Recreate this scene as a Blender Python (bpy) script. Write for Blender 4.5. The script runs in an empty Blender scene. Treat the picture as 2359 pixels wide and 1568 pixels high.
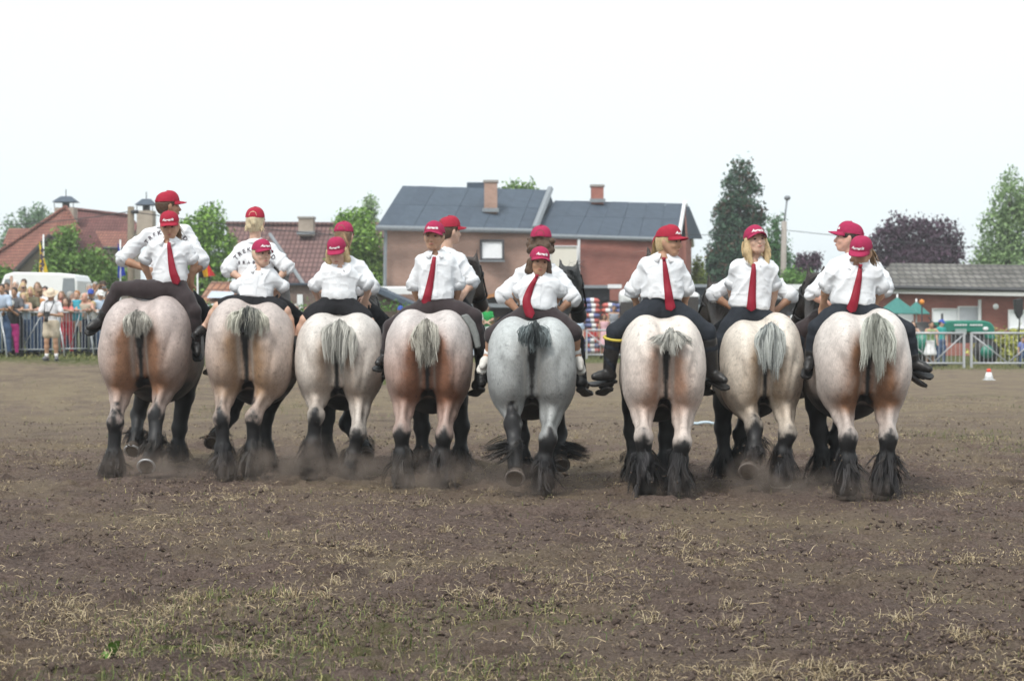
import bpy, math, random
import numpy as np
from mathutils import Vector, Matrix, Euler
from mathutils.bvhtree import BVHTree

random.seed(7)
RNG = np.random.default_rng(7)
SC = bpy.context.scene
COL = SC.collection

# ------------------------------------------------------------------ camera
HC = 1.60                       # eye height of the photographer
FPX = 3930.0                    # focal length in pixels of a 2358 px wide frame
PITCH = math.atan(54.0 / FPX)
cam_data = bpy.data.cameras.new('camera')
cam_data.sensor_width = 36.0
cam_data.lens = 36.0 * FPX / 2358.0
cam_data.clip_start = 0.1
cam_data.clip_end = 3000.0
cam_data.dof.use_dof = True
cam_data.dof.focus_distance = 11.8
cam_data.dof.aperture_fstop = 3.6
cam = bpy.data.objects.new('camera', cam_data)
COL.objects.link(cam)
cam.location = (0, 0, HC)
cam.rotation_euler = (math.pi / 2 - PITCH, 0, 0)
SC.camera = cam

# ------------------------------------------------------------------ sky and sun
SUN_EL, SUN_AZ = math.radians(54), math.radians(205)     # azimuth clockwise from +Y
world = bpy.data.worlds.new('World')
SC.world = world
world.use_nodes = True
wn, wl = world.node_tree.nodes, world.node_tree.links
wn.clear()
sky = wn.new('ShaderNodeTexSky')
sky.sky_type = 'NISHITA'
sky.sun_disc = False
sky.sun_elevation = SUN_EL
sky.sun_rotation = SUN_AZ
sky.air_density = 1.0
sky.dust_density = 6.0
sky.ozone_density = 1.0
hs = wn.new('ShaderNodeHueSaturation')
hs.inputs['Saturation'].default_value = 0.22             # thin white summer overcast
hs.inputs['Value'].default_value = 1.0
veil = wn.new('ShaderNodeMix')
veil.data_type = 'RGBA'
veil.inputs[0].default_value = 0.75
veil.inputs[7].default_value = (8.9, 9.75, 10.05, 1)
bg = wn.new('ShaderNodeBackground')
bg.inputs['Strength'].default_value = 0.082
wo = wn.new('ShaderNodeOutputWorld')
wl.new(sky.outputs[0], hs.inputs['Color'])
wl.new(hs.outputs[0], veil.inputs[6])
wl.new(veil.outputs[2], bg.inputs['Color'])
wl.new(bg.outputs[0], wo.inputs['Surface'])

sun_data = bpy.data.lights.new('sun', 'SUN')
sun_data.energy = 1.5
sun_data.angle = math.radians(11)
sun_data.color = (1.0, 0.955, 0.89)
sun = bpy.data.objects.new('sun', sun_data)
COL.objects.link(sun)
sdir = Vector((math.sin(SUN_AZ) * math.cos(SUN_EL), math.cos(SUN_AZ) * math.cos(SUN_EL), math.sin(SUN_EL)))
sun.rotation_euler = sdir.to_track_quat('Z', 'Y').to_euler()

vs = SC.view_settings
vs.view_transform = 'Standard'
vs.look = 'None'
vs.exposure = 0.76
vs.gamma = 1.0
vs.use_curve_mapping = False
SC.cycles.use_denoising = True
SC.cycles.max_bounces = 6
SC.cycles.volume_step_rate = 2.0
SC.cycles.volume_max_steps = 64

# ------------------------------------------------------------------ helpers
_ct, _st = math.cos(PITCH), math.sin(PITCH)
def P(px, py, Y):
    """Point at distance Y in front of the camera position for a position measured in the photograph."""
    a, b = (px - 1179.0) / FPX, -(py - 784.0) / FPX
    d = np.array([a, _ct + b * _st, -_st + b * _ct])
    return np.array([0, 0, HC]) + d * (Y / d[1])
def GY(py):
    """Distance of a ground point seen at photo row py."""
    b = -(py - 784.0) / FPX
    return -HC / (-_st + b * _ct) * (_ct + b * _st)
def A(*v): return np.array(v, float)
def lin(r, g, b):
    f = lambda c: (c / 255 / 12.92) if c <= 10 else ((c / 255 + .055) / 1.055) ** 2.4
    return (f(r), f(g), f(b))
def norm(v):
    v = np.asarray(v, float); n = np.linalg.norm(v)
    return v / n if n > 1e-9 else v
def lerp(a, b, t): return a + (b - a) * t

def _hash(i, j, k, s):
    h = (i * 374761393 + j * 668265263 + k * 1274126177 + s * 2246822519) & 0xffffffff
    h = ((h ^ (h >> 13)) * 1274126177) & 0xffffffff
    return ((h ^ (h >> 16)) & 0xffff) / 65535.0
def vnoise(p, freq=1.0, seed=0):
    q = np.asarray(p, float) * freq
    i = np.floor(q).astype(np.int64); f = q - i; f = f * f * (3 - 2 * f)
    out = 0
    for dx in (0, 1):
        for dy in (0, 1):
            for dz in (0, 1):
                w = (f[:, 0] if dx else 1 - f[:, 0]) * (f[:, 1] if dy else 1 - f[:, 1]) * (f[:, 2] if dz else 1 - f[:, 2])
                out = out + w * _hash(i[:, 0] + dx, i[:, 1] + dy, i[:, 2] + dz, seed)
    return out * 2 - 1
def fbm(p, freq, octaves=3, seed=0):
    o, a, t = 0, 1.0, 0
    for k in range(octaves):
        o = o + a * vnoise(p, freq * 2 ** k, seed + k); t += a; a *= .5
    return o / t

def raw_mesh(name, V, F):
    V = np.ascontiguousarray(V, dtype=np.float32)
    me = bpy.data.meshes.new(name)
    if isinstance(F, np.ndarray) and F.ndim == 2:
        n, k = F.shape
        me.vertices.add(len(V)); me.vertices.foreach_set('co', V.ravel())
        me.loops.add(n * k); me.loops.foreach_set('vertex_index', np.ascontiguousarray(F, dtype=np.int32).ravel())
        me.polygons.add(n)
        me.polygons.foreach_set('loop_start', np.arange(0, n * k, k, dtype=np.int32))
        me.update(calc_edges=True)
    else:
        me.from_pydata([tuple(v) for v in V], [], [tuple(int(i) for i in f) for f in F])
        me.update()
    return me
def set_col(me, col):
    a = me.color_attributes.new('coat', 'FLOAT_COLOR', 'POINT')
    c = np.ones((len(me.vertices), 4), np.float32); c[:, :3] = col
    a.data.foreach_set('color', c.ravel())
def link(name, me, mat=None, parent=None, smooth=True):
    if mat is not None and not me.materials: me.materials.append(mat)
    if smooth and len(me.polygons): me.polygons.foreach_set('use_smooth', np.ones(len(me.polygons), bool))
    o = bpy.data.objects.new(name, me); COL.objects.link(o)
    if parent is not None: o.parent = parent
    return o
def root_of(o):
    while o.parent is not None: o = o.parent
    return o
def off_of(parent):
    """World offset of a parent chain (only translations are used)."""
    t = np.zeros(3)
    while parent is not None:
        t = t + np.array(parent.location); parent = parent.parent
    return t
def obj(name, V, F, mat, parent=None, smooth=True, col=None):
    """Mesh object from world-space vertices, stored relative to its parent."""
    V = np.asarray(V, float)
    if parent is not None: V = V - off_of(parent)
    me = raw_mesh(name, V, F)
    if col is not None: set_col(me, col)
    return link(name, me, mat, parent, smooth)
def tag(o, label=None, cat=None, group=None, kind=None):
    if label: o['label'] = label
    if cat: o['category'] = cat
    if group: o['group'] = group
    if kind: o['kind'] = kind
    return o
def empty(name, loc, label=None, cat=None, group=None, kind=None):
    o = bpy.data.objects.new(name, None); COL.objects.link(o)
    o.location = tuple(float(v) for v in loc); o.empty_display_size = .2
    return tag(o, label, cat, group, kind)

class MB:
    """Collects polygons of one piece."""
    def __init__(s): s.v, s.f = [], []
    def add(s, V, F):
        n = len(s.v); s.v += [tuple(map(float, v)) for v in V]; s.f += [tuple(i + n for i in f) for f in F]; return s
    def box(s, lo, hi, M=None):
        x0, y0, z0 = lo; x1, y1, z1 = hi
        V = [A(x, y, z) for z in (z0, z1) for (x, y) in ((x0, y0), (x1, y0), (x1, y1), (x0, y1))]
        if M is not None: V = [M(v) for v in V]
        return s.add(V, [(3, 2, 1, 0), (4, 5, 6, 7), (0, 1, 5, 4), (1, 2, 6, 5), (2, 3, 7, 6), (3, 0, 4, 7)])
    def tube(s, pts, r, n=8, caps=True):
        pts = [A(*p) for p in pts]; rr = r if hasattr(r, '__len__') else [r] * len(pts)
        base = len(s.v); prev = None
        for i, p in enumerate(pts):
            t = norm((pts[min(i + 1, len(pts) - 1)] - pts[max(i - 1, 0)]))
            if prev is None:
                u = np.cross(t, A(0, 0, 1) if abs(t[2]) < .9 else A(1, 0, 0))
            else: u = prev - t * np.dot(prev, t)
            u = norm(u); prev = u; w = np.cross(t, u)
            for k in range(n):
                a = 2 * math.pi * k / n
                s.v.append(tuple(p + (u * math.cos(a) + w * math.sin(a)) * rr[i]))
        for i in range(len(pts) - 1):
            for k in range(n):
                k2 = (k + 1) % n
                s.f.append((base + i * n + k, base + i * n + k2, base + (i + 1) * n + k2, base + (i + 1) * n + k))
        if caps:
            s.f.append(tuple(base + k for k in reversed(range(n))))
            s.f.append(tuple(base + (len(pts) - 1) * n + k for k in range(n)))
        return s
    def prism(s, poly, ext):
        """poly: list of 3D points, ext: extrusion vector."""
        n = len(poly); e = A(*ext)
        V = [A(*p) for p in poly] + [A(*p) + e for p in poly]
        return s.add(V, [tuple(reversed(range(n))), tuple(range(n, 2 * n))] + [(k, (k + 1) % n, n + (k + 1) % n, n + k) for k in range(n)])
    def ball(s, c, r, nu=10, nv=7):
        c = A(*c); r = r if hasattr(r, '__len__') else (r, r, r)
        b = len(s.v)
        s.v.append(tuple(c + A(0, 0, r[2])))
        for i in range(1, nv):
            t = math.pi * i / nv
            for k in range(nu):
                a = 2 * math.pi * k / nu
                s.v.append(tuple(c + A(r[0] * math.sin(t) * math.cos(a), r[1] * math.sin(t) * math.sin(a), r[2] * math.cos(t))))
        s.v.append(tuple(c - A(0, 0, r[2])))
        for k in range(nu): s.f.append((b, b + 1 + k, b + 1 + (k + 1) % nu))
        for i in range(nv - 2):
            for k in range(nu):
                a0 = b + 1 + i * nu; s.f.append((a0 + k, a0 + nu + k, a0 + nu + (k + 1) % nu, a0 + (k + 1) % nu))
        e = len(s.v) - 1; a0 = b + 1 + (nv - 2) * nu
        for k in range(nu): s.f.append((e, a0 + (k + 1) % nu, a0 + k))
        return s
    def build(s, name, mat, parent=None, smooth=False):
        return obj(name, s.v, s.f, mat, parent, smooth)

def ribbons(name, lines, mat, parent=None, kind=None):
    """lines: list of (points Nx3, widths N, colour, side vector) -> one mesh of thin hair or grass blades."""
    Vs, Fs, Cs, n = [], [], [], 0
    for pts, w, c, side in lines:
        pts = np.asarray(pts, float); m = len(pts); side = np.asarray(side, float)
        w = np.asarray(w, float)[:, None]
        V = np.empty((2 * m, 3)); V[0::2] = pts - side * w; V[1::2] = pts + side * w
        i = np.arange(m - 1) * 2 + n
        Fs.append(np.stack([i, i + 1, i + 3, i + 2], 1)); Vs.append(V); n += 2 * m
        c = np.asarray(c, float)
        if c.ndim == 1: C = np.repeat(c[None], 2 * m, 0)
        else: C = np.repeat(c, 2, 0)
        Cs.append(C)
    o = obj(name, np.concatenate(Vs), np.concatenate(Fs), mat, parent, True, np.concatenate(Cs))
    if kind: o['kind'] = kind
    return o

# ------------------------------------------------------------------ implicit surfaces
class SDF:
    def __init__(s, vox): s.vox, s.p = vox, []
    def cone(s, a, b, ra, rb, k=.03, sub=False): s.p.append(('c', A(*a), A(*b), ra, rb, k, sub)); return s
    def ell(s, c, r, k=.03, M=None, sub=False): s.p.append(('e', A(*c), A(*r), None if M is None else np.array(M, float), 0, k, sub)); return s
    def _bb(s, p):
        if p[0] == 'c':
            return np.minimum(p[1] - p[3], p[2] - p[4]), np.maximum(p[1] + p[3], p[2] + p[4])
        r = p[2] if p[3] is None else np.sqrt(((p[3].T * p[2][None, :]) ** 2).sum(1))
        return p[1] - r, p[1] + r
    def mesh(s, cut=None):
        v = s.vox
        add = [p for p in s.p if not p[6]]
        lo = np.min([s._bb(p)[0] for p in add], 0) - 3 * v
        hi = np.max([s._bb(p)[1] for p in add], 0) + 3 * v
        n = np.ceil((hi - lo) / v).astype(int) + 1
        g = np.full(n, 1.0, np.float32)
        ax = [lo[i] + v * np.arange(n[i]) for i in range(3)]
        for p in s.p:
            k = p[5]; b0, b1 = s._bb(p); m = k + 2.5 * v
            i0 = np.maximum(np.floor((b0 - m - lo) / v).astype(int), 0)
            i1 = np.minimum(np.ceil((b1 + m - lo) / v).astype(int) + 1, n)
            if (i1 <= i0).any(): continue
            X = ax[0][i0[0]:i1[0], None, None]; Y = ax[1][None, i0[1]:i1[1], None]; Z = ax[2][None, None, i0[2]:i1[2]]
            if p[0] == 'c':
                a, b = p[1], p[2]; ba = b - a; L = max(float(ba @ ba), 1e-9)
                x, y, z = X - a[0], Y - a[1], Z - a[2]
                t = np.clip((x * ba[0] + y * ba[1] + z * ba[2]) / L, 0, 1)
                d = np.sqrt((x - t * ba[0]) ** 2 + (y - t * ba[1]) ** 2 + (z - t * ba[2]) ** 2) - (p[3] + (p[4] - p[3]) * t)
            else:
                x, y, z = X - p[1][0], Y - p[1][1], Z - p[1][2]
                if p[3] is not None:
                    M = p[3]
                    x, y, z = (M[0, 0] * x + M[0, 1] * y + M[0, 2] * z, M[1, 0] * x + M[1, 1] * y + M[1, 2] * z, M[2, 0] * x + M[2, 1] * y + M[2, 2] * z)
                r = p[2]
                k0 = np.sqrt((x / r[0]) ** 2 + (y / r[1]) ** 2 + (z / r[2]) ** 2)
                k1 = np.sqrt((x / r[0] ** 2) ** 2 + (y / r[1] ** 2) ** 2 + (z / r[2] ** 2) ** 2) + 1e-6
                d = k0 * (k0 - 1) / k1
            G = g[i0[0]:i1[0], i0[1]:i1[1], i0[2]:i1[2]]
            if p[6]:
                d = -d; h = np.maximum(k - np.abs(G - d), 0) / k
                G[...] = np.maximum(G, d) + h * h * k * .25
            else:
                h = np.maximum(k - np.abs(G - d), 0) / k
                G[...] = np.minimum(G, d) - h * h * k * .25
        if cut is not None:
            for (pt, nn) in cut:      # keep the side the normal points away from
                d = (ax[0][:, None, None] - pt[0]) * nn[0] + (ax[1][None, :, None] - pt[1]) * nn[1] + (ax[2][None, None, :] - pt[2]) * nn[2]
                np.maximum(g, d.astype(np.float32), out=g)
        return surface_nets(g, lo, v)

def surface_nets(g, lo, v):
    ins = g < 0
    c = ins[:-1, :-1, :-1].astype(np.int8)
    for dx in (0, 1):
        for dy in (0, 1):
            for dz in (0, 1):
                if dx or dy or dz:
                    c = c + ins[dx:ins.shape[0] - 1 + dx, dy:ins.shape[1] - 1 + dy, dz:ins.shape[2] - 1 + dz]
    act = (c > 0) & (c < 8)
    I = np.argwhere(act)
    idx = np.full(act.shape, -1, np.int32); idx[act] = np.arange(len(I))
    corner = {}
    for dx in (0, 1):
        for dy in (0, 1):
            for dz in (0, 1):
                corner[(dx, dy, dz)] = g[I[:, 0] + dx, I[:, 1] + dy, I[:, 2] + dz]
    S = np.zeros((len(I), 3)); N = np.zeros(len(I))
    for a in corner:
        for d in range(3):
            if a[d] == 0:
                b = tuple(a[i] + (1 if i == d else 0) for i in range(3))
                va, vb = corner[a], corner[b]
                m = (va < 0) != (vb < 0)
                t = np.where(m, va / np.where(m, va - vb, 1), 0)
                pt = np.repeat(np.array(a, float)[None], len(I), 0); pt[:, d] += t
                S[m] += pt[m]; N[m] += 1
    V = lo + v * (I + S / N[:, None])
    F = []
    for d in range(3):
        e, f = [(1, 2), (2, 0), (0, 1)][d]
        s0 = [slice(0, -1)] * 3; s1 = [slice(0, -1)] * 3
        a = ins; sh = list(ins.shape)
        A0 = np.take(a, np.arange(sh[d] - 1), d); A1 = np.take(a, np.arange(1, sh[d]), d)
        E = np.argwhere(A0 != A1)
        ok = (E[:, e] > 0) & (E[:, f] > 0) & (E[:, e] < sh[e] - 1) & (E[:, f] < sh[f] - 1)
        E = E[ok]
        if not len(E): continue
        fl = A0[E[:, 0], E[:, 1], E[:, 2]]
        def at(de, df):
            q = E.copy(); q[:, e] += de; q[:, f] += df
            return idx[q[:, 0], q[:, 1], q[:, 2]]
        q = np.stack([at(-1, -1), at(0, -1), at(0, 0), at(-1, 0)], 1)
        q[~fl] = q[~fl][:, ::-1]
        F.append(q)
    F = np.concatenate(F)
    F = F[(F >= 0).all(1)]
    return V, F
def normals(V, F):
    n = np.cross(V[F[:, 2]] - V[F[:, 0]], V[F[:, 3]] - V[F[:, 1]])
    N = np.zeros_like(V)
    for k in range(4): np.add.at(N, F[:, k], n)
    return N / (np.linalg.norm(N, axis=1)[:, None] + 1e-12)

# ------------------------------------------------------------------ materials
MATS = {}
def mat(key, col=(.5, .5, .5), rough=.7, var=.12, scale=8.0, bump=0.0, bscale=60.0, attr=False, metal=0.0, spec=.35, sss=0.0, col2=None, detail=4.0, stretch=None, trans=0.0, alpha=1.0, sheen=0.0):
    if key in MATS: return MATS[key]
    m = bpy.data.materials.new(key); m.use_nodes = True
    n, l = m.node_tree.nodes, m.node_tree.links
    b = n['Principled BSDF']
    b.inputs['Roughness'].default_value = rough
    b.inputs['Metallic'].default_value = metal
    b.inputs['Specular IOR Level'].default_value = spec
    if sss: 
        b.inputs['Subsurface Weight'].default_value = sss
        b.inputs['Subsurface Radius'].default_value = (.02, .008, .004)
        b.inputs['Subsurface Scale'].default_value = .4
    if sheen: b.inputs['Sheen Weight'].default_value = sheen
    if trans: b.inputs['Transmission Weight'].default_value = trans
    tc = n.new('ShaderNodeTexCoord'); src = tc.outputs['Object']
    if stretch:
        mp = n.new('ShaderNodeMapping'); mp.inputs['Scale'].default_value = stretch
        l.new(src, mp.inputs['Vector']); src = mp.outputs['Vector']
    nz = n.new('ShaderNodeTexNoise'); nz.inputs['Scale'].default_value = scale; nz.inputs['Detail'].default_value = detail
    l.new(src, nz.inputs['Vector'])
    if attr:
        at = n.new('ShaderNodeAttribute'); at.attribute_name = 'coat'; base = at.outputs['Color']
    else:
        rgb = n.new('ShaderNodeRGB'); rgb.outputs[0].default_value = (*col, 1); base = rgb.outputs[0]
    if col2 is not None:
        mx = n.new('ShaderNodeMix'); mx.data_type = 'RGBA'; mx.inputs[7].default_value = (*col2, 1)
        rp = n.new('ShaderNodeMapRange'); rp.inputs[1].default_value = .42; rp.inputs[2].default_value = .62
        l.new(nz.outputs['Fac'], rp.inputs[0]); l.new(rp.outputs[0], mx.inputs[0]); l.new(base, mx.inputs[6]); base = mx.outputs[2]
    mr = n.new('ShaderNodeMapRange'); mr.inputs[1].default_value = .25; mr.inputs[2].default_value = .75
    mr.inputs[3].default_value = 1 - var; mr.inputs[4].default_value = 1 + var
    nz2 = n.new('ShaderNodeTexNoise'); nz2.inputs['Scale'].default_value = scale * 2.7; nz2.inputs['Detail'].default_value = detail
    l.new(src, nz2.inputs['Vector']); l.new(nz2.outputs['Fac'], mr.inputs[0])
    vm = n.new('ShaderNodeVectorMath'); vm.operation = 'SCALE'
    l.new(base, vm.inputs[0]); l.new(mr.outputs[0], vm.inputs['Scale'])
    l.new(vm.outputs[0], b.inputs['Base Color'])
    if bump:
        nb = n.new('ShaderNodeTexNoise'); nb.inputs['Scale'].default_value = bscale; nb.inputs['Detail'].default_value = 3
        l.new(src, nb.inputs['Vector'])
        bp = n.new('ShaderNodeBump'); bp.inputs['Strength'].default_value = bump; bp.inputs['Distance'].default_value = .02
        l.new(nb.outputs['Fac'], bp.inputs['Height']); l.new(bp.outputs[0], b.inputs['Normal'])
    MATS[key] = m
    return m
# ------------------------------------------------------------------ ground
def ground_h(x, y):
    """Bank on the left where the crowd stands; the rest is level."""
    sm = lambda a, b, t: np.clip((t - a) / (b - a), 0, 1) ** 2 * (3 - 2 * np.clip((t - a) / (b - a), 0, 1))
    return .64 * sm(27, 39.5, y) * sm(-1.0, -9.0, x) * (1 - 0 * x)
def soil_material():
    m = bpy.data.materials.new('trampled_soil'); m.use_nodes = True
    n, l = m.node_tree.nodes, m.node_tree.links; b = n['Principled BSDF']
    b.inputs['Roughness'].default_value = .95; b.inputs['Specular IOR Level'].default_value = .1
    geo = n.new('ShaderNodeNewGeometry')
    def noise(sc, det=5, rough=.6):
        q = n.new('ShaderNodeTexNoise'); q.inputs['Scale'].default_value = sc; q.inputs['Detail'].default_value = det; q.inputs['Roughness'].default_value = rough
        l.new(geo.outputs['Position'], q.inputs['Vector']); return q.outputs['Fac']
    def ramp(f, stops):
        r = n.new('ShaderNodeValToRGB'); e = r.color_ramp.elements
        while len(e) < len(stops): e.new(.5)
        for i, (p, c) in enumerate(stops): e[i].position = p; e[i].color = (*c, 1)
        l.new(f, r.inputs[0]); return r.outputs[0]
    def mix(f, a, bcol):
        q = n.new('ShaderNodeMix'); q.data_type = 'RGBA'
        l.new(f, q.inputs[0]); l.new(a, q.inputs[6])
        if isinstance(bcol, tuple): q.inputs[7].default_value = (*bcol, 1)
        else: l.new(bcol, q.inputs[7])
        return q.outputs[2]
    def rng_(f, a, b2, c=0., d=1.):
        q = n.new('ShaderNodeMapRange'); q.inputs[1].default_value = a; q.inputs[2].default_value = b2; q.inputs[3].default_value = c; q.inputs[4].default_value = d
        l.new(f, q.inputs[0]); return q.outputs[0]
    base = ramp(noise(.9, 6), [(.3, (.084, .060, .051)), (.5, (.144, .104, .089)), (.7, (.212, .158, .134))])
    fine = ramp(noise(38, 8, .75), [(.30, (.026, .019, .016)), (.46, (.130, .094, .080)), (.66, (.30, .225, .188))])
    c = mix(rng_(noise(2.2), .3, .7, .5, .9), base, fine)
    c = mix(rng_(noise(.42, 5, .65), .46, .66, 0., .60), c, (.245, .196, .122))
    straw = rng_(noise(55, 4, .8), .62, .70)
    patch = rng_(noise(.55, 4), .44, .64)
    mm = n.new('ShaderNodeMath'); mm.operation = 'MULTIPLY'; l.new(straw, mm.inputs[0]); l.new(patch, mm.inputs[1])
    c = mix(mm.outputs[0], c, (.30, .235, .145))
    c = mix(rng_(noise(1.15, 5, .65), .57, .70, 0., .62), c, (.046, .032, .028))
    # grass: worn turf that has survived in patches, and the turf by the barriers
    at = n.new('ShaderNodeAttribute'); at.attribute_name = 'coat'
    sp = n.new('ShaderNodeSeparateColor'); l.new(at.outputs['Color'], sp.inputs[0])
    sb = n.new('ShaderNodeMath'); sb.operation = 'MULTIPLY'; l.new(sp.outputs[1], sb.inputs[0]); l.new(rng_(noise(1.7, 6, .75), .38, .60, .12, .85), sb.inputs[1])
    c = mix(sb.outputs[0], c, (.275, .222, .148))
    gr = ramp(noise(9, 6, .7), [(.3, (.050, .068, .022)), (.5, (.100, .115, .040)), (.7, (.205, .190, .085))])
    gp = n.new('ShaderNodeMath'); gp.operation = 'ADD'; l.new(sp.outputs[0], gp.inputs[0])
    l.new(rng_(noise(7, 4), .35, .65, -.35, .35), gp.inputs[1])
    c = mix(rng_(gp.outputs[0], .35, .75), c, gr)
    l.new(c, b.inputs['Base Color'])
    bp = n.new('ShaderNodeBump'); bp.inputs['Strength'].default_value = 1.0; bp.inputs['Distance'].default_value = .06
    l.new(noise(26, 8, .75), bp.inputs['Height']); l.new(bp.outputs[0], b.inputs['Normal'])
    return m
M_SOIL = soil_material()
def grass_amount(x, y):
    P3 = np.stack([x, y, 0 * x], 1)
    n = fbm(P3, .33, 3, 21)
    a = np.clip((n - .36) * 1.8, 0, .36) * (y < 55)
    sm = lambda p, q, t: np.clip((t - p) / (q - p), 0, 1)
    a = np.maximum(a, sm(36.6, 39.0, y + .9 * vnoise(P3, .8, 3)) * (x < -2.5))           # verge under the crowd
    a = np.maximum(a, sm(58, 62, y + 2 * vnoise(P3, .4, 4)))
    a = np.maximum(a, .75 * sm(50, 53, y + 2 * vnoise(P3, .4, 4)) * (x > 9))
    a = np.maximum(a, .42 * sm(8.0, 7.5, y + .35 * n) * sm(-2.4, -1.6, x) * sm(.3, -.8, x))
    return a
def ground_height(x, y, near=True):
    P3 = np.stack([x, y, 0 * x], 1)
    z = ground_h(x, y)
    z = z + .030 * fbm(P3, .55, 3, 1) + .022 * fbm(P3, 2.6, 3, 2)
    return z + (.016 * fbm(P3, 9, 2, 5) + .010 * np.abs(fbm(P3, 22, 2, 8)) if near else 0)
# far sheet to the horizon, with a coarse-to-fine set of rows
xs = np.concatenate([-np.geomspace(900, 16, 14), np.linspace(-15, 22, 75), np.geomspace(23, 900, 14)])
ys = np.concatenate([[-40, -10, 0, 3, 5], np.linspace(6, 72, 134), np.geomspace(75, 1500, 18)])
X, Y = np.meshgrid(xs, ys, indexing='ij'); x, y = X.ravel(), Y.ravel()
FN = dict(x0=-6.6, x1=6.6, y0=6.4, y1=22.5)
z = ground_h(x, y) + .03 * fbm(np.stack([x, y, 0 * x], 1), .55, 3, 1)
inn = (x > FN['x0'] + .5) & (x < FN['x1'] - .5) & (y > FN['y0'] + .5) & (y < FN['y1'] - .5)
z = z - .20 * inn
nx, ny = len(xs), len(ys)
I = (np.arange(nx - 1)[:, None] * ny + np.arange(ny - 1)[None, :]).ravel()
FQ = np.stack([I, I + ny, I + ny + 1, I + 1], 1)
ga = grass_amount(x, y); GC = np.stack([ga, np.clip((y - 17) / 14, 0, 1) * (x > -30), ga], 1)
far_ground = obj('ground', np.stack([x, y, z - .012], 1), FQ, M_SOIL, None, True, GC); far_ground['kind'] = 'structure'
# trampled arena soil near the camera, with clods and hoof marks as real relief
gx = np.arange(FN['x0'], FN['x1'], .034); gy = np.arange(FN['y0'], FN['y1'], .034)
X, Y = np.meshgrid(gx, gy, indexing='ij'); x, y = X.ravel(), Y.ravel()
z = ground_height(x, y)
for i in range(520):
    px, py = RNG.uniform(FN['x0'], FN['x1']), RNG.uniform(FN['y0'], FN['y1'])
    m = (np.abs(x - px) < .35) & (np.abs(y - py) < .35)
    r = np.hypot(x[m] - px, (y[m] - py)) / RNG.uniform(.08, .14)
    z[m] += -RNG.uniform(.035, .085) * np.exp(-r ** 4) + RNG.uniform(.012, .035) * np.exp(-((r - 1.45) / .4) ** 2)
for i in range(2600):
    px, py = RNG.uniform(FN['x0'], FN['x1']), RNG.uniform(FN['y0'], FN['y1'])
    m = (np.abs(x - px) < .08) & (np.abs(y - py) < .08); s = RNG.uniform(.015, .04)
    z[m] += s * .9 * np.exp(-(np.hypot(x[m] - px, y[m] - py) / s) ** 2)
eb = np.minimum.reduce([x - FN['x0'], FN['x1'] - x, y - FN['y0'], FN['y1'] - y])
z = np.where(eb < .3, z - .16 * (1 - eb / .3), z)
ny = len(gy); nx = len(gx)
I = (np.arange(nx - 1)[:, None] * ny + np.arange(ny - 1)[None, :]).ravel()
ga = grass_amount(x, y)
near_ground = obj('arena_ground', np.stack([x, y, z], 1), np.stack([I, I + ny, I + ny + 1, I + 1], 1), M_SOIL, None, True, np.stack([ga, np.clip((y - 17) / 14, 0, 1), ga], 1)); near_ground['kind'] = 'structure'
_gz = z.reshape(nx, ny)
def gz(x, y):
    if FN['x0'] + .4 < x < FN['x1'] - .4 and FN['y0'] + .4 < y < FN['y1'] - .4:
        return _gz[int((x - FN['x0']) / .034), int((y - FN['y0']) / .034)]
    return float(ground_h(np.array([x]), np.array([y]))[0])

# straw litter and surviving grass
M_BLADE = mat('dry_blade', rough=.8, var=.2, scale=30, attr=True, spec=.2)
def blades(name, x, y, z, L, az, tilt, bend, w, C, label):
    """Thin stems as three-point ribbons, all in one mesh of uncountable litter."""
    n = len(x); p = np.stack([x, y, z], 1)
    d = np.stack([np.cos(az) * np.cos(tilt), np.sin(az) * np.cos(tilt), np.sin(tilt)], 1)
    s0 = np.stack([-np.sin(az), np.cos(az), 0 * az], 1)
    rot = RNG.normal(0, .7, n)[:, None]; side = s0 + np.array([0, 0, 1.]) * rot; side /= np.linalg.norm(side, axis=1)[:, None]
    p1 = p + d * (L * .5)[:, None] + s0 * (L * bend)[:, None] + np.array([0, 0, .01])
    p2 = p + d * L[:, None] - np.array([0, 0, .25]) * (L * np.sin(tilt))[:, None]
    V = np.empty((n, 6, 3))
    for k, (q, ww) in enumerate(((p, 1.), (p1, .9), (p2, .35))):
        V[:, 2 * k] = q - side * (w * ww)[:, None]; V[:, 2 * k + 1] = q + side * (w * ww)[:, None]
    i = np.arange(n) * 6
    F = np.concatenate([np.stack([i, i + 1, i + 3, i + 2], 1), np.stack([i + 2, i + 3, i + 5, i + 4], 1)])
    o = obj(name, V.reshape(-1, 3), F, M_BLADE, None, True, np.repeat(C, 6, 0)); tag(o, label, None, None, 'stuff'); return o
def spots(n, lo, hi, keep, half=.33):
    xs, ys, tot = [], [], 0
    while tot < n:
        y = lo * (hi / lo) ** RNG.random(60000); x = RNG.uniform(-half, half, 60000) * y
        k = RNG.random(60000) < keep(x, y); xs.append(x[k]); ys.append(y[k]); tot += k.sum()
    x, y = np.concatenate(xs)[:n], np.concatenate(ys)[:n]
    z = ground_h(x, y)
    m = (x > FN['x0'] + .4) & (x < FN['x1'] - .4) & (y > FN['y0'] + .4) & (y < FN['y1'] - .4)
    z[m] = _gz[((x[m] - FN['x0']) / .034).astype(int), ((y[m] - FN['y0']) / .034).astype(int)]
    return x, y, z
N = 40000
x, y, z = spots(N, 7.0, 34, lambda x, y: .16 + 1.3 * np.clip(fbm(np.stack([x, y, 0 * x], 1), .8, 3, 31), 0, 1))
L = RNG.uniform(.012, .055, N) * np.where(RNG.random(N) < .06, 2.8, 1)
mixv = RNG.random((N, 1)); C = lerp(A(.21, .15, .085), A(.52, .42, .27), mixv ** 1.2) * RNG.uniform(.5, 1.05, (N, 1))
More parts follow.
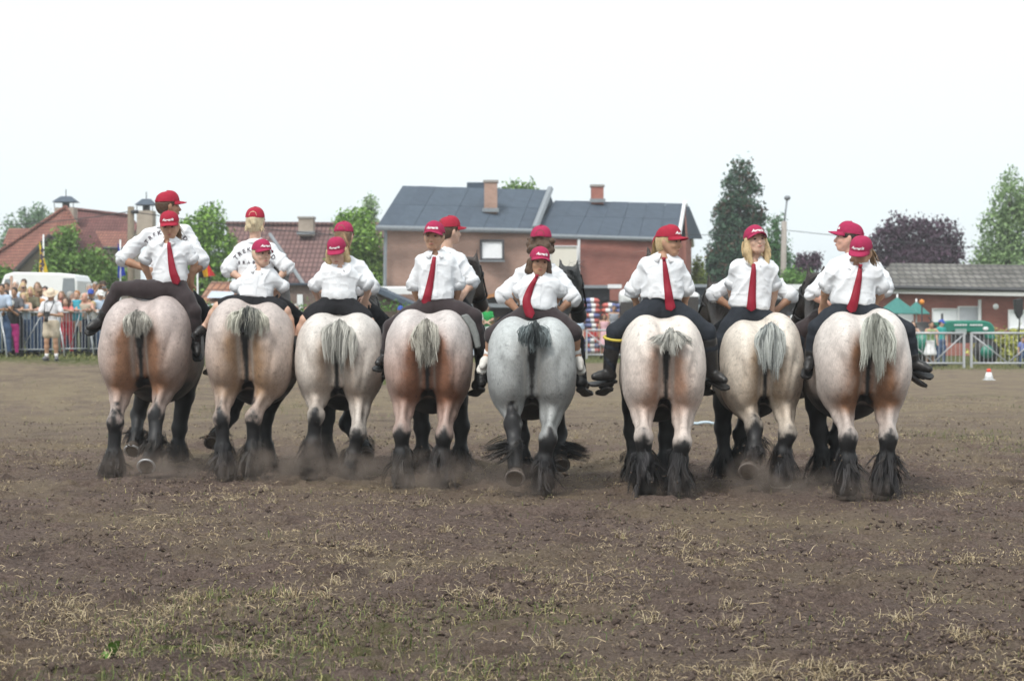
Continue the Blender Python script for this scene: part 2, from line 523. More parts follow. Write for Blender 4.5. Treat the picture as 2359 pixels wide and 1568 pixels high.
blades('straw_litter', x, y, z + .006, L, RNG.uniform(0, 6.28, N), np.where(RNG.random(N) < .35, RNG.uniform(0, .9, N), RNG.uniform(-.05, .12, N)), RNG.normal(0, .13, N), RNG.uniform(.0009, .0020, N) * (1 + y / 22), C, 'scattered dry straw and grass stems on the trampled soil')
N = 7000
x, y, z = spots(N, 7.0, 34, lambda x, y: grass_amount(x, y) * 1.5 + .02)
mixv = RNG.random((N, 1)) ** 1.3; C = lerp(A(.070, .115, .028), A(.30, .26, .12), mixv) * RNG.uniform(.7, 1.2, (N, 1))
blades('grass', x, y, z, RNG.uniform(.03, .085, N), RNG.uniform(0, 6.28, N), RNG.uniform(.5, 1.5, N), RNG.normal(0, .1, N), RNG.uniform(.0009, .002, N) * (1 + y / 24), C, 'short worn grass surviving in patches on the soil')
N = 8000
x, y, z = spots(N, 37, 66, lambda x, y: ((y < 46) & (y > 38) & (x < -6.5)) | (y > 59) | ((y > 51) & (x > 9)), .36)
mixv = RNG.random((N, 1)); C = lerp(A(.07, .11, .028), A(.32, .28, .13), mixv) * RNG.uniform(.7, 1.2, (N, 1))
blades('verge_grass', x, y, z, RNG.uniform(.06, .16, N), RNG.uniform(0, 6.28, N), RNG.uniform(.7, 1.5, N), RNG.normal(0, .1, N), RNG.uniform(.004, .008, N), C, 'rough grass verge in front of the barriers')
N = 3600
tx, ty, tz = spots(90, 7.4, 24, lambda x, y: .2 + 1.0 * np.clip(fbm(np.stack([x, y, 0 * x], 1), .8, 3, 31), 0, 1)); k = np.repeat(np.arange(90), 40)
x, y, z = tx[k] + RNG.normal(0, .035, N), ty[k] + RNG.normal(0, .03, N), tz[k]
C = lerp(A(.28, .21, .12), A(.55, .46, .31), RNG.random((N, 1))) * RNG.uniform(.6, 1.05, (N, 1))
blades('dry_tufts', x, y, z, RNG.uniform(.04, .13, N), RNG.uniform(0, 6.28, N), RNG.uniform(.15, 1.3, N), RNG.normal(0, .12, N), RNG.uniform(.0012, .0024, N), C, 'pale dry tufts of trampled grass on the soil')
# loose clods of soil, far too many to count
N = 26000
x, y, z = spots(N, 7.0, 26, lambda x, y: .12 + 1.2 * np.clip(fbm(np.stack([x, y, 0 * x], 1), 1.3, 3, 77), 0, 1))
r = RNG.gamma(2.0, .0032, N) * np.where(RNG.random(N) < .02, 2.0, 1); r = np.clip(r, .0025, .026)
base6 = np.array([[1, 0, 0], [-1, 0, 0], [0, 1, 0], [0, -1, 0], [0, 0, .8], [0, 0, -.8]])
V = base6[None] * r[:, None, None] * RNG.uniform(.6, 1.3, (N, 6, 1)) + RNG.normal(0, .25, (N, 6, 3)) * r[:, None, None] + np.stack([x, y, z + r * .45], 1)[:, None, :]
tri = np.array([[0, 2, 4], [2, 1, 4], [1, 3, 4], [3, 0, 4], [2, 0, 5], [1, 2, 5], [3, 1, 5], [0, 3, 5]])
F = (tri[None] + (np.arange(N) * 6)[:, None, None]).reshape(-1, 3)
C = lerp(A(.055, .040, .034), A(.150, .112, .093), RNG.random((N, 1)))
o = obj('soil_clods', V.reshape(-1, 3), F, mat('clod', rough=.95, var=.3, scale=60, attr=True, spec=.1), None, False, np.repeat(C, 6, 0)); tag(o, 'loose crumbs and clods of brown soil over the arena', None, None, 'stuff')
# a dock leaf plant near the camera
def leaf(root, base, tip, w, c):
    base, tip = A(*base), A(*tip); d = tip - base; s = norm(np.cross(d, A(0, -.4, 1)))
    V = []
    for t in np.linspace(0, 1, 7):
        ww = w * math.sin(math.pi * min(1, t * .9 + .08)) ** .8
        for q in (-1, 0, 1): V.append(base + d * t + s * q * ww + A(0, 0, .02 * math.sin(t * 3)) + A(0, 0, .010 * abs(q)))
    F = [(i * 3 + k, i * 3 + k + 1, i * 3 + k + 4, i * 3 + k + 3) for i in range(6) for k in (0, 1)]
    obj('leaf', V, F, mat('dock_leaf', (.115, .22, .045), .5, .2, 20, bump=.2), root, True)
py = GY(1512); lp = P(262, 1512, py); rz = gz(lp[0], lp[1])
pr = empty('weed_plant', (lp[0], lp[1], rz), 'small broad-leaved green weed in the near soil', 'plant')
leaf(pr, (lp[0], lp[1], rz), P(262, 1482, py - .05), .030, 0); leaf(pr, (lp[0], lp[1], rz), P(228, 1524, py - .06), .018, 0); leaf(pr, (lp[0], lp[1], rz), P(242, 1530, py - .12), .014, 0)
# ------------------------------------------------------------------ buildings
def grid_material(key, c1, c2, mortar, bw, bh, ms, bump=.4, offset=.5, axis='xz', rough=.85, squash=1.0):
    m = bpy.data.materials.new(key); m.use_nodes = True
    n, l = m.node_tree.nodes, m.node_tree.links; b = n['Principled BSDF']; b.inputs['Roughness'].default_value = rough; b.inputs['Specular IOR Level'].default_value = .2
    g = n.new('ShaderNodeNewGeometry'); s = n.new('ShaderNodeSeparateXYZ'); l.new(g.outputs['Position'], s.inputs[0])
    cb = n.new('ShaderNodeCombineXYZ')
    if axis == 'xz':
        l.new(s.outputs['X'], cb.inputs[0]); l.new(s.outputs['Z'], cb.inputs[1])
    br = n.new('ShaderNodeTexBrick'); l.new(cb.outputs[0], br.inputs['Vector'])
    br.offset = offset; br.inputs['Scale'].default_value = 1; br.inputs['Brick Width'].default_value = bw; br.inputs['Row Height'].default_value = bh
    br.inputs['Mortar Size'].default_value = ms; br.inputs['Mortar Smooth'].default_value = .3; br.inputs['Bias'].default_value = 0
    br.inputs['Color1'].default_value = (*c1, 1); br.inputs['Color2'].default_value = (*c2, 1); br.inputs['Mortar'].default_value = (*mortar, 1)
    nz = n.new('ShaderNodeTexNoise'); nz.inputs['Scale'].default_value = .7; nz.inputs['Detail'].default_value = 6; l.new(g.outputs['Position'], nz.inputs['Vector'])
    mr = n.new('ShaderNodeMapRange'); mr.inputs[1].default_value = .3; mr.inputs[2].default_value = .7; mr.inputs[3].default_value = .78; mr.inputs[4].default_value = 1.2; l.new(nz.outputs['Fac'], mr.inputs[0])
    vm = n.new('ShaderNodeVectorMath'); vm.operation = 'SCALE'; l.new(br.outputs['Color'], vm.inputs[0]); l.new(mr.outputs[0], vm.inputs['Scale']); l.new(vm.outputs[0], b.inputs['Base Color'])
    bp = n.new('ShaderNodeBump'); bp.inputs['Strength'].default_value = bump; bp.inputs['Distance'].default_value = .03; bp.invert = True
    l.new(br.outputs['Fac'], bp.inputs['Height']); l.new(bp.outputs[0], b.inputs['Normal'])
    MATS[key] = m; return m
M_BRICK = grid_material('brown_brick', (.35, .205, .155), (.405, .245, .188), (.36, .28, .24), .22, .075, .012)
M_BRICK2 = grid_material('red_brick', (.345, .122, .094), (.40, .152, .118), (.29, .17, .145), .22, .075, .010)
M_BRICK3 = grid_material('purple_brick', (.125, .085, .075), (.17, .11, .095), (.2, .17, .15), .22, .075, .012)
M_BRICKP = grid_material('pale_brick', (.36, .29, .235), (.42, .34, .28), (.4, .36, .31), .24, .09, .014)
M_TILE_A = grid_material('red_tiles', (.245, .105, .082), (.31, .145, .105), (.095, .04, .035), .17, .19, .024, .8, 0)
M_TILE_A2 = grid_material('dark_red_tiles', (.165, .070, .066), (.215, .095, .085), (.075, .035, .034), .17, .20, .022, .8, 0)
M_TILE_B = grid_material('brown_tiles', (.175, .105, .098), (.225, .135, .122), (.08, .045, .045), .24, .26, .035, .8, 0)
M_TILE_O = grid_material('orange_tiles', (.36, .165, .10), (.29, .19, .13), (.15, .07, .05), .24, .26, .03, .8, 0)
M_TILE_G = grid_material('grey_tiles', (.125, .118, .105), (.19, .18, .165), (.05, .048, .048), .28, .20, .025, .8, .5)
M_SLATE = mat('slate_sheet', (.068, .090, .120), .75, .16, 1.2, bump=.1, bscale=8, spec=.3)
M_SLATE2 = mat('slate_sheet_darker', (.063, .083, .112), .75, .14, 1.0, bump=.1, bscale=8, spec=.3)
M_ZINC = mat('zinc', (.22, .24, .26), .5, .15, 4, spec=.4)
M_WPAINT = mat('white_paint', (.72, .73, .74), .6, .06, 4)
M_SHUT = mat('white_shutter', (.78, .80, .82), .5, .04, 4)
M_DKFRAME = mat('dark_window_frame', (.05, .05, .055), .6, .1)
M_GLASS = mat('window_glass', (.06, .07, .08), .08, .1, 2, spec=.6)
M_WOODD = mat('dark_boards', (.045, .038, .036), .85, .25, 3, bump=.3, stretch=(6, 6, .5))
M_WOODO = mat('orange_wood', (.42, .19, .075), .7, .15, 4)
M_STONE = mat('chimney_cap', (.33, .31, .29), .85, .15, 5)

def prism_px(name, pts, dY, m, parent=None, smooth=False):
    """A slab given by photo positions with their distances; dY is its thickness in depth."""
    return MB().prism([P(*p) for p in pts], (0, dY, 0)).build(name, m, parent, smooth)
def slab_between(name, a, b, c, d, th, m, parent):
    """Four 3D corners in order, thickness th along the face normal (downwards)."""
    a, b, c, d = map(lambda q: A(*q), (a, b, c, d)); n = norm(np.cross(b - a, d - a)); n = n if n[2] < 0 else -n
    return MB().prism([a, b, c, d], n * th).build(name, m, parent)
def base_of(px, Y): q = P(px, 730, Y); return (q[0], q[1], 0)
def window(parent, x0, x1, y0, y1, Y, m=M_SHUT, fr=M_DKFRAME, t=5):
    w = MB()
    for (a, b, c, d) in ((x0 - t, x1 + t, y0 - t, y0), (x0 - t, x1 + t, y1, y1 + t), (x0 - t, x0, y0, y1), (x1, x1 + t, y0, y1)):
        p, q = P(a, d, Y), P(b, c, Y); w.box((p[0], Y - .10, p[2]), (q[0], Y + .02, q[2]))
    wo_ = w.build('window', fr, parent)
    p, q = P(x0, y1, Y), P(x1, y0, Y)
    MB().box((p[0], Y - .03, p[2]), (q[0], Y + .05, q[2])).build('pane', m, wo_)
    p, q = P(x0 - t - 2, y1 + t + 3, Y), P(x1 + t + 2, y1 + t, Y)
    MB().box((p[0], Y - .16, p[2]), (q[0], Y + .02, q[2])).build('sill', M_ZINC, wo_)
    return wo_

# --- two-part brick house in the middle
hC = empty('brick_house', base_of(1200, 75), 'large brick house with dark sheet roof in two heights and two chimneys', 'house')
FL, FJ, FR = 72.0, 74.6, 77.0
def wallbox(name, px0, Y0, px1, Y1, z1, depth, m, parent, z0=-.3):
    a, b = P(px0, 730, Y0), P(px1, 730, Y1); d = A(0, depth, 0)
    lo = [A(a[0], a[1], z0), A(b[0], b[1], z0), A(b[0], b[1], z0) + d, A(a[0], a[1], z0) + d]
    return MB().prism(lo, (0, 0, z1 - z0)).build(name, m, parent)
wallbox('wall', 890, FL, 1246, FJ, 5.45, 8, M_BRICK, hC)
wallbox('wall', 1246.5, FJ + .1, 1579, FR, 5.12, 8, M_BRICK2, hC)
def strip_roof(parent, e0, e1, r0, r1, n, m, th=.12):
    for i in range(n):
        t0, t1 = i / n, (i + 1) / n; g = .006 / n
        q = [lerp(e0, e1, t0 + g), lerp(e0, e1, t1 - g), lerp(r0, r1, t1 - g), lerp(r0, r1, t0 + g)]
        up = A(0, 0, .010 * (i % 2))
        for s, (u, v) in enumerate(((0, .52), (.525, 1))):
            lo0, lo1 = lerp(q[0], q[3], u), lerp(q[1], q[2], u); hi1, hi0 = lerp(q[1], q[2], v), lerp(q[0], q[3], v)
            slab_between('roof_panel', lo0 + up, lo1 + up, hi1 + up, hi0 + up, th, m if (i * 3 + s) % 4 else M_SLATE2, parent)
rl = obj('roof', *(lambda b: (b.v, b.f))(MB().prism([P(872, 524, 71.5), P(928, 434, 76.2), P(984, 524, 81)], tuple(P(1232, 530, 74.4) - P(872, 524, 71.5)))), M_SLATE2, hC, False)
strip_roof(rl, P(868, 521, 71.4), P(1231, 529, 74.3), P(927, 428, 76.2), P(1266, 438, 79.0), 9, M_SLATE)
rr = obj('roof', *(lambda b: (b.v, b.f))(MB().prism([P(1238, 545, 74.6), P(1285, 468, 79.3), P(1330, 545, 83)], tuple(P(1560, 551, 76.8) - P(1238, 545, 74.6)))), M_SLATE2, hC, False)
strip_roof(rr, P(1228, 538, 74.4), P(1566, 548, 76.6), P(1278, 462, 79.0), P(1574, 469, 81.2), 7, M_SLATE2)
# verge of the higher roof, pale flashing
MB().tube([P(1231, 527, 74.2), P(1267, 436, 79)], .16, 6).build('verge_board', M_ZINC, hC)
MB().tube([P(1562, 552, 76.4), P(1576, 467, 81)], .09, 6).build('verge_board', M_WPAINT, hC)
MB().prism([P(1580, 790, 77.05), P(1580, 552, 77.05), P(1592, 560, 85), P(1592, 790, 85)], (-.3, 0, 0)).build('wall', M_BRICK2, hC)
gp = MB().prism([P(1579, 552, 77.1), P(1577, 470, 81.2), P(1592, 562, 85)], (.02, 0, 0)); gp.build('gable', M_BRICK2, hC)
MB().tube([P(1577, 467, 81.2), P(1594, 566, 85.4)], .12, 6).build('verge_board', M_WPAINT, hC)
MB().tube([P(866, 525, 71.2), P(1232, 533, 74.2)], .11, 8).build('gutter', M_ZINC, hC)
MB().tube([P(1226, 543, 74.2), P(1566, 553, 76.4)], .10, 8).build('gutter', M_ZINC, hC)
MB().tube([P(888, 530, 71.6), P(886, 662, 71.7)], .075, 8).build('downpipe', M_ZINC, hC)
MB().tube([P(1333, 546, 74.9), P(1332, 645, 74.9)], .065, 8).build('downpipe', M_WPAINT, hC)
window(hC, 1110, 1156, 557, 595, 73.5)
window(hC, 1268, 1328, 568, 660, 74.55, mat('cream_blind', (.66, .63, .55), .6, .04), M_WPAINT, 2)
def chimney(parent, px0, px1, pt, pb, Y, m, w=.7):
    a, b = P(px0, pb, Y), P(px1, pt, Y)
    c = MB().box((a[0], Y, a[2] - .12), (b[0], Y + w, b[2])).build('chimney', m, parent)
    MB().box((a[0] - .05, Y - .05, b[2]), (b[0] + .05, Y + w + .05, b[2] + .10)).build('chimney_cap', M_STONE, c)
    MB().box((a[0] - .08, Y - .12, a[2] - .05), (b[0] + .08, Y - .01, a[2] + .12)).build('flashing', M_ZINC, c)
    return c
chimney(hC, 1115, 1145, 420, 486, 75.0, M_BRICK)
chimney(hC, 1362, 1390, 430, 464, 79.2, M_BRICK2)
MB().box(tuple(P(1075, 440, 80.5)), tuple(P(1130, 424, 81.5))).build('rear_dormer', M_SLATE2, hC)
# low white annex in front of the brick house
an_ = empty('annex', base_of(1000, 70), 'long low white-fronted annex along the foot of the brick house', 'building')
wallbox('wall', 872, 69, 1330, 70, 2.2, 2.0, M_BRICK3, an_)
MB().prism([P(868, 678, 68.6), P(868, 664, 68.6), P(868, 660, 71.5), P(868, 674, 71.5)], tuple(P(1110, 676, 68.9) - P(868, 678, 68.6))).build('fascia', M_WPAINT, an_)

# --- red tiled house on the left
hA = empty('tiled_house', base_of(120, 104), 'red tiled house with steep roofs, capped chimneys and dormer at far left', 'house')
rf = MB().prism([P(153, 480, 107), P(300, 497, 107), P(318, 520, 106), P(268, 612, 102), P(150, 640, 102), P(120, 560, 103)], (0, .3, 0)).build('roof', M_TILE_A2, hA)
rw = MB().prism([P(151, 476, 103), P(-20, 592, 103), P(-20, 660, 101), P(26, 634, 101), P(116, 543, 101.6), P(188, 538, 101.6)], (0, .3, 0)).build('roof', M_TILE_A, hA)
MB().tube([P(-20, 591, 102.8), P(152, 476, 102.8)], .11, 6).build('ridge', M_TILE_A, rw); MB().tube([P(152, 476, 102.8), P(188, 538, 101.4)], .09, 6).build('ridge', M_TILE_A, rw)
MB().tube([P(153, 479, 106.8), P(299, 496, 106.8)], .10, 6).build('ridge', M_TILE_A2, rf)
MB().tube([P(26, 634, 100.8), P(116, 542, 101.3), P(130, 556, 101.3)], .17, 6).build('barge_board', M_WOODD, hA)
MB().prism([P(114, 546, 101.9), P(28, 634, 101.9), P(28, 720, 101.9), P(150, 720, 101.9), P(150, 580, 101.9)], (0, 4, 0)).build('wall', M_BRICKP, hA)
MB().prism([P(20, 526, 108), P(78, 526, 108), P(64, 562, 106), P(6, 562, 106)], (0, .3, 0)).build('roof', M_TILE_A, hA)
MB().prism([P(14, 562, 106.3), P(60, 562, 106.3), P(60, 600, 106.3), P(14, 600, 106.3)], (0, 1, 0)).build('wall', M_BRICKP, hA)
dm = MB().prism([P(219, 532, 104), P(292, 534, 104), P(292, 571, 101.5), P(238, 570, 101.5)], (0, .25, 0)).build('dormer', M_TILE_A, hA)
MB().prism([P(243, 572, 102), P(290, 572, 102), P(290, 612, 102), P(268, 606, 102)], (0, 1, 0)).build('dormer_wall', M_BRICKP, dm)
MB().tube([P(238, 571, 101.2), P(292, 572, 101.2)], .1, 6).build('gutter', M_DKFRAME, dm)
MB().prism([P(140, 560, 103.5), P(300, 530, 107), P(300, 720, 107), P(140, 720, 103.5)], (0, 3, 0)).build('wall', M_BRICKP, hA)
for (px, top, bot, Y, hw) in ((147, 480, 500, 104.5, 22), (333, 487, 512, 101, 18)):
    a, b = P(px - hw, bot + 8, Y), P(px + hw, top - 2, Y)
    c = MB().box((a[0], Y, a[2] - .6), (b[0], Y + 1, b[2])).build('chimney', M_BRICKP, hA)
    cx = (a[0] + b[0]) / 2; zt = b[2]
    MB().tube([(cx, Y + .5, zt), (cx, Y + .5, zt + .3)], .22, 10).build('flue', M_DKFRAME, c)
    cp = MB(); r = (b[0] - a[0]) * .62; cp.add([A(cx - r, Y - .1, zt + .34), A(cx + r, Y - .1, zt + .34), A(cx + r, Y + 1.1, zt + .34), A(cx - r, Y + 1.1, zt + .34), A(cx - r * .45, Y + .5, zt + .72), A(cx + r * .45, Y + .5, zt + .72)], [(0, 1, 5, 4), (2, 3, 4, 5), (1, 2, 5), (3, 0, 4), (3, 2, 1, 0)]); cp.build('chimney_hood', M_SLATE, c)
    MB().tube([(cx, Y + .5, zt + .7), (cx, Y + .5, zt + 1.15)], .03, 5).build('spike', M_DKFRAME, c)
    for sx_ in (-.8, .8): MB().tube([(cx + r * sx_, Y, zt), (cx + r * sx_, Y, zt + .36)], .025, 5).build('hood_post', M_DKFRAME, c)

# --- brown tiled house between the trees
hB = empty('tiled_house', base_of(700, 90), 'brown tiled house with wide plain roof and squat chimney, left of the brick house', 'house')
rb = MB().prism([P(520, 516, 93), P(905, 519, 93), P(905, 662, 86), P(545, 662, 86)], (0, .3, 0)).build('roof', M_TILE_B, hB)
MB().tube([P(519, 514, 92.8), P(905, 517, 92.8)], .11, 6).build('ridge', M_TILE_B, rb)
MB().tube([P(622, 540, 91), P(700, 656, 85.8)], .10, 6).build('valley', M_ZINC, rb)
chimney(hB, 687, 721, 503, 538, 91, M_BRICKP, .9)
wallbox('wall', 548, 86.5, 900, 86.5, 3.1, 6, M_BRICKP, hB)
# outbuildings
ou = empty('outbuilding', base_of(600, 62), 'low outbuilding with orange pantile roof and skylight behind the hedge', 'building')
ro = MB().prism([P(487, 648, 64), P(680, 652, 64), P(646, 694, 60), P(452, 700, 60)], (0, .2, 0)).build('roof', M_TILE_O, ou)
MB().prism([P(487, 670, 61.6), P(540, 672, 61.6), P(534, 686, 60.2), P(476, 686, 60.2)], (0, .1, 0)).build('skylight', mat('skylight', (.45, .5, .58), .2, .1), ro)
wallbox('wall', 458, 60.6, 646, 60.6, 2.0, 3, M_BRICK3, ou)
ob = empty('outbuilding', base_of(700, 61), 'flat-roofed dark brick outbuilding with small white door', 'building')
wallbox('wall', 652, 60.5, 762, 60.5, P(700, 656, 60.5)[2], 4, M_BRICK3, ob)
MB().box((P(650, 656, 60.4)[0], 60.3, P(650, 656, 60.4)[2]), (P(764, 654, 60.4)[0], 64.6, P(764, 652, 60.4)[2])).build('roof', M_SLATE2, ob)
MB().box((P(684, 730, 60.4)[0], 60.42, P(684, 730, 60.4)[2] - 1), (P(697, 678, 60.4)[0], 60.48, P(684, 678, 60.4)[2])).build('door', M_WPAINT, ob)
sh_ = empty('shed', base_of(890, 58), 'small dark brick shed with sloping sheet roof beside the hedge', 'shed')
MB().prism([P(800, 690, 58), P(862, 664, 58), P(952, 704, 58), P(952, 760, 58), P(800, 760, 58)], (0, 5, 0)).build('wall', M_BRICK3, sh_)
slab_between('roof', P(858, 658, 57.6), P(958, 702, 57.6), P(958, 702, 57.6) + A(0, 5.6, 0), P(858, 658, 57.6) + A(0, 5.6, 0), .16, M_SLATE, sh_)
slab_between('roof', P(864, 658, 57.6), P(790, 694, 57.6), P(790, 694, 57.6) + A(0, 5.6, 0), P(864, 658, 57.6) + A(0, 5.6, 0), .16, M_SLATE, sh_)
s2 = empty('shed', base_of(1140, 70), 'dark open shed with orange timber fascia above the log pile', 'shed')
MB().prism([P(1085, 706, 68), P(1085, 696, 68), P(1200, 668, 68), P(1200, 706, 68)], (0, 2.5, 0)).build('wall', M_WOODD, s2)
MB().prism([P(1082, 697, 67.7), P(1082, 689, 67.7), P(1202, 660, 67.7), P(1202, 668, 67.7)], (0, 3, 0)).build('fascia', M_WOODO, s2)
MB().box(tuple(P(1085, 708, 67.8)), tuple(P(1215, 699, 68.4))).build('lintel_beam', M_ZINC, s2)
for px in (1088, 1210): MB().box((P(px, 0, 68)[0], 68, -.2), (P(px + 5, 0, 68)[0], 68.2, P(px, 702, 68)[2])).build('post', M_WOODD, s2)
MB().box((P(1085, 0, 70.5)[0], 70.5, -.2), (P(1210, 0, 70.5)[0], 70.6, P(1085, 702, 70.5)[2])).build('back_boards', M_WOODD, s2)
# log pile: every log end
lg = MB().tube([(0, -.4, 0), (0, .4, 0)], .10, 9); lme = raw_mesh('log', lg.v, lg.f); lmats = [mat('log_%s' % k, c, .9, .3, 12) for k, c in (('pale', (.36, .27, .17)), ('brown', (.19, .125, .08)), ('grey', (.25, .225, .2)), ('orange', (.42, .24, .10)))]
lmes = []
for m_ in lmats:
    q = lme.copy(); q.materials.append(m_); lmes.append(q)
x0, x1 = P(1092, 0, 69)[0], P(1207, 0, 69)[0]; z1 = P(1092, 706, 69)[2]
for j in range(9):
    for i in range(10):
        z = .10 + j * .175
        if z > z1: break
        lo_ = bpy.data.objects.new('log', lmes[random.randrange(4)]); COL.objects.link(lo_)
        lo_.location = (lerp(x0 + .12, x1 - .12, (i + .5 * (j % 2)) / 10), 69 + random.uniform(-.08, .08), z); s_ = random.uniform(.85, 1.1); lo_.scale = (s_, 1, s_)
        tag(lo_, 'split firewood log in the stacked pile under the orange-trimmed shed', 'log', 'logs in the woodpile')
s3 = empty('shed', base_of(1370, 66.5), 'low grey-roofed shed against the red brick wall', 'shed')
MB().prism([P(1322, 692, 72), P(1322, 660, 72), P(1404, 662, 72), P(1404, 692, 72)], (0, 2, 0)).build('wall', M_DKFRAME, s3)
MB().box((P(1318, 0, 71.8)[0], 71.4, P(0, 664, 71.8)[2]), (P(1428, 0, 71.8)[0], 74.2, P(0, 657, 71.8)[2])).build('roof', M_ZINC, s3)
MB().box((P(1400, 0, 71.3)[0], 71.2, P(0, 664, 71.3)[2]), (P(1432, 0, 71.3)[0], 71.4, P(0, 655, 71.3)[2])).build('roller_box', M_WPAINT, s3)
wallbox('back_wall', 1322, 72.3, 1430, 72.3, P(0, 692, 72)[2], 1.5, M_BRICK3, s3)
# dark stall roofs and tarpaulins behind the girl in jeans
st = empty('stall', base_of(1630, 68), 'dark stall with grey front board and pale counter behind the seventh rider', 'stall')
MB().box((P(1572, 0, 68)[0], 68, P(0, 702, 68)[2]), (P(1720, 0, 68)[0], 69.5, P(0, 660, 68)[2])).build('front_board', mat('stall_board', (.035, .04, .05), .6, .3, 3), st)
MB().box((P(1570, 0, 68)[0], 67.6, P(0, 662, 68)[2]), (P(1722, 0, 68)[0], 70, P(0, 655, 68)[2])).build('roof', M_ZINC, st)
MB().box((P(1560, 0, 67)[0], 67, P(0, 716, 67)[2]), (P(1720, 0, 67)[0], 68, P(0, 702, 67)[2])).build('awning', mat('pale_awning', (.42, .50, .52), .6, .15, 3), st)
for px in (1575, 1640, 1705): MB().box((P(px, 0, 67.3)[0], 67.3, -.1), (P(px + 4, 0, 67.3)[0], 67.5, P(0, 712, 67.3)[2])).build('post', M_DKFRAME, st)
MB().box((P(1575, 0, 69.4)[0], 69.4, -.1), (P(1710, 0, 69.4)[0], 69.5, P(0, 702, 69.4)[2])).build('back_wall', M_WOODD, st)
def tarp(px0, px1, pt, pb, Y, label):
    S = SDF(.05); r = np.random.default_rng(int(px0))
    a, b = P(px0, pb, Y), P(px1, pt, Y)
    for i in range(7):
        t = (i + .5) / 7; hgt = (b[2] - a[2]) * (.55 + .45 * math.sin(math.pi * (t * .9 + .1)))
        S.ell(A(lerp(a[0], b[0], t), Y, a[2] + hgt * .45), A((b[0] - a[0]) / 7, .35, hgt * .55), .12)
    V, F = S.mesh(); V = V + normals(V, F) * (.07 * fbm(V, 4, 3, 2))[:, None]
    root = empty('tarpaulin', (a[0], Y, 0), label, 'tarpaulin'); obj('sheet', V, F, M_WPAINT, root, True)
    MB().box((a[0], Y - .4, 0), (b[0], Y + .4, a[2] + .1)).build('crate_base', M_WOODD, root)
tarp(1428, 1470, 664, 702, 66.5, 'crumpled white tarpaulin heap beside the stacked bags')
tarp(1566, 1606, 668, 690, 66.5, 'crumpled white tarpaulin on the stall roof edge')
# wooden pavilion with white rail behind the gap between the last two horses
pv = empty('pavilion', base_of(1810, 66), 'dark wooden pavilion with white balustrade on its flat roof', 'building')
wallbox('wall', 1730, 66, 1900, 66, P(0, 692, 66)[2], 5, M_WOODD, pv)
MB().box((P(1725, 0, 65.8)[0], 65.7, P(0, 692, 65.8)[2]), (P(1905, 0, 65.8)[0], 71, P(0, 688, 65.8)[2])).build('roof', M_DKFRAME, pv)
MB().box((P(1728, 0, 65.8)[0], 65.75, P(0, 667, 65.8)[2]), (P(1902, 0, 65.8)[0], 65.95, P(0, 655, 65.8)[2])).build('handrail', M_WPAINT, pv)
bm = raw_mesh('baluster', *(lambda b: (b.v, b.f))(MB().box((-.025, -.02, 0), (.025, .02, P(0, 667, 65.8)[2] - P(0, 688, 65.8)[2]))))
bm.materials.append(mat('grey_baluster', (.45, .45, .46), .7))
for px in np.arange(1730, 1900, 5.0):
    o = bpy.data.objects.new('baluster', bm); COL.objects.link(o); o.parent = pv; o.location = tuple(A(P(px, 0, 65.8)[0], 65.85, P(0, 688, 65.8)[2]) - A(*pv.location))
window(pv, 1815, 1838, 722, 744, 65.9, M_GLASS, M_DKFRAME, 3)
MB().ball(P(1826, 732, 65.8), (.12, .03, .12), 10, 6).build('clock', M_WPAINT, pv)
# --- bungalow on the right
hF = empty('bungalow', base_of(2200, 72), 'long red brick bungalow with grey tiled roof and white fascia', 'house')
wallbox('wall', 1990, 71.5, 2420, 69.5, P(0, 668, 71)[2], 8, M_BRICK2, hF)
MB().prism([P(2000, 662, 70.6), P(2055, 606, 75), P(2480, 612, 73), P(2480, 672, 68.6)], (0, .3, 0)).build('roof', M_TILE_G, hF)
MB().prism([P(1990, 661, 70.8), P(1990, 674, 70.8), P(2440, 684, 68.8), P(2440, 671, 68.8)], (0, .4, 0)).build('fascia', M_WPAINT, hF)
MB().tube([P(1990, 660, 70.5), P(2440, 670, 68.5)], .10, 6).build('gutter', M_DKFRAME, hF)
window(hF, 2148, 2205, 712, 752, 70.35, M_SHUT, M_WPAINT, 2); window(hF, 2208, 2254, 708, 752, 70.25, mat('net_curtain', (.5, .52, .56), .6, .1, 6), M_WPAINT, 3)
window(hF, 2324, 2372, 716, 754, 69.6, M_SHUT, M_WPAINT, 3)
MB().tube([P(2256, 690, 70.0), P(2256, 752, 70.0)], .07, 6).build('downpipe', M_WPAINT, hF)
MB().ball(P(2293, 706, 69.7), (.12, .06, .12), 10, 7).build('wall_lamp', M_WPAINT, hF)
window(hF, 2070, 2100, 712, 790, 71.0, M_WPAINT, M_WPAINT, 2)

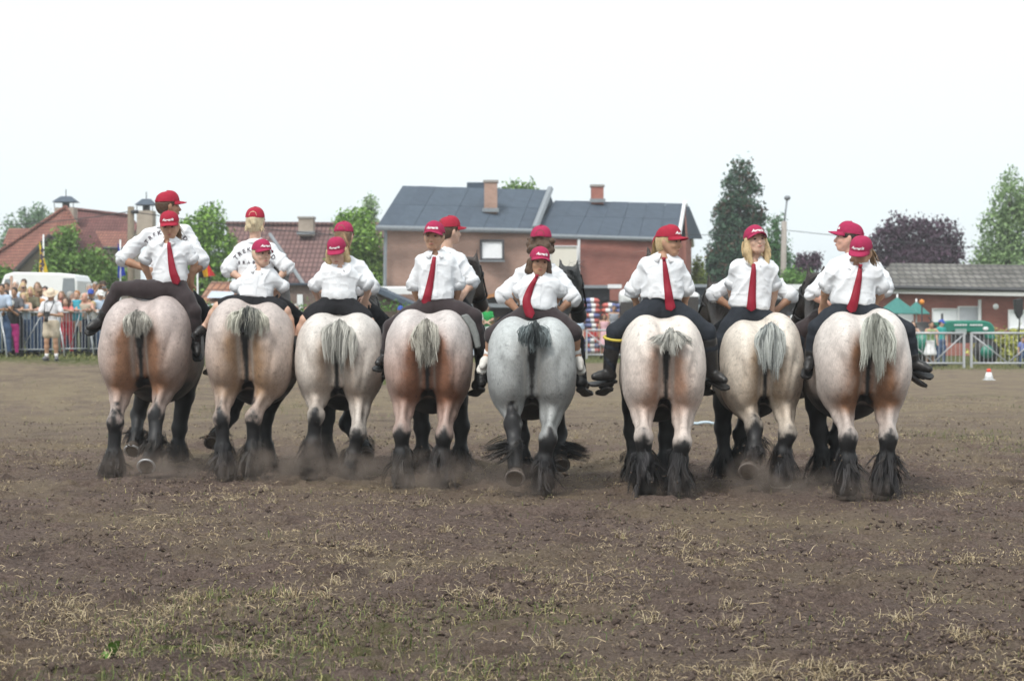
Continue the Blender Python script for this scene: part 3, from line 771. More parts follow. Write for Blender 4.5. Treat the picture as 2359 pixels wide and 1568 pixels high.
# ------------------------------------------------------------------ vegetation
def leaf_mat(key, c):
    m = mat(key, c, .6, .35, 1.2, attr=True, spec=.25); return m
M_LEAF = leaf_mat('foliage', (.08, .11, .03)); M_BARK = mat('bark', (.085, .065, .05), .9, .3, 6, bump=.5, bscale=14)
def crown_mesh(root, lobes, n, size, c0, c1, seed, droop=0.0, c2=None, p2=0.0, shell=.55):
    tint = A(1.35, 1.2, 1.4) if c1[2] > c1[1] else A(1.5, 1.75, 1.25)
    """Leaf clumps spread through the crown's volume: many small folded leaf faces round twig ends."""
    r = np.random.default_rng(seed); vol = np.array([a[3] * a[4] * a[5] for a in lobes]); pk = r.choice(len(lobes), n // 7 + 1, p=vol / vol.sum())
    cen, rad = np.array([l_[:3] for l_ in lobes]), np.array([l_[3:6] for l_ in lobes])
    d = r.normal(0, 1, (len(pk), 3)); d /= np.linalg.norm(d, axis=1)[:, None]
    tw = cen[pk] + d * rad[pk] * (shell + (1 - shell) * r.random((len(pk), 1))) ** .6 * r.uniform(.75, 1.12, (len(pk), 1))
    tc = r.random(len(pk))
    i = np.repeat(np.arange(len(pk)), 7)[:n]
    p = tw[i] + r.normal(0, size * 1.3, (n, 3)) - A(0, 0, 1) * droop * r.random((n, 1))
    nn = r.normal(0, 1, (n, 3)); nn /= np.linalg.norm(nn, axis=1)[:, None]
    t = np.cross(nn, r.normal(0, 1, (n, 3))); t /= np.linalg.norm(t, axis=1)[:, None]; u = np.cross(nn, t)
    s = size * r.uniform(.5, 1.2, (n, 1))
    V = np.stack([p - t * s, p + u * s * .5, p + t * s, p - u * s * .5], 1).reshape(-1, 3)
    F = np.arange(4 * n).reshape(n, 4)
    k = np.clip(tc[i] * .75 + r.random(n) * .25, 0, 1)[:, None]
    C = lerp(np.array(c0), np.array(c1), k) * tint
    if c2 is not None: C = np.where((tc[i] < p2)[:, None], np.array(c2) * r.uniform(.6, 1.2, (n, 1)), C)
    return obj('crown', V, F, M_LEAF, root, False, np.repeat(C, 4, 0))
def tree(name, label, px, Y, z0, ztop, tr, lobes, n, size, c0, c1, seed, group=None, **kw):
    b = P(px, 730, Y); root = empty(name, (b[0], b[1], z0), label, 'tree', group)
    r = random.Random(seed); m = MB()
    h = ztop - z0
    pts = [(b[0] + r.uniform(-.1, .1) * t * 2, b[1], z0 + h * t * .85) for t in (0, .25, .5, .75, 1)]
    m.tube(pts, [tr, tr * .8, tr * .55, tr * .3, tr * .08], 8)
    for l_ in lobes:
        t = min(.9, max(.15, (l_[2] - z0) / h - .25)); s0 = A(b[0], b[1], z0 + h * t * .85)
        e = A(l_[0], l_[1], l_[2]); m.tube([s0, lerp(s0, e, .5) + A(0, 0, .1), e], [tr * .35, tr * .2, tr * .05], 6)
    m.build('trunk', M_BARK, root, True)
    crown_mesh(root, lobes, n, size, c0, c1, seed, **kw)
    return root
def lobes_px(Y, L, dep=.9):
    out = []
    for (px, py, rx, ry) in L:
        c = P(px, py, Y); s = Y / FPX
        out.append((c[0], c[1] + random.uniform(-.4, .4), c[2], rx * s, max(rx, ry) * s * dep, ry * s))
    return out
G1, G2 = (.045, .085, .022), (.115, .175, .045)
tree('leafy_tree', 'bright green leafy tree beside the utility pole behind the first riders', 470, 82, 0, 6.6, .2, lobes_px(82, [(440, 540, 42, 40), (485, 515, 34, 46), (500, 580, 46, 50), (430, 600, 50, 44), (470, 640, 60, 40), (400, 640, 40, 36)]), 9000, .12, (.06, .11, .025), (.17, .24, .06), 11)
tree('leafy_tree', 'pale green tree left of the brick house', 830, 80, 0, 6.0, .2, lobes_px(80, [(800, 520, 30, 36), (835, 560, 42, 50), (790, 590, 34, 40), (850, 610, 36, 40), (830, 505, 22, 26), (860, 660, 40, 30)]), 8000, .11, (.065, .115, .03), (.18, .25, .075), 12)
tree('birch_tree', 'grey-green birch top rising behind the pale green tree', 852, 96, 0, 8.4, .14, lobes_px(96, [(852, 475, 12, 28), (846, 505, 20, 26), (860, 535, 24, 26)]), 2600, .10, (.11, .14, .09), (.22, .26, .19), 13)
tree('fruit_tree', 'bushy mid-green tree in front of the red tiled house', 150, 70, .3, 5.2, .16, lobes_px(70, [(150, 545, 26, 30), (140, 585, 38, 34), (170, 620, 60, 36), (215, 600, 34, 30), (120, 630, 44, 34), (250, 640, 44, 30), (180, 655, 80, 24)]), 10000, .10, (.05, .085, .028), (.125, .175, .06), 14)
for k, (px, top, w) in enumerate(((20, 500, 26), (60, 488, 24), (88, 470, 20), (112, 486, 16), (38, 520, 24))):
    tree('poplar_tree', ['slim grey poplar at the far left edge', 'slim grey poplar, second from the left edge', 'tallest slim grey poplar behind the red tiled house', 'slim grey poplar nearest the capped chimney', 'low grey poplar between the two leftmost poplars'][k], px, 130 + k, 0, P(0, top, 130)[2], .16,
         lobes_px(130 + k, [(px, top + 16, w * .35, 22), (px, top + 50, w * .6, 34), (px, top + 95, w * .85, 42), (px, top + 140, w, 40)]), 2600, .17, (.055, .085, .065), (.13, .17, .13), 20 + k, 'poplars behind the red tiled house')
tree('leafy_tree', 'treetop showing above the brick house ridge between the chimneys', 1195, 110, 0, 8.0, .2, lobes_px(110, [(1195, 440, 40, 18), (1170, 446, 20, 14), (1222, 446, 20, 12), (1195, 480, 60, 50)]), 3000, .16, G1, (.14, .19, .06), 30)
tree('garden_shrub', 'round dark shrub at the left frame edge beside the van', 2, 62, .4, 2.8, .1, lobes_px(62, [(2, 640, 22, 24), (-10, 655, 24, 30)]), 2500, .08, (.04, .075, .022), (.09, .14, .035), 31)
# conifers
def conifer(name, label, px, Y, top, bot, hw, n, size, c0, c1, seed, c2=None, p2=0, tiers=15):
    L = []; r = random.Random(seed)
    for i in range(tiers):
        t = (i + .5) / tiers; y = lerp(top, bot, t); w = hw * (.16 + .84 * t ** .55) * r.uniform(.88, 1.1)
        k = max(3, int(7 * t + 2))
        for j in range(k):
            a = 2 * math.pi * (j + r.random()) / k
            L.append((px + math.cos(a) * w * .68, y + r.uniform(-5, 5) + 5, w * .34 + 4, (bot - top) / tiers * .55, math.sin(a) * w * .68))
    s = Y / FPX; lob = []
    for (x, y, rx, ry, dy) in L:
        c = P(x, y, Y); lob.append((c[0], c[1] + dy * s, c[2], rx * s, rx * s, ry * s))
    b = P(px, 730, Y); root = empty(name, (b[0], b[1], 0), label, 'tree')
    m = MB(); zt = P(px, top, Y)[2]; m.tube([(b[0], Y, 0), (b[0], Y, zt * .6), (b[0], Y, zt - .1)], [.28, .16, .02], 8)
    for l_ in lob[::2]: m.tube([(b[0], Y, l_[2] + .1), (l_[0], l_[1], l_[2])], [.05, .015], 5)
    m.build('trunk', M_BARK, root, True)
    crown_mesh(root, lob, n, size, c0, c1, seed, c2=c2, p2=p2, shell=.75)
conifer('conifer_tree', 'tall dark conifer with rusty cones behind the girl with loose hair', 1702, 95, 368, 650, 78, 27000, .125, (.014, .032, .027), (.038, .066, .052), 41, (.105, .068, .045), .17, 17)
conifer('conifer_tree', 'smaller green conifer right of the tall dark one', 1788, 92, 492, 690, 48, 8000, .10, (.025, .06, .028), (.06, .125, .055), 42)
conifer('conifer_tree', 'yellow-green conifer at the corner of the brick house', 1606, 84, 592, 690, 22, 4000, .08, (.085, .105, .02), (.20, .21, .05), 43)
PU = [(.030, .018, .026), (.075, .045, .062)]
tree('purple_tree', 'large dark purple-leaved tree behind the grey tiled roof', 2112, 96, 0, 7.3, .25, lobes_px(96, [(2065, 525, 22, 34), (2050, 560, 46, 44), (2112, 550, 56, 48), (2168, 545, 36, 44), (2190, 575, 30, 34), (2120, 595, 100, 30)]), 11000, .13, PU[0], PU[1], 51)
tree('purple_tree', 'small purple-leaved tree near the lamp post', 1856, 98, 0, 5.0, .12, lobes_px(98, [(1850, 612, 20, 24), (1876, 605, 14, 20), (1842, 640, 22, 24)]), 2600, .11, PU[0], (.09, .05, .07), 52)
tree('leafy_tree', 'small bright green bush tree below the purple one near the lamp post', 1862, 80, 0, 2.8, .1, lobes_px(80, [(1862, 645, 26, 14), (1850, 655, 22, 12), (1820, 640, 16, 20)]), 2200, .09, (.05, .10, .03), (.12, .19, .06), 53)
tree('willow_tree', 'tall grey-green tree at the right edge above the bungalow', 2322, 92, 0, 9.6, .3, lobes_px(92, [(2328, 410, 20, 30), (2318, 455, 40, 40), (2285, 510, 36, 36), (2345, 520, 56, 60), (2290, 570, 46, 40), (2370, 470, 40, 60), (2330, 600, 90, 36)]), 12000, .12, (.085, .115, .065), (.19, .235, .15), 54, droop=.35)
# hedge
hb0, hb1 = P(425, 706, 52), P(935, 706, 52); root = empty('hedge', (hb0[0], 52, .3), 'long clipped green hedge behind the spectators left of centre', 'hedge')
S_ = []
for i in range(26):
    t = (i + .5) / 26; S_.append((lerp(hb0[0], hb1[0], t), 52.5, lerp(.5, hb0[2], .5), .28, .45, (hb0[2] - .3) / 2))
crown_mesh(root, S_, 12000, .055, (.035, .072, .02), (.085, .145, .038), 61, shell=.8)
MB().box((hb0[0], 52.2, .2), (hb1[0], 52.8, hb0[2] - .15)).build('branch_core', M_BARK, root)
c0 = P(2300, 795, 63)
hm = [(c0[0] + i * .55, 63, .55, .4, .4, .55) for i in range(-1, 5)]
root = empty('hedge', (c0[0], 63, 0), 'yellowish dry maize hedge below the bungalow window', 'hedge'); crown_mesh(root, hm, 3500, .10, (.16, .15, .05), (.36, .31, .11), 62)
# ------------------------------------------------------------------ horses
M_COAT = mat('horse_coat', rough=.52, var=.20, scale=30, attr=True, bump=.10, bscale=160, spec=.42, detail=7, stretch=(1.3, 1.3, .45))
M_HAIR = mat('horse_hair', rough=.65, var=.15, scale=40, attr=True, spec=.3)
M_HOOF = mat('hoof_horn', col=(.07, .055, .045), rough=.8, var=.3, scale=30, bump=.3)
M_SOLE = mat('muddy_sole', col=(.10, .075, .055), rough=.95, var=.35, scale=30, bump=.5)
M_SHOE = mat('horseshoe_iron', col=(.55, .55, .56), rough=.4, metal=.7, var=.25, scale=40)
M_SHOE2 = mat('muddy_horseshoe', (.15, .125, .11), .8, .35, 40)
M_STRAP = mat('black_leather', col=(.016, .015, .016), rough=.5, var=.2, scale=20)
M_EYE = mat('dark_eye', col=(.012, .009, .008), rough=.15, var=.05)

ROAN = lin(198, 178, 168); GREYW = lin(214, 208, 202); CREAM = lin(224, 208, 194)
HORSES = [
 dict(D=16.8, cx=334, w=.88, croup=1.80, roll=.01, label='pinkish roan draft horse with round grey tail tuft, leftmost in the row',
      top=lin(196, 178, 172), side=lin(192, 168, 156), tan=lin(176, 118, 74), tanw=1.0,
      legs=[((266, 972), (262, 1048), (262, 1090), 0), ((360, 955), (356, 1022), (338, 1066), 2), ((318, 955), (314, 1005), (307, 1030), 2), ((413, 985), (410, 1040), (408, 1075), 0)],
      tail=(318, 720, 776, 27, lin(120, 118, 112), lin(196, 192, 182), 0), head=(395, 560), ear=0, seed=1),
 dict(D=16.5, cx=574, w=.835, croup=1.765, roll=-.02, label='roan draft horse with bushy white-edged tail under the boy without a tie',
      top=lin(200, 184, 176), side=lin(198, 172, 156), tan=lin(192, 146, 100), tanw=.9,
      legs=[((510, 962), (514, 1033), (519, 1097), 0), ((584, 962), (583, 1033), (579, 1085), 0), ((532, 955), (505, 1000), (491, 1012), 2), ((611, 962), (613, 1030), (614, 1068), 0)],
      tail=(577, 712, 776, 40, lin(66, 70, 70), lin(212, 210, 196), 0), head=(640, 590), ear=0, seed=2),
 dict(D=16.55, cx=780, w=.84, croup=1.64, roll=0, label='whitish roan draft horse with long silver tail under the girl looking down in shorts',
      top=lin(222, 214, 206), side=lin(216, 204, 192), tan=lin(190, 150, 112), tanw=.55,
      legs=[((728, 956), (721, 1020), (710, 1088), 0), ((825, 997), (813, 1049), (803, 1097), 0), ((753, 962), (752, 1030), (751, 1068), 0), ((798, 975), (832, 1025), (843, 1042), 2)],
      tail=(783, 742, 836, 38, lin(96, 96, 92), lin(206, 204, 196), 1), head=(842, 690), ear=0, seed=3),
 dict(D=15.8, cx=987, w=.81, croup=1.665, roll=0, label='sienna and grey roan draft horse with shaggy pale tail, fourth in the row',
      top=lin(208, 198, 194), side=lin(190, 158, 144), tan=lin(168, 104, 64), tanw=1.15,
      legs=[((925, 994), (926, 1045), (927, 1096), 0), ((1023, 1001), (1017, 1048), (1013, 1113), 0), ((972, 985), (972, 1040), (972, 1068), 0), ((1063, 981), (1060, 1040), (1057, 1071), 0)],
      tail=(983, 742, 838, 28, lin(104, 100, 92), lin(212, 208, 196), 1), head=(1080, 596), ear=1, seed=4),
 dict(D=15.15, cx=1224, w=.785, croup=1.60, roll=0, label='plain blue-grey draft horse with dark tail brush in the middle',
      top=lin(186, 192, 192), side=lin(164, 168, 168), tan=lin(150, 146, 140), tanw=.35,
      legs=[((1181, 975), (1184, 1029), (1187, 1092), 2), ((1262, 1010), (1253, 1061), (1249, 1132), 0), ((1200, 1005), (1202, 1050), (1203, 1085), 0), ((1287, 997), (1288, 1040), (1291, 1062), 2)],
      tail=(1232, 748, 806, 33, lin(40, 46, 48), lin(120, 130, 132), 0), head=(1310, 640), ear=1, seed=5),
 dict(D=14.8, cx=1528, w=.715, croup=1.615, roll=0, label='pale cream roan draft horse with short fan-shaped white tail',
      top=lin(232, 220, 208), side=lin(222, 204, 192), tan=lin(204, 150, 116), tanw=.7,
      legs=[((1482, 1007), (1484, 1058), (1486, 1138), 0), ((1571, 1020), (1563, 1058), (1556, 1122), 0), ((1456, 994), (1459, 1060), (1462, 1104), 0), ((1536, 1007), (1530, 1060), (1524, 1097), 0)],
      tail=(1543, 765, 815, 34, lin(120, 122, 118), lin(216, 214, 206), 2), head=(1512, 612), ear=1, seed=6),
 dict(D=15.35, cx=1754, w=.73, croup=1.60, roll=.035, label='cream draft horse with hind leg lifted under the long-haired blonde girl',
      top=lin(230, 218, 202), side=lin(220, 204, 184), tan=lin(206, 170, 130), tanw=.6,
      legs=[((1736, 981), (1737, 1036), (1722, 1076), 2), ((1814, 997), (1802, 1042), (1797, 1106), 0), ((1664, 985), (1668, 1050), (1673, 1108), 0), ((1708, 1001), (1707, 1040), (1706, 1068), 0)],
      tail=(1773, 750, 850, 27, lin(74, 82, 86), lin(196, 200, 196), 1), head=(1650, 676), ear=1, seed=7),
 dict(D=14.7, cx=1987, w=.805, croup=1.66, roll=.012, label='white and brown roan draft horse with long grey tail, rightmost in the row',
      top=lin(222, 212, 204), side=lin(208, 192, 182), tan=lin(164, 108, 62), tanw=1.05,
      legs=[((1953, 1007), (1951, 1058), (1948, 1128), 0), ((2045, 1007), (2041, 1058), (2032, 1141), 0), ((1885, 990), (1893, 1050), (1900, 1100), 0), ((1929, 1010), (1931, 1050), (1932, 1080), 0)],
      tail=(2015, 730, 852, 36, lin(110, 112, 104), lin(206, 208, 198), 1), head=(1878, 656), ear=1, seed=8),
]

def feather(lines, rng, fet, hoof, col, lifted, sweep):
    """Long hair in tangled locks that starts round the fetlock and falls over the hoof."""
    for k in range(46):
        a = rng.uniform(0, 2 * math.pi); s = rng.uniform(-.15, 1.0)
        out = A(math.cos(a), math.sin(a) * .9 - .25, 0)
        if lifted:
            s = rng.uniform(-.35, .25)
            if k % 3: out = A(math.cos(a) * .9, abs(math.sin(a)) * .7 + .15, .1)
        base = fet + (hoof - fet) * s * .5 + A(0, 0, rng.uniform(-.03, .08)) + out * .072
        L = rng.uniform(.10, .27) * (1.0 if not lifted else (.75 if out[1] > .1 else .38))
        dn = norm((hoof - fet) + A(sweep, -.15, -.25)) if lifted else A(0, 0, -1)
        tip = base + dn * L + out * (rng.uniform(-.01, .06) if rng.random() < .7 else rng.uniform(.05, .12)) + A(*rng.normal(0, .025, 3)) + A(sweep * .12, -.02, 0)
        if not lifted: tip[2] = max(tip[2], .004 + rng.uniform(0, .03))
        bend = out * rng.uniform(.0, .05) + A(*rng.normal(0, .022, 3)); c0 = np.array(col) * rng.uniform(.5, 1.6); dust = rng.uniform(.1, .6)
        for i in range(12):
            p0 = base + A(*rng.normal(0, .014, 3)); end = tip + A(*rng.normal(0, .012, 3)); mid = (p0 + end) / 2 + bend + A(*rng.normal(0, .008, 3))
            if not lifted: end[2] = max(end[2], .003)
            t = np.linspace(0, 1, 5)[:, None]
            pts = (1 - t) ** 2 * p0 + 2 * t * (1 - t) * mid + t * t * end
            c = c0 * rng.uniform(.8, 1.2); c = np.stack([lerp(c, A(.085, .066, .053), dust * q) for q in (0, .1, .3, .6, .9)])
            lines.append((pts, A(.003, .0034, .0032, .0024, .0006) * rng.uniform(.7, 1.2), c, norm(A(math.sin(a), -math.cos(a), rng.normal(0, .5)))))

def make_horse(h):
    D, rng = h['D'], np.random.default_rng(h['seed'])
    org = P(h['cx'], 800, D + .35); ox = org[0]
    sx, sz, roll = h['w'] / .86, h['croup'] / 1.665, h['roll']
    root = empty('horse', (ox, D, 0), h['label'], 'horse', 'draft horses walking away in a row')
    L = lambda x, y, z: A(ox + x * sx, D + y, z * sz)
    S = SDF(.019)
    for s in (-1, 1):
        dz = roll * s
        S.ell(L(s * .195, .44, 1.285 + dz), A(.225 * sx, .47, .372 * sz), .055)
        S.ell(L(s * .222, .36, 1.10 + dz), A(.200 * sx, .37, .34 * sz), .05)
        S.ell(L(s * .150, .60, 1.485 + dz), A(.185 * sx, .36, .175 * sz), .08)       # hip muscles
        S.ell(L(s * .262, .56, 1.36 + dz), A(.165 * sx, .36, .22 * sz), .08)
        S.ell(L(s * .30, .30, 1.16 + dz), A(.125 * sx, .24, .24 * sz), .07)
    S.ell(L(0, .56, 1.40), A(.20 * sx, .36, .215 * sz), .06)
    S.ell(L(0, 1.15, 1.10), A(.41 * sx, .86, .46 * sz), .12)
    S.ell(L(0, 1.0, 1.36), A(.30 * sx, .75, .25 * sz), .12)
    S.ell(L(0, 1.82, 1.22), A(.33 * sx, .40, .47 * sz), .12)
    S.cone(L(0, .13, 1.36), L(0, .21, .96), .055, .055, .03)                          # perineum
    S.cone(L(0, .06, 1.50), L(0, -.035, 1.38), .05, .038, .05)                      # dock
    # neck and head
    poll = P(h['head'][0], h['head'][1], D + 2.45); poll[2] = min(max(poll[2], 1.5), 2.12)
    poll[0] = np.clip(poll[0], ox - .42, ox + .42)
    hd = norm(A(np.sign(poll[0] - ox) * .22, .62, -.72))
    S.cone(L(0, 1.84, 1.30), poll + A(0, -.02, -.06), .26 * sx, .115, .12)
    mz = poll + hd * .52
    S.cone(poll, mz, .125, .075, .06)
    S.ell(poll + hd * .16 + A(0, -.02, -.07), A(.075, .12, .13), .06)
    S.ell(mz, A(.07, .085, .075), .05)
    side = norm(np.cross(hd, A(0, 0, 1)))
    for s in (-1, 1):
        e0 = poll + side * s * .075 + A(0, -.02, .06)
        S.cone(e0, e0 + A(0, .0, .14) + side * s * .02, .038, .009, .03)
    chain = []
    for i, (a, b, c, lift) in enumerate(h['legs']):
        hind = i < 2; s = -1 if i % 2 == 0 else 1
        y0 = D if hind else D + 1.66
        if hind:
            hock = P(*a, y0 + (.07 if not lift else .10)); fet = P(*b, y0 + (.10 if not lift else -.02)); hoof = P(*c, y0 + (.16 if not lift else -.07))
            thigh = L(s * .225, .36, .97); st = L(s * .235, .45, 1.0)
            S.ell((thigh + st) / 2, A(.155 * sx, .22, .20 * sz), .07)
            gm = lerp(thigh, hock, .55) + A(0, .04, 0)
            S.cone(thigh, gm, .145, .092, .08); S.cone(gm, lerp(gm, hock, .7), .088, .066, .05); S.cone(lerp(gm, hock, .7), hock, .066, .074, .03); S.ell(hock + A(0, -.015, .0), A(.076, .085, .085), .03)
            S.cone(hock + A(0, -.055, .05), hock + A(0, -.03, -.05), .036, .04, .04)       # point of the hock
            S.cone(lerp(thigh, hock, .35) + A(0, -.10, 0), hock + A(0, -.055, .05), .04, .026, .05)
        else:
            hock = P(*a, y0 + (.06 if not lift else .24)); fet = P(*b, y0 + (.05 if not lift else .10)); hoof = P(*c, y0 + (.10 if not lift else .0))
            el = L(s * .20, 1.66, 1.02)
            S.cone(el, lerp(el, hock, .5), .135, .10, .08); S.cone(lerp(el, hock, .5), hock, .10, .074, .05)
            S.ell(hock, A(.078, .075, .085), .04)
        if not lift:
            hoof[2] = .075; fet[2] = max(fet[2], .19)
        S.cone(hock, lerp(hock, fet, .4), .074, .060, .04); S.cone(lerp(hock, fet, .4), fet, .060, .070, .03)
        S.ell(fet, A(.08, .082, .08) * (.9 if lift else 1), .03)
        S.cone(fet, lerp(fet, hoof, .7 if lift else .85), .072 if lift else .078, .066 if lift else .108, .03)
        chain.append((hock, fet, hoof, lift, hind, s))
    V, F = S.mesh()
    # muscle lines, hip points and unevenness of the flesh
    x, y, z = (V[:, 0] - ox) / sx, V[:, 1] - D, V[:, 2] / sz
    smooth = lambda a, b, t: np.clip((t - a) / (b - a), 0, 1) ** 2 * (3 - 2 * np.clip((t - a) / (b - a), 0, 1))
    Nn = normals(V, F); sdr = np.where(x > 0, 1, -1)
    gl = .285 - .10 * (1.25 - z) + .015 * np.sin(z * 9 + h['seed'] + sdr)
    dsp = -.013 * np.exp(-((np.abs(x) - gl) / .028) ** 2) * smooth(.82, .95, z) * smooth(1.40, 1.2, z) * smooth(.55, .25, y)
    dsp += -.009 * np.exp(-((np.abs(x) - .16 - .2 * (1.5 - z)) / .03) ** 2) * smooth(1.28, 1.36, z) * smooth(1.6, 1.5, z)
    dsp += .016 * np.exp(-((np.abs(x) - .26) / .06) ** 2 - ((y - .72) / .12) ** 2 - ((z - 1.50) / .07) ** 2)
    dsp += -.016 * np.exp(-(x / .05) ** 2 - ((y - .22) / .16) ** 2) * (z > 1.45)
    dsp += .010 * fbm(V, 3.2, 2, h['seed'] * 3) * (z > .7) + .004 * fbm(V, 11, 2, h['seed'] * 5)
    V = V + Nn * dsp[:, None]
    # coat colours
    x, y, z = (V[:, 0] - ox) / sx, V[:, 1] - D, V[:, 2] / sz
    n1 = fbm(V, 4.0, 3, h['seed'])[:, None]; n2 = fbm(V, 14.0, 3, h['seed'] + 9)[:, None]; n3 = fbm(V, 38.0, 2, h['seed'] + 5)[:, None]
    top, sd, tan = np.array(h['top']), np.array(h['side']), np.array(h['tan'])
    smooth = lambda a, b, t: np.clip((t - a) / (b - a), 0, 1) ** 2 * (3 - 2 * np.clip((t - a) / (b - a), 0, 1))
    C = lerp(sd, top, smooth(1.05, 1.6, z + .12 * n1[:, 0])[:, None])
    C = C * (1 + .07 * n1 + .16 * n2 + .17 * n3)
    g = np.exp(-((np.abs(x) - .11) / .16) ** 2) * np.exp(-((z - 1.02) / .27) ** 2) * smooth(.7, .0, y)
    g += .8 * np.exp(-((np.abs(x) - .12) / .07) ** 2) * np.exp(-((z - 1.28) / .16) ** 2) * smooth(.5, .0, y)
    g += .5 * np.exp(-((np.abs(x) - .2) / .2) ** 2) * np.exp(-((z - .86) / .10) ** 2) * smooth(.7, .2, y)
    g = np.clip(1.15 * g * h['tanw'] * (1 + .55 * n1[:, 0] + .35 * n2[:, 0]), 0, 1)[:, None]
    C = lerp(C, tan * .72 * (1 + .10 * n2 + .15 * n3), g)
    speck = (vnoise(V, 48, h['seed'] + 3) > .62)[:, None] * (n1 > -.1)
    C = np.where(speck, C * .72, C)
    # darker forehand, belly and head
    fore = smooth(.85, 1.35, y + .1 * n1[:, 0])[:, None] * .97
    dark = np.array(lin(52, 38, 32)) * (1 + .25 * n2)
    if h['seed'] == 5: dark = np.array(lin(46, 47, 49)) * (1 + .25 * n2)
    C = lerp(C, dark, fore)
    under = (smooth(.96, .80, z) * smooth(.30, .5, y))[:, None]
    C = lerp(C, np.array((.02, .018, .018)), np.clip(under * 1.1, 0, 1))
    # light rims of hair beside the black perineum
    ins = smooth(.35, .05, y)
    rim = (np.exp(-((np.abs(x) - .068) / .018) ** 2) * ins * smooth(.86, .95, z) * smooth(1.42, 1.3, z))[:, None] * .5
    C = lerp(C, np.array(lin(206, 198, 188)), rim)
    hw_ = lerp(.024, .050, smooth(1.05, 1.40, z)) + .010 * n2[:, 0] + .05 * smooth(.95, .85, z)
    blk = (smooth(.012, -.012, np.abs(x) - hw_) * (y < .40) * smooth(1.50, 1.42, z) * (z > .70))[:, None]
    C = lerp(C, np.array((.016, .015, .016)) * (1 + .4 * n2), blk)
    # black lower legs
    for hock, fet, hoof, lift, hind, s in chain:
        ax = fet - hock
        t = ((V - hock) @ ax) / (ax @ ax)
        d = np.linalg.norm(V - (hock + np.clip(t, 0, 1.6)[:, None] * ax), axis=1)
        near = d < .21
        up = -.10 if hind else -1.9
        lat = np.clip(1 - np.abs(V[:, 0] - (hock[0] + np.clip(t, -1, 1) * ax[0])) / .075, 0, 1)
        tt = t + .34 * n1[:, 0] + .42 * n2[:, 0] + .22 * n3[:, 0] + .55 * lat - .28
        if hind:
            w = smooth(-.30, .10, tt + (.16 if h['seed'] in (1, 2, 5) else 0)) * near
            grey = np.array(lin(120, 112, 106)) * (1 + .25 * n2)
            C = lerp(C, grey, (smooth(-.75, .05, tt) * near * .7)[:, None])
        else:
            w = smooth(-1.3, -.5, tt) * near
        C = lerp(C, np.array((.022, .021, .023)) * (1 + .5 * n2), w[:, None])
        low = (smooth(.95, 1.5, t) * near)[:, None] * .25
        C = lerp(C, np.array((.055, .043, .034)), low)
    lum = C.mean(1, keepdims=True); C = np.clip(lerp(lum, C, .72) * np.where(lum > .10, .87, .74), .004, .8)
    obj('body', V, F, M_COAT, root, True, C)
    bv = BVHTree.FromPolygons([tuple(v) for v in V], [tuple(int(i) for i in f) for f in F])
    # hooves with iron shoes, and the long hair above them
    for hock, fet, hoof, lift, hind, s in chain:
        if lift:
            ax = norm(A(.08 * s, -.82, -.50)) if hind else norm(A(.05 * s, -.78, -.62))
        else: ax = norm(A(0, -.10, -1))
        tip = hoof + ax * (.05 if lift else .065)
        u = norm(np.cross(ax, A(1, 0, 0))); w = np.cross(ax, u)
        m = MB(); n = 18; rings = [(-.085, .066), (-.05, .076), (0, .092), (.004, .088)]
        for (q, r) in rings:
            for k in range(n):
                a = 2 * math.pi * k / n; m.v.append(tuple(tip + ax * q + (u * math.cos(a) * 1.08 + w * math.sin(a)) * r))
        for j in range(len(rings) - 1):
            for k in range(n): m.f.append((j * n + k, j * n + (k + 1) % n, (j + 1) * n + (k + 1) % n, (j + 1) * n + k))
        m.f.append(tuple(range(n)))
        ho = m.build('hoof', M_HOOF, root, True)
        so = MB(); so.v = [tuple(tip + ax * (-.004 + .010 * (1 - (r / .084) ** 2)) + (u * math.cos(a) * 1.08 + w * math.sin(a)) * r) for r in (.084, .05, .02) for a in [2 * math.pi * k / n for k in range(n)]]
        for j in range(2):
            for k in range(n): so.f.append((j * n + k, j * n + (k + 1) % n, (j + 1) * n + (k + 1) % n, (j + 1) * n + k))
        so.f.append(tuple(2 * n + k for k in range(n)))
        so.build('sole', M_SOLE, ho, True)
        if lift:
            m = MB(); tu = []
            for k in range(15):
                a = math.radians(40 + 280 * k / 14)
                tu.append(tip + ax * .009 + (-u * math.cos(a) * 1.06 + w * math.sin(a)) * .080)
            m.tube(tu, [.009, .012] + [.0125] * 11 + [.012, .009], 6); m.build('horseshoe', M_SHOE if h['seed'] == 1 else M_SHOE2, ho, True)
        lines = []
        sweep = 0.0
        if h['seed'] == 5 and lift: sweep = .9 if not hind else -.5
        feather(lines, rng, fet, tip if lift else hoof, (.020, .019, .021) if rng.random() < .8 else (.03, .028, .027), lift, sweep)
        f = ribbons('feather_hair', lines, M_HAIR, root); f['kind'] = 'stuff'
    # tail: docked, a spray of hair that parts over the dock
    tx, ty0, ty1, hw, dk, lt, style = h['tail']
    top3 = P(tx, ty0 + 6, D - .02); s_px = (D - .03) / FPX
    hwid, hlen = hw * s_px * .50, (ty1 - ty0) * s_px
    lines = []; nl = 46
    for li in range(nl):
        u0 = np.clip(rng.normal(0, .62), -1.25, 1.25)
        l0 = hlen * rng.uniform(.55, 1.08) * (1 - .22 * abs(u0) * (1 if style != 1 else .4))
        if style == 1 and rng.random() < .25: l0 *= 1.15
        root_ = top3 + A(u0 * .05, rng.uniform(-.035, .005), .045 - abs(u0) * .035 + rng.uniform(-.05, .01))
        out = rng.uniform(.7, 1.25); sway = rng.normal(0, .02); curl = rng.normal(0, .014); ph = rng.uniform(0, 6)
        mixl = np.clip(abs(u0) * .9 + rng.normal(.05, .28) + (.22 if style == 1 else 0), 0, 1)
        if style == 2: mixl = np.clip(.6 + rng.normal(0, .3), 0, 1)
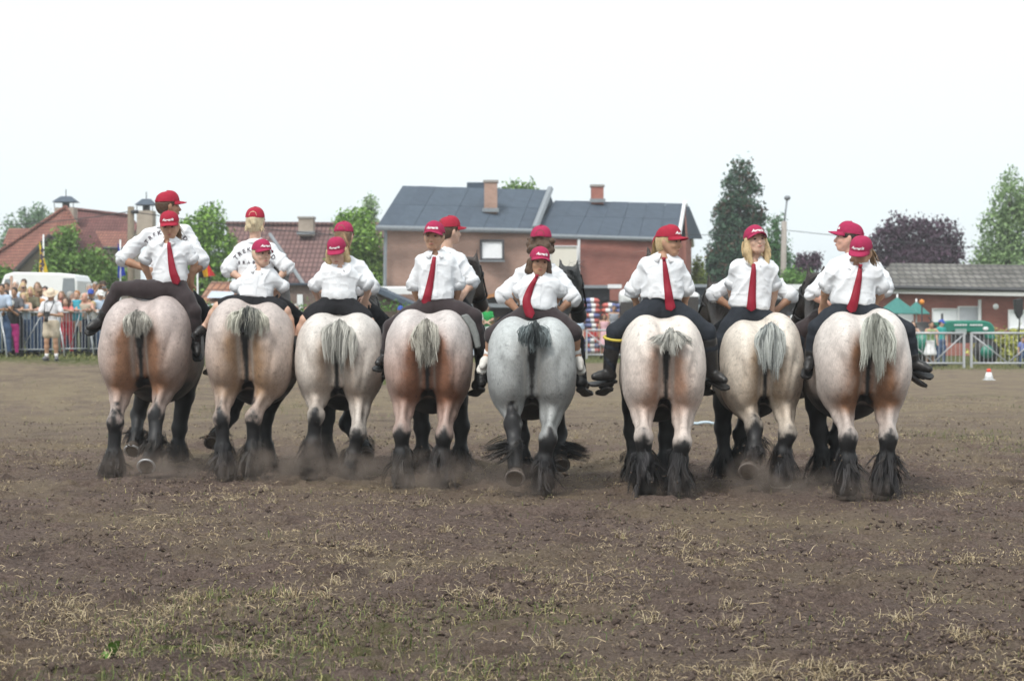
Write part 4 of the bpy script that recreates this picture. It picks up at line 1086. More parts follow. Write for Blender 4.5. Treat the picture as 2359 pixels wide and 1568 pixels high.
        for i in range(22):
            r0 = root_ + A(*rng.normal(0, .008, 3)); ln = l0 * rng.uniform(.8, 1.04)
            if style == 2: mid = r0 + A(u0 * hwid * .75, -.07, .02 - ln * .12); end = r0 + A(u0 * hwid * 1.25 + sway, -.045, -ln * (1.05 - .55 * abs(u0)))
            elif style == 1: mid = r0 + A(u0 * hwid * 1.25 * out, -.10, -ln * .06); end = r0 + A(u0 * hwid * .68 + sway, -.03, -ln)
            else: mid = r0 + A(u0 * hwid * 1.30 * out, -.11, ln * .04); end = r0 + A(u0 * hwid * .98 + sway, -.035, -ln * .98)
            end = end + A(*rng.normal(0, .006, 3))
            t = np.linspace(0, 1, 7)[:, None]
            pts = (1 - t) ** 2 * r0 + 2 * t * (1 - t) * mid + t * t * end
            pts[:, :1] += curl * np.sin(t * 8 + ph) * t
            for q in range(2, 7):
                hit = bv.find_nearest(Vector(pts[q]), .12)
                if hit[0] is not None:
                    dv = pts[q] - np.array(hit[0]); nn = np.array(hit[1])
                    if dv @ nn < .012: pts[q] = np.array(hit[0]) + nn * (.012 + .015 * rng.random())
            c = lerp(np.array(dk) * .8, np.array(lt), np.clip(mixl + rng.normal(0, .1), 0, 1)) * rng.uniform(.8, 1.1)
            c = np.stack([lerp(np.array(dk) * .7, c, min(1, .15 + q * .35)) for q in range(7)])
            lines.append((pts, A(.002, .003, .0034, .0034, .003, .0022, .0006), c, norm(A(1, rng.normal(0, .4), 0))))
    t_ = ribbons('tail', lines, M_HAIR, root); t_['kind'] = 'stuff'
    # mane strands
    lines = []
    mc = np.array(lin(150, 150, 148)) if h['seed'] in (3, 6) else np.array((.02, .018, .018))
    for i in range(150):
        s = rng.random(); base = lerp(L(0, 1.75, 1.66), poll + A(0, -.10, .11), s) + A(rng.normal(0, .02), 0, rng.uniform(-.02, .03))
        sd_ = 1 if poll[0] > ox else -1
        if rng.random() < .3: sd_ = -sd_
        end = base + A(sd_ * rng.uniform(.08, .2), rng.normal(0, .05), -rng.uniform(.1, .3))
        mid = (base + end) / 2 + A(sd_ * .06, 0, .07)
        t = np.linspace(0, 1, 4)[:, None]
        lines.append(((1 - t) ** 2 * base + 2 * t * (1 - t) * mid + t * t * end, A(.006, .006, .005, .001), mc * rng.uniform(.6, 1.5), A(0, 1, 0)))
    for i in range(40):
        e0 = poll + A(rng.normal(0, .04), 0, .07); end = e0 + A(rng.normal(0, .07) + (.16 if h['seed'] == 5 else 0), rng.normal(0, .05), rng.uniform(-.12, .12))
        lines.append((np.stack([e0, (e0 + end) / 2 + A(0, 0, .05), end]), A(.006, .005, .001), mc * rng.uniform(.6, 1.5), A(0, 1, .2)))
    ma = ribbons('mane', lines, M_HAIR, root); ma['kind'] = 'stuff'
    # bridle straps and a girth round the barrel
    br = MB()
    for q, rr in ((.12, .118), (.40, .09)):
        c = poll + hd * q; uu = norm(np.cross(hd, side)); pts = [c + (side * math.cos(a) + uu * math.sin(a)) * (rr + .012) for a in np.linspace(0, 2 * math.pi, 15)]
        br.tube(pts, .011, 5, False)
    for s in (-1, 1):
        br.tube([poll + side * s * .13 + A(0, 0, .03), poll + hd * .40 + side * s * .105], .010, 5)
    br.build('bridle', M_STRAP, root, True)
    for s in (-1, 1):
        MB().ball(poll + hd * .13 + side * s * .105 + A(0, 0, .02), (.02, .02, .02), 8, 6).build('eye', M_EYE, root, True)
    return root, bv, L
HROOT = []
for h in HORSES: HROOT.append(make_horse(h))
# ------------------------------------------------------------------ people
SKIN = {'fair': (.56, .36, .27), 'tan': (.44, .255, .165), 'brown': (.34, .185, .115), 'pink': (.58, .33, .25)}
HAIRC = {'blonde': (.50, .37, .20), 'lightblonde': (.62, .52, .34), 'brown': (.085, .05, .03), 'dark': (.025, .018, .014), 'lightbrown': (.20, .125, .07), 'grey': (.33, .32, .30), 'red': (.36, .17, .07), 'white': (.62, .6, .57)}
def skin_mat(k): return mat('skin_' + k, SKIN[k], .55, .10, 9, sss=.12, spec=.4)
def hair_mat(k): return mat('hair_' + k, HAIRC[k], .5, .35, 22, bump=.5, bscale=50, stretch=(3, 3, .6), spec=.4)
def cloth_mat(k, c, **kw):
    kw.setdefault('bump', .10); kw.setdefault('bscale', 90)
    return mat('cloth_' + k, c, kw.pop('rough', .85), kw.pop('var', .07), kw.pop('scale', 10), spec=.2, **kw)
M_WHITE = mat('white_cotton', (.71, .725, .75), .85, .03, 6, bump=.25, bscale=22, spec=.2)
M_CAP = mat('red_cap_cotton', lin(158, 40, 60), .85, .10, 14, bump=.2, bscale=120, spec=.2)
M_CAP2 = mat('crimson_cap_cotton', lin(158, 44, 80), .85, .10, 14, bump=.2, bscale=120, spec=.2)
M_TIE = mat('red_tie_satin', lin(138, 12, 40), .6, .08, 18, spec=.4)
M_LETTER = mat('white_embroidery', (.85, .85, .85), .8, .03)
M_INK = mat('dark_print', (.05, .035, .05), .8, .05)
M_BREECH = cloth_mat('brown_breeches', (.040, .030, .032), var=.12, sheen=.15)
M_BLACKC = cloth_mat('black_cotton', (.018, .018, .021), var=.15)
M_JEANS = cloth_mat('dark_jeans', (.024, .028, .036), var=.18)
M_BOOT = mat('black_boot', (.018, .017, .017), .45, .25, 14, bump=.2, bscale=30, spec=.5)
M_SNEAK = mat('white_sneaker', (.62, .60, .56), .7, .12, 20)
M_SOCK = mat('white_sock', (.72, .72, .72), .9, .05)
M_RED = mat('red_plastic', (.5, .02, .02), .4, .1)
M_YEL = mat('yellow_band', (.50, .40, .06), .6, .1)
M_LIP = mat('lips', (.40, .15, .13), .5, .05)
M_EYEW = mat('eye_white', (.75, .73, .70), .3, .02)
M_IRIS = mat('iris', (.045, .032, .026), .3, .05)

def bvh(V, F): return BVHTree.FromPolygons([tuple(v) for v in V], [tuple(int(i) for i in f) for f in F])
def cast(bv, o, d, far=2.0):
    h = bv.ray_cast(Vector(tuple(o)), Vector(tuple(norm(d))), far)
    return (np.array(h[0]), np.array(h[1])) if h[0] is not None else (None, None)

def text_mesh(s, size, shear=0.0, bold=0.0):
    cu = bpy.data.curves.new('lettering', 'FONT'); cu.body = s; cu.size = size; cu.shear = shear; cu.offset = bold; cu.resolution_u = 2
    cu.align_x = 'CENTER'
    o = bpy.data.objects.new('lettering', cu); COL.objects.link(o)
    dg = bpy.context.evaluated_depsgraph_get()
    me = o.evaluated_get(dg).to_mesh()
    V = np.array([tuple(v.co) for v in me.vertices]).reshape(-1, 3); F = [tuple(p.vertices) for p in me.polygons]
    o.evaluated_get(dg).to_mesh_clear()
    COL.objects.unlink(o); bpy.data.objects.remove(o); bpy.data.curves.remove(cu)
    return V, F

class Frame:
    def __init__(s, c, f, u):
        s.c = A(*c); s.f = norm(f); u = np.asarray(u, float); s.u = norm(u - s.f * (u @ s.f)); s.r = np.cross(s.f, s.u)
        s.M = np.stack([s.r, s.f, s.u])
    def __call__(s, r, f, u): return s.c + s.r * r + s.f * f + s.u * u

def head_frame(c, face, yaw, pitch, roll):
    y, p, q = math.radians(yaw), math.radians(pitch), math.radians(roll)
    f = A(math.sin(y), face * math.cos(y), 0); z = A(0, 0, 1)
    f2 = f * math.cos(p) - z * math.sin(p); u = z * math.cos(p) + f * math.sin(p)
    r = np.cross(f2, u); u = u * math.cos(q) + r * math.sin(q)
    return Frame(c, f2, u)

def hand(S, w, d, nrm, k=.008, sc=1.0, curl=.5):
    """Palm, four bent fingers of different lengths and a thumb from the palm's side."""
    d = norm(d); nrm = norm(nrm - d * (nrm @ d)); sd = np.cross(d, nrm)
    S.cone(w, w + d * .03 * sc, .026 * sc, .026 * sc, .02)
    for q in (-.026, -.009, .009, .026):
        S.cone(w + d * .02 * sc + sd * q * .7 * sc, w + d * .085 * sc + sd * q * sc, .0155 * sc, .0125 * sc, .012)
    for q, L in ((-.030, .060), (-.010, .074), (.010, .070), (.030, .054)):
        a = w + d * .085 * sc + sd * q * sc; b = a + (d * (1 - .4 * curl) + nrm * curl * .7) * L * .5 * sc; c = b + (d * (1 - 1.1 * curl) + nrm * curl) * L * .55 * sc
        S.cone(a, b, .0105 * sc, .0095 * sc, k); S.cone(b, c, .0095 * sc, .008 * sc, k)
    a = w + d * .03 * sc - sd * .026 * sc; b = a + (d * .5 - sd * .75 + nrm * .25) * .042 * sc; c = b + (d * .8 - sd * .2 + nrm * .3) * .036 * sc
    S.cone(a, b, .014 * sc, .0115 * sc, k); S.cone(b, c, .0115 * sc, .009 * sc, k)

def add_head(S, H, hs):
    S.ell(H(0, -.010 * hs, .022 * hs), A(.074, .094, .090) * hs, .03, H.M)
    S.ell(H(0, .028 * hs, -.030 * hs), A(.058, .060, .070) * hs, .03, H.M)
    S.ell(H(0, .052 * hs, -.086 * hs), A(.033, .030, .026) * hs, .03, H.M)
    for s in (-1, 1):
        S.cone(H(s * .058 * hs, 0, -.035 * hs), H(s * .026 * hs, .052 * hs, -.088 * hs), .022 * hs, .018 * hs, .02)
        S.ell(H(s * .034 * hs, .060 * hs, -.030 * hs), A(.024, .022, .020) * hs, .02, H.M)      # cheek
        S.ell(H(s * .078 * hs, -.008 * hs, -.012 * hs), A(.010, .018, .030) * hs, .008, H.M)    # ear
        S.ell(H(s * .031 * hs, .090 * hs, .003 * hs), A(.016, .012, .011) * hs, .010, H.M, sub=True)
    S.cone(H(0, .082 * hs, .004 * hs), H(0, .102 * hs, -.034 * hs), .0085 * hs, .0135 * hs, .012)
    S.ell(H(0, .083 * hs, -.062 * hs), A(.022, .012, .013) * hs, .010, H.M)

def face_parts(bv, H, hs, root, smile=False, skin=None):
    for s in (-1, 1):
        hit, _ = cast(bv, H(s * .031 * hs, .2, .002 * hs), -H.f)
        if hit is None: continue
        e = MB(); e.ball(hit - H.f * .004 * hs, (.0125 * hs, .008 * hs, .0072 * hs), 10, 6)
        V = [H.c * 0 + hit - H.f * .003 + H.r * (v[0] - hit[0]) * 1.0 + H.f * (v[1] - hit[1]) + H.u * (v[2] - hit[2]) for v in [A(*q) for q in e.v]]
        ey = obj('eye', V, e.f, M_IRIS, root, True)
        h2, _ = cast(bv, H(s * .033 * hs, .2, .0215 * hs), -H.f)
        if h2 is not None:
            MB().tube([h2 - H.r * s * .016 * hs - H.u * .002, h2 + H.f * .003 + H.u * .003 * hs, h2 + H.r * s * .017 * hs - H.u * .004 * hs], [.0028, .004, .002], 5).build('eyebrow', hair_mat('brown'), root, True)
    hit, _ = cast(bv, H(0, .2, -.064 * hs), -H.f)
    if hit is not None:
        pts = [hit + H.r * q * hs + H.f * (.002 - abs(q) * .35) + H.u * (abs(q) * (.25 if smile else -.05)) for q in (-.021, -.011, 0, .011, .021)]
        MB().tube(pts, [.0015, .0048, .0058, .0048, .0015], 6).build('mouth', M_LIP, root, True)

def cap_mesh(root, H, hs, m, text='Augeria', back=False, hair=None):
    """Six-panel baseball cap with a curved peak."""
    n, nv = 36, 9; V, F = [], []
    c = H(0, -.010 * hs, .030 * hs); R = A(.086, .106, .094) * hs
    for j in range(nv + 1):
        t = j / nv
        for k in range(n):
            a = 2 * math.pi * k / n
            seam = 1 - .012 * (math.cos(a * 3) ** 2 > .93)
            ph = t * math.pi / 2
            rr = math.cos(ph) ** .75 if t < 1 else 0
            base = .004 + .006 * math.cos(a - math.pi / 2)
            V.append(c + H.r * R[0] * rr * math.cos(a) * seam + H.f * R[1] * rr * math.sin(a) * seam + H.u * hs * (base + R[2] / hs * math.sin(ph) * (1 + .06 * math.sin(a) * math.cos(ph))))
    for j in range(nv):
        for k in range(n): F.append((j * n + k, j * n + (k + 1) % n, (j + 1) * n + (k + 1) % n, (j + 1) * n + k))
    cp = obj('cap', V, F, m, root, True)
    V2, F2, nn = [], [], 15
    for lay in (0, -.005):
        for q in range(5):
            for k in range(nn):
                a = math.radians(22 + 136 * k / (nn - 1))
                e = q / 4; L = .066 * math.sin((a - math.radians(22)) / math.radians(136) * math.pi) ** .55
                x = R[0] * math.cos(a) * (1 + .02 * e); y = R[1] * math.sin(a) + L * hs * e
                z = hs * (.008 + .006 * math.sin(a)) - .008 * e - .020 * hs * (abs(math.cos(a)) ** 1.6) * (.35 + e) + lay
                V2.append(c + H.r * x + H.f * y + H.u * z)
    m_ = 5 * nn
    for lay in (0, 1):
        for q in range(4):
            for k in range(nn - 1):
                i = lay * m_ + q * nn + k; f = (i, i + 1, i + nn + 1, i + nn); F2.append(f if lay == 0 else f[::-1])
    edge = [q * nn for q in range(4)] + [4 * nn + k for k in range(nn - 1)] + [q * nn + nn - 1 for q in range(4, 0, -1)]
    for i in range(len(edge)):
        a, b = edge[i], edge[(i + 1) % len(edge)]; F2.append((a, b, b + m_, a + m_))
    obj('peak', V2, F2, m, cp, True)
    MB().ball(c + H.u * (R[2] + .004 * hs), .007 * hs, 8, 5).build('cap_button', m, cp, True)
    bv = BVHTree.FromPolygons([tuple(v) for v in V], F)
    if text:
        tv, tf = text_mesh(text, .031 * hs, .35, .0012)
        W = []
        for v in tv:
            a = math.pi / 2 + v[0] / (R[0] * 1.0); o = H(0, 0, .060 * hs + v[1]) ; d = H.r * math.cos(a) + H.f * math.sin(a)
            hit, nr = cast(bv, o + d * .3, -d)
            W.append((hit if hit is not None else o + d * .09) + d * .0025)
        obj('cap_lettering', W, tf, M_LETTER, cp, False)
    if back:
        pts = []
        for k in range(11):
            a = math.pi * k / 10; pts.append((.036 * math.cos(a) * hs, .014 * hs + .042 * math.sin(a) * hs))
        W = []
        for (x, z) in pts:
            o = H(x, 0, .030 * hs + z); hit, _ = cast(bv, o - H.f * .3, H.f); W.append((hit if hit is not None else o - H.f * .1) - H.f * .003)
        obj('cap_opening', W, [tuple(range(11))], hair or hair_mat('brown'), cp, False)
        W = []
        for z in (.006, .016):
            for x in np.linspace(-.04, .04, 9):
                o = H(x * hs, 0, (.030 + z) * hs); hit, _ = cast(bv, o - H.f * .3, H.f); W.append((hit if hit is not None else o - H.f * .1) - H.f * .005)
        obj('cap_strap', W, [(k, k + 1, k + 10, k + 9) for k in range(8)], m, cp, True)
    return cp

def hair_part(root, H, hs, style, hm, vox, rng, flip=1, capped=False):
    S = SDF(vox)
    S.ell(H(0, -.016 * hs, .024 * hs), A(.081, .098, .096) * hs, .02, H.M)
    if style != 'short':
        S.ell(H(0, -.045 * hs, -.035 * hs), A(.070, .062, .070) * hs, .03, H.M)
    else: S.ell(H(0, -.045 * hs, -.02 * hs), A(.064, .056, .062) * hs, .03, H.M)
    if style in ('long', 'bob'):
        L = .21 if style == 'long' else .10
        for s in (-1, 1):
            S.cone(H(s * .070 * hs, .010 * hs, .01), H(s * .082 * hs, .012 * hs, -.085 * hs), .028 * hs, .034 * hs, .02)
            S.cone(H(s * .082 * hs, .012 * hs, -.085 * hs), H(s * .066 * hs, .035, -L * hs), .034 * hs, .016, .02)
        S.cone(H(0, -.06 * hs, -.03), H(0, -.07 * hs, -L * hs), .055 * hs, .045, .03)
    S.ell(H(0, .085 * hs, -.045 * hs), A(.066 if style not in ('long', 'bob') else .056, .085, .090) * hs, .008, H.M, sub=True)
    if style == 'curly':
        for i in range(26):
            a = rng.uniform(0, 2 * math.pi); z = rng.uniform(-.10, .09)
            d = A(math.cos(a) * .09, math.sin(a) * .085 - .03, z)
            if d[1] > .02 and z < .04: continue
            S.ell(H(*(d * hs)), A(.03, .03, .03) * hs, .015)
    if style == 'bun':
        S.ell(H(.0, -.115 * hs, .015 * hs), A(.036, .032, .045) * hs, .01, H.M)
        S.ell(H(.012, -.125 * hs, -.02 * hs), A(.026, .026, .028) * hs, .01, H.M)
        S.ell(H(-.02, -.085 * hs, -.045 * hs), A(.04, .03, .035) * hs, .01, H.M)
    V, F = S.mesh([(H(0, 0, .030 * hs), H.u)] if capped else None)
    V = V + normals(V, F) * (.006 * fbm(V * A(1, 1, .35), 45, 2, 3))[:, None]
    ho = obj('hair', V, F, hm, root, True)
    if style in ('pony', 'bun', 'long', 'curly', 'bob'):
        col = np.array(hm['base_col']) if 'base_col' in hm else np.array((.2, .13, .08))
        lines = []
        n = {'pony': 130, 'bun': 40, 'long': 120, 'curly': 70, 'bob': 70}[style]
        for i in range(n):
            if style == 'pony':
                p0 = H(rng.normal(0, .012), -.105 * hs, .0 + rng.normal(0, .012))
                q = A(flip * .075 + rng.normal(0, .02), -.055 + rng.normal(0, .018), 0); e = p0 + H.r * q[0] + H.f * q[1] - A(0, 0, rng.uniform(.10, .21)) ; mid = p0 - H.f * .05 + H.r * flip * .03
            elif style == 'bun':
                a = rng.uniform(-1, 1); p0 = H(a * .07 * hs, -.05 * hs, -.03); e = p0 + H.r * rng.normal(a * .03, .015) - H.u * rng.uniform(.04, .09) - H.f * .01; mid = (p0 + e) / 2 - H.f * .015
            else:
                s = rng.choice((-1, 1)); L = .20 if style == 'long' else .1
                p0 = H(s * (.083 + rng.normal(0, .004)) * hs, rng.uniform(-.06, .035), rng.uniform(-.03, .02)); e = p0 - H.u * L * rng.uniform(.7, 1.1) - H.r * s * rng.uniform(-.02, .025) + H.f * rng.normal(.005, .015); mid = (p0 + e) / 2 + H.r * s * .022
            t = np.linspace(0, 1, 5)[:, None]
            lines.append(((1 - t) ** 2 * p0 + 2 * t * (1 - t) * mid + t * t * e, A(.004, .005, .005, .004, .001), col * rng.uniform(.55, 1.5), norm(H.r + H.f * rng.normal(0, .6))))
        ribbons('hair_strands', lines, M_HAIR, ho, 'stuff')
    return ho
for k in HAIRC: hair_mat(k)['base_col'] = HAIRC[k]

def wrinkle(V, F, amp, seed, sc=1.0, mask=None):
    N = normals(V, F)
    w = fbm(V + .10 * np.stack([vnoise(V, 5, seed), vnoise(V, 5, seed + 1), vnoise(V, 5, seed + 2)], 1), 7 * sc, 2, seed)
    fold = 1 - np.abs(fbm(V @ np.array([[1.5, 0, .9], [0, 1.2, 0], [-.9, 0, .6]]), 5 * sc, 1, seed + 7)) * 2.2
    f2 = 1 - np.abs(fbm(V * A(.7, 1.0, 2.0) + .3, 9 * sc, 1, seed + 17)) * 3
    d = amp * (.30 * w + .75 * np.clip(fold, 0, 1) ** 2 + .30 * np.clip(f2, 0, 1) ** 2 - .2)
    if mask is not None: d = d * mask
    return V + N * d[:, None]

class Body:
    """Joint positions of one person; sides a and b are the viewer's left and right."""
    pass

def build_person(root, J, o, seed=0, vox=.0115):
    """J: joints. o: options for clothes, hair and face. Parts are children of root."""
    rng = np.random.default_rng(seed + 100)
    sc = o.get('scale', 1.0); skin = skin_mat(o.get('skin', 'fair'))
    T = Frame((J.pel + J.neck) / 2, J.face, J.neck - J.pel)
    H = J.H; hs = o.get('hs', 1.0)
    up = T.u; L = np.linalg.norm(J.neck - J.pel)
    tp = lambda t: J.pel + (J.neck - J.pel) * t
    wch = o.get('chest', .155) * sc; dep = o.get('depth', .105) * sc
    def torso(S, inf, k=.05):
        S.ell(tp(.02), A(.150 * sc + inf, dep + inf + .01, .10 * sc + inf), k, T.M)
        S.ell(tp(.34), A(.128 * sc + inf, dep * .92 + inf, .15 * sc + inf), k, T.M)
        S.ell(tp(.68), A(wch + inf, dep + inf, .16 * sc + inf), k, T.M)
        for s in (J.sha, J.shb):
            S.cone(tp(.80), lerp(tp(.80), s, .80), .075 * sc + inf * .8, .052 * sc + inf * .7, k)
            S.cone(tp(.96), lerp(tp(.96), s, .9), .040 * sc + inf * .5, .044 * sc + inf * .5, k)
    S = SDF(vox)
    torso(S, 0)
    S.cone(tp(.93), H(0, -.022 * hs, -.055 * hs), .056 * sc, .050 * hs, .03)
    add_head(S, H, hs)
    for sh, el, wr in ((J.sha, J.ela, J.wra), (J.shb, J.elb, J.wrb)):
        S.cone(sh, el, .047 * sc, .037 * sc, .03); S.cone(el, lerp(el, wr, .35), .037 * sc, .037 * sc, .02); S.cone(lerp(el, wr, .35), wr, .037 * sc, .026 * sc, .02)
        hd = o.get('hand_dir'); hand(S, wr, (wr - el) if hd is None else A(*hd), T.f * .6 + A(0, 0, -.5), sc=min(1, .6 + .4 * sc))
    for hip, kn, an, toe in J.legs:
        m = lerp(hip, kn, .5)
        S.cone(hip, m, .088 * sc, .078 * sc, .05); S.cone(m, kn, .078 * sc, .056 * sc, .04)
        S.cone(kn, lerp(kn, an, .35), .055 * sc, .056 * sc, .03); S.cone(lerp(kn, an, .35), an, .056 * sc, .036 * sc, .03)
        S.cone(an - norm(toe - an) * .02, toe, .034 * sc, .028 * sc, .03)
    V, F = S.mesh()
    obj('body', V, F, skin, root, True)
    if o.get('face', True): face_parts(bvh(V, F), H, hs, root, o.get('smile', False))
    # shirt
    sm = o.get('shirt', M_WHITE); inf = o.get('loose', .020) * sc
    S = SDF(vox)
    top_style = o.get('top', 'shirt')
    if top_style != 'none':
        torso(S, inf)
        if o.get('blouse', True):
            S.ell(tp(.22), A(.146 * sc + inf * 1.2, dep + inf * 1.6, .10 * sc), .05, T.M)
            S.ell(tp(.46), A(.140 * sc + inf * 1.1, dep * .95 + inf * 1.2, .18 * sc), .05, T.M)
        sl = o.get('sleeve', 1.0)
        if sl > 0:
            for sh, el, wr in ((J.sha, J.ela, J.wra), (J.shb, J.elb, J.wrb)):
                e = lerp(sh, el, min(sl, .9)); q = lerp(sh, el, .5)
                S.cone(sh, q, .048 * sc + inf * .35, .049 * sc + inf * .5, .035)
                S.cone(q, e, .049 * sc + inf * .5, .048 * sc + inf * .75, .02)
                if o.get('cuff', True):
                    d_ = norm(el - sh); S.cone(e, e + d_ * .022 * sc, .048 * sc + inf * .75, .048 * sc + inf * .7, .006)
        if o.get('collar', True):
            S.ell(tp(1.0) + T.f * .05 * sc + up * .02, A(.046, .062, .070) * sc, .012, T.M, sub=True)
        cuts = [(tp(o.get('hem', .10)), -up)]
        if top_style == 'tank': cuts.append((tp(.93), up))
        V, F = S.mesh(cuts)
        V = wrinkle(V, F, o.get('wr', .024), seed)
        so = obj('shirt', V, F, sm, root, True); J.shirt = (V, F); J.shirt_bv = bvh(V, F)
        if o.get('collar', True):
            cm = MB(); n = 17; rows = []
            for (rad, dz, ext) in ((.060, .052, 0), (.070, .046, 0), (.108, .004, 1)):
                row = []
                for k in range(n):
                    a = math.radians(-158 + 316 * k / (n - 1)); fr = abs(a) / math.radians(158)
                    q = tp(.97) + up * (dz + (-.030 * fr ** 3 * ext) - .014 * fr ** 2) * sc + (-T.f * math.cos(a) * (rad * sc + .012 * fr * ext) + T.r * math.sin(a) * (rad * sc + .02 * fr ** 4 * ext))
                    row.append(q + T.f * .022 * fr * sc)
                rows.append(row)
            Vc = [p for r in rows for p in r]; Fc = [(j * n + k, j * n + k + 1, (j + 1) * n + k + 1, (j + 1) * n + k) for j in range(2) for k in range(n - 1)]
            Vc2 = [p - up * .003 - T.f * 0 for p in Vc]; m_ = len(Vc)
            obj('collar', Vc + Vc2, Fc + [tuple(i + m_ for i in f[::-1]) for f in Fc] + [(2 * n + k + 1, 2 * n + k, m_ + 2 * n + k, m_ + 2 * n + k + 1) for k in range(n - 1)], sm, so, True)
    if o.get('cuffband') and top_style != 'none':
        for sh, el, wr in ((J.sha, J.ela, J.wra), (J.shb, J.elb, J.wrb)):
            d_ = norm(el - sh); e = lerp(sh, el, min(o.get('sleeve', 1.0), .9)); r_ = .049 * sc + inf * .85
            V = MB().tube([e - d_ * .012, e - d_ * .008, e + d_ * .045, e + d_ * .052, e + d_ * .040], [r_ * .98, r_ * 1.04, r_ * 1.06, r_ * .96, r_ * .80], 18, False)
            obj('cuff', wrinkle(np.array(V.v), np.array(V.f), .008, seed + 5), V.f, sm, so, True)
        pk = []
        for t in np.linspace(.90, .16, 12):
            hit, _ = cast(J.shirt_bv, tp(t) + T.f * .5, -T.f, .8)
            if hit is not None: pk.append(hit)
        if len(pk) > 3 and J.face[1] < 0:
            pk = np.array(pk); V = np.concatenate([pk - T.r * .016 + T.f * .004, pk + T.r * .016 + T.f * .004, pk - T.r * .016 - T.f * .004, pk + T.r * .016 - T.f * .004]); n = len(pk)
            obj('placket', V, [(i, i + 1, n + i + 1, n + i) for i in range(n - 1)] + [(2 * n + i, 2 * n + i + 1, i + 1, i) for i in range(n - 1)] + [(n + i, n + i + 1, 3 * n + i + 1, 3 * n + i) for i in range(n - 1)], sm, so, False)
    # trousers, shorts or skirt
    lk = o.get('legwear', 'trousers'); lm = o.get('legmat', M_BLACKC)
    if lk:
        S = SDF(vox)
        S.ell(tp(.02), A(.158 * sc, dep + .024, .11 * sc), .05, T.M); S.ell(tp(.16), A(.140 * sc, dep + .014, .10 * sc), .05, T.M)
        if lk == 'skirt':
            hips = (J.legs[0][0] + J.legs[1][0]) / 2; kn = (J.legs[0][1] + J.legs[1][1]) / 2
            S.cone(hips, lerp(hips, kn, .95), .15 * sc, .24 * sc, .05)
        else:
            for hip, kn, an, toe in J.legs:
                m = lerp(hip, kn, .5)
                e = .014 if lk != 'shorts' else .022
                S.cone(hip, m, .092 * sc + e, .080 * sc + e, .05)
                if lk == 'shorts': S.cone(m, lerp(hip, kn, o.get('short_len', .75)), .080 * sc + e, .078 * sc + e, .03)
                else:
                    S.cone(m, kn, .080 * sc + e, .060 * sc + e * .8, .04)
                    S.cone(kn, lerp(kn, an, .35), .059 * sc + e * .7, .058 * sc + e * .6, .03); S.cone(lerp(kn, an, .35), lerp(kn, an, .92), .058 * sc + e * .6, .045 * sc + e * .6, .02)
        V, F = S.mesh([(tp(o.get('waist', .20)), up)] + ([(J.pel + A(0, 0, 0) - up * o.get('skirt_len', .42), -up)] if lk == 'skirt' else []))
        V = wrinkle(V, F, .006, seed + 31)
        obj('trousers' if lk in ('trousers',) else lk, V, F, lm, root, True)
    # footwear
    ft = o.get('feet', 'boot')
    for i, (hip, kn, an, toe) in enumerate(J.legs):
        d = norm(toe - an); S = SDF(min(vox, .012))
        z = norm(np.cross(np.cross(d, kn - an), d)) if np.linalg.norm(np.cross(d, kn - an)) > 1e-3 else A(0, 0, 1)
        if ft in ('boot', 'tall'):
            S.cone(lerp(an, kn, .24 if ft == 'boot' else .80), an, .062 * sc if ft == 'boot' else .074 * sc, .052 * sc, .02)
        S.cone(an - d * .035 * sc - z * .018, lerp(an, toe, .6), .042 * sc, .042 * sc, .03); S.cone(lerp(an, toe, .5), toe, .042 * sc, .034 * sc, .03)
        V, F = S.mesh([(an - z * .062 * sc, -z)])
        so = obj('boot' if ft in ('boot', 'tall') else 'shoe', V, F, o.get('footmat', M_BOOT), root, True)
        b = MB(); ss = norm(np.cross(d, z)); pts = []
        for (q, w) in ((-.075, .030), (-.04, .044), (.05, .042), (.12, .052), (.17, .050), (.20, .028)):
            pts.append((q * sc, w * sc))
        poly = [an - z * .060 * sc + d * q - ss * w for q, w in pts] + [an - z * .060 * sc + d * q + ss * w for q, w in reversed(pts)]
        b.prism(poly, -z * .022 * sc).build('sole', o.get('solemat', M_BOOT), so)
        if o.get('sock'):
            MB().tube([lerp(an, kn, .05), lerp(an, kn, .14), lerp(an, kn, .26)], [.045 * sc, .044 * sc, .050 * sc], 12).build('sock', o.get('sockmat', M_SOCK), root, True)
    # hair and headwear
    if o.get('hair'): hair_part(root, H, hs, o['hair'], hair_mat(o.get('hairc', 'brown')), vox, rng, o.get('flip', 1), o.get('capped', False))
    return T

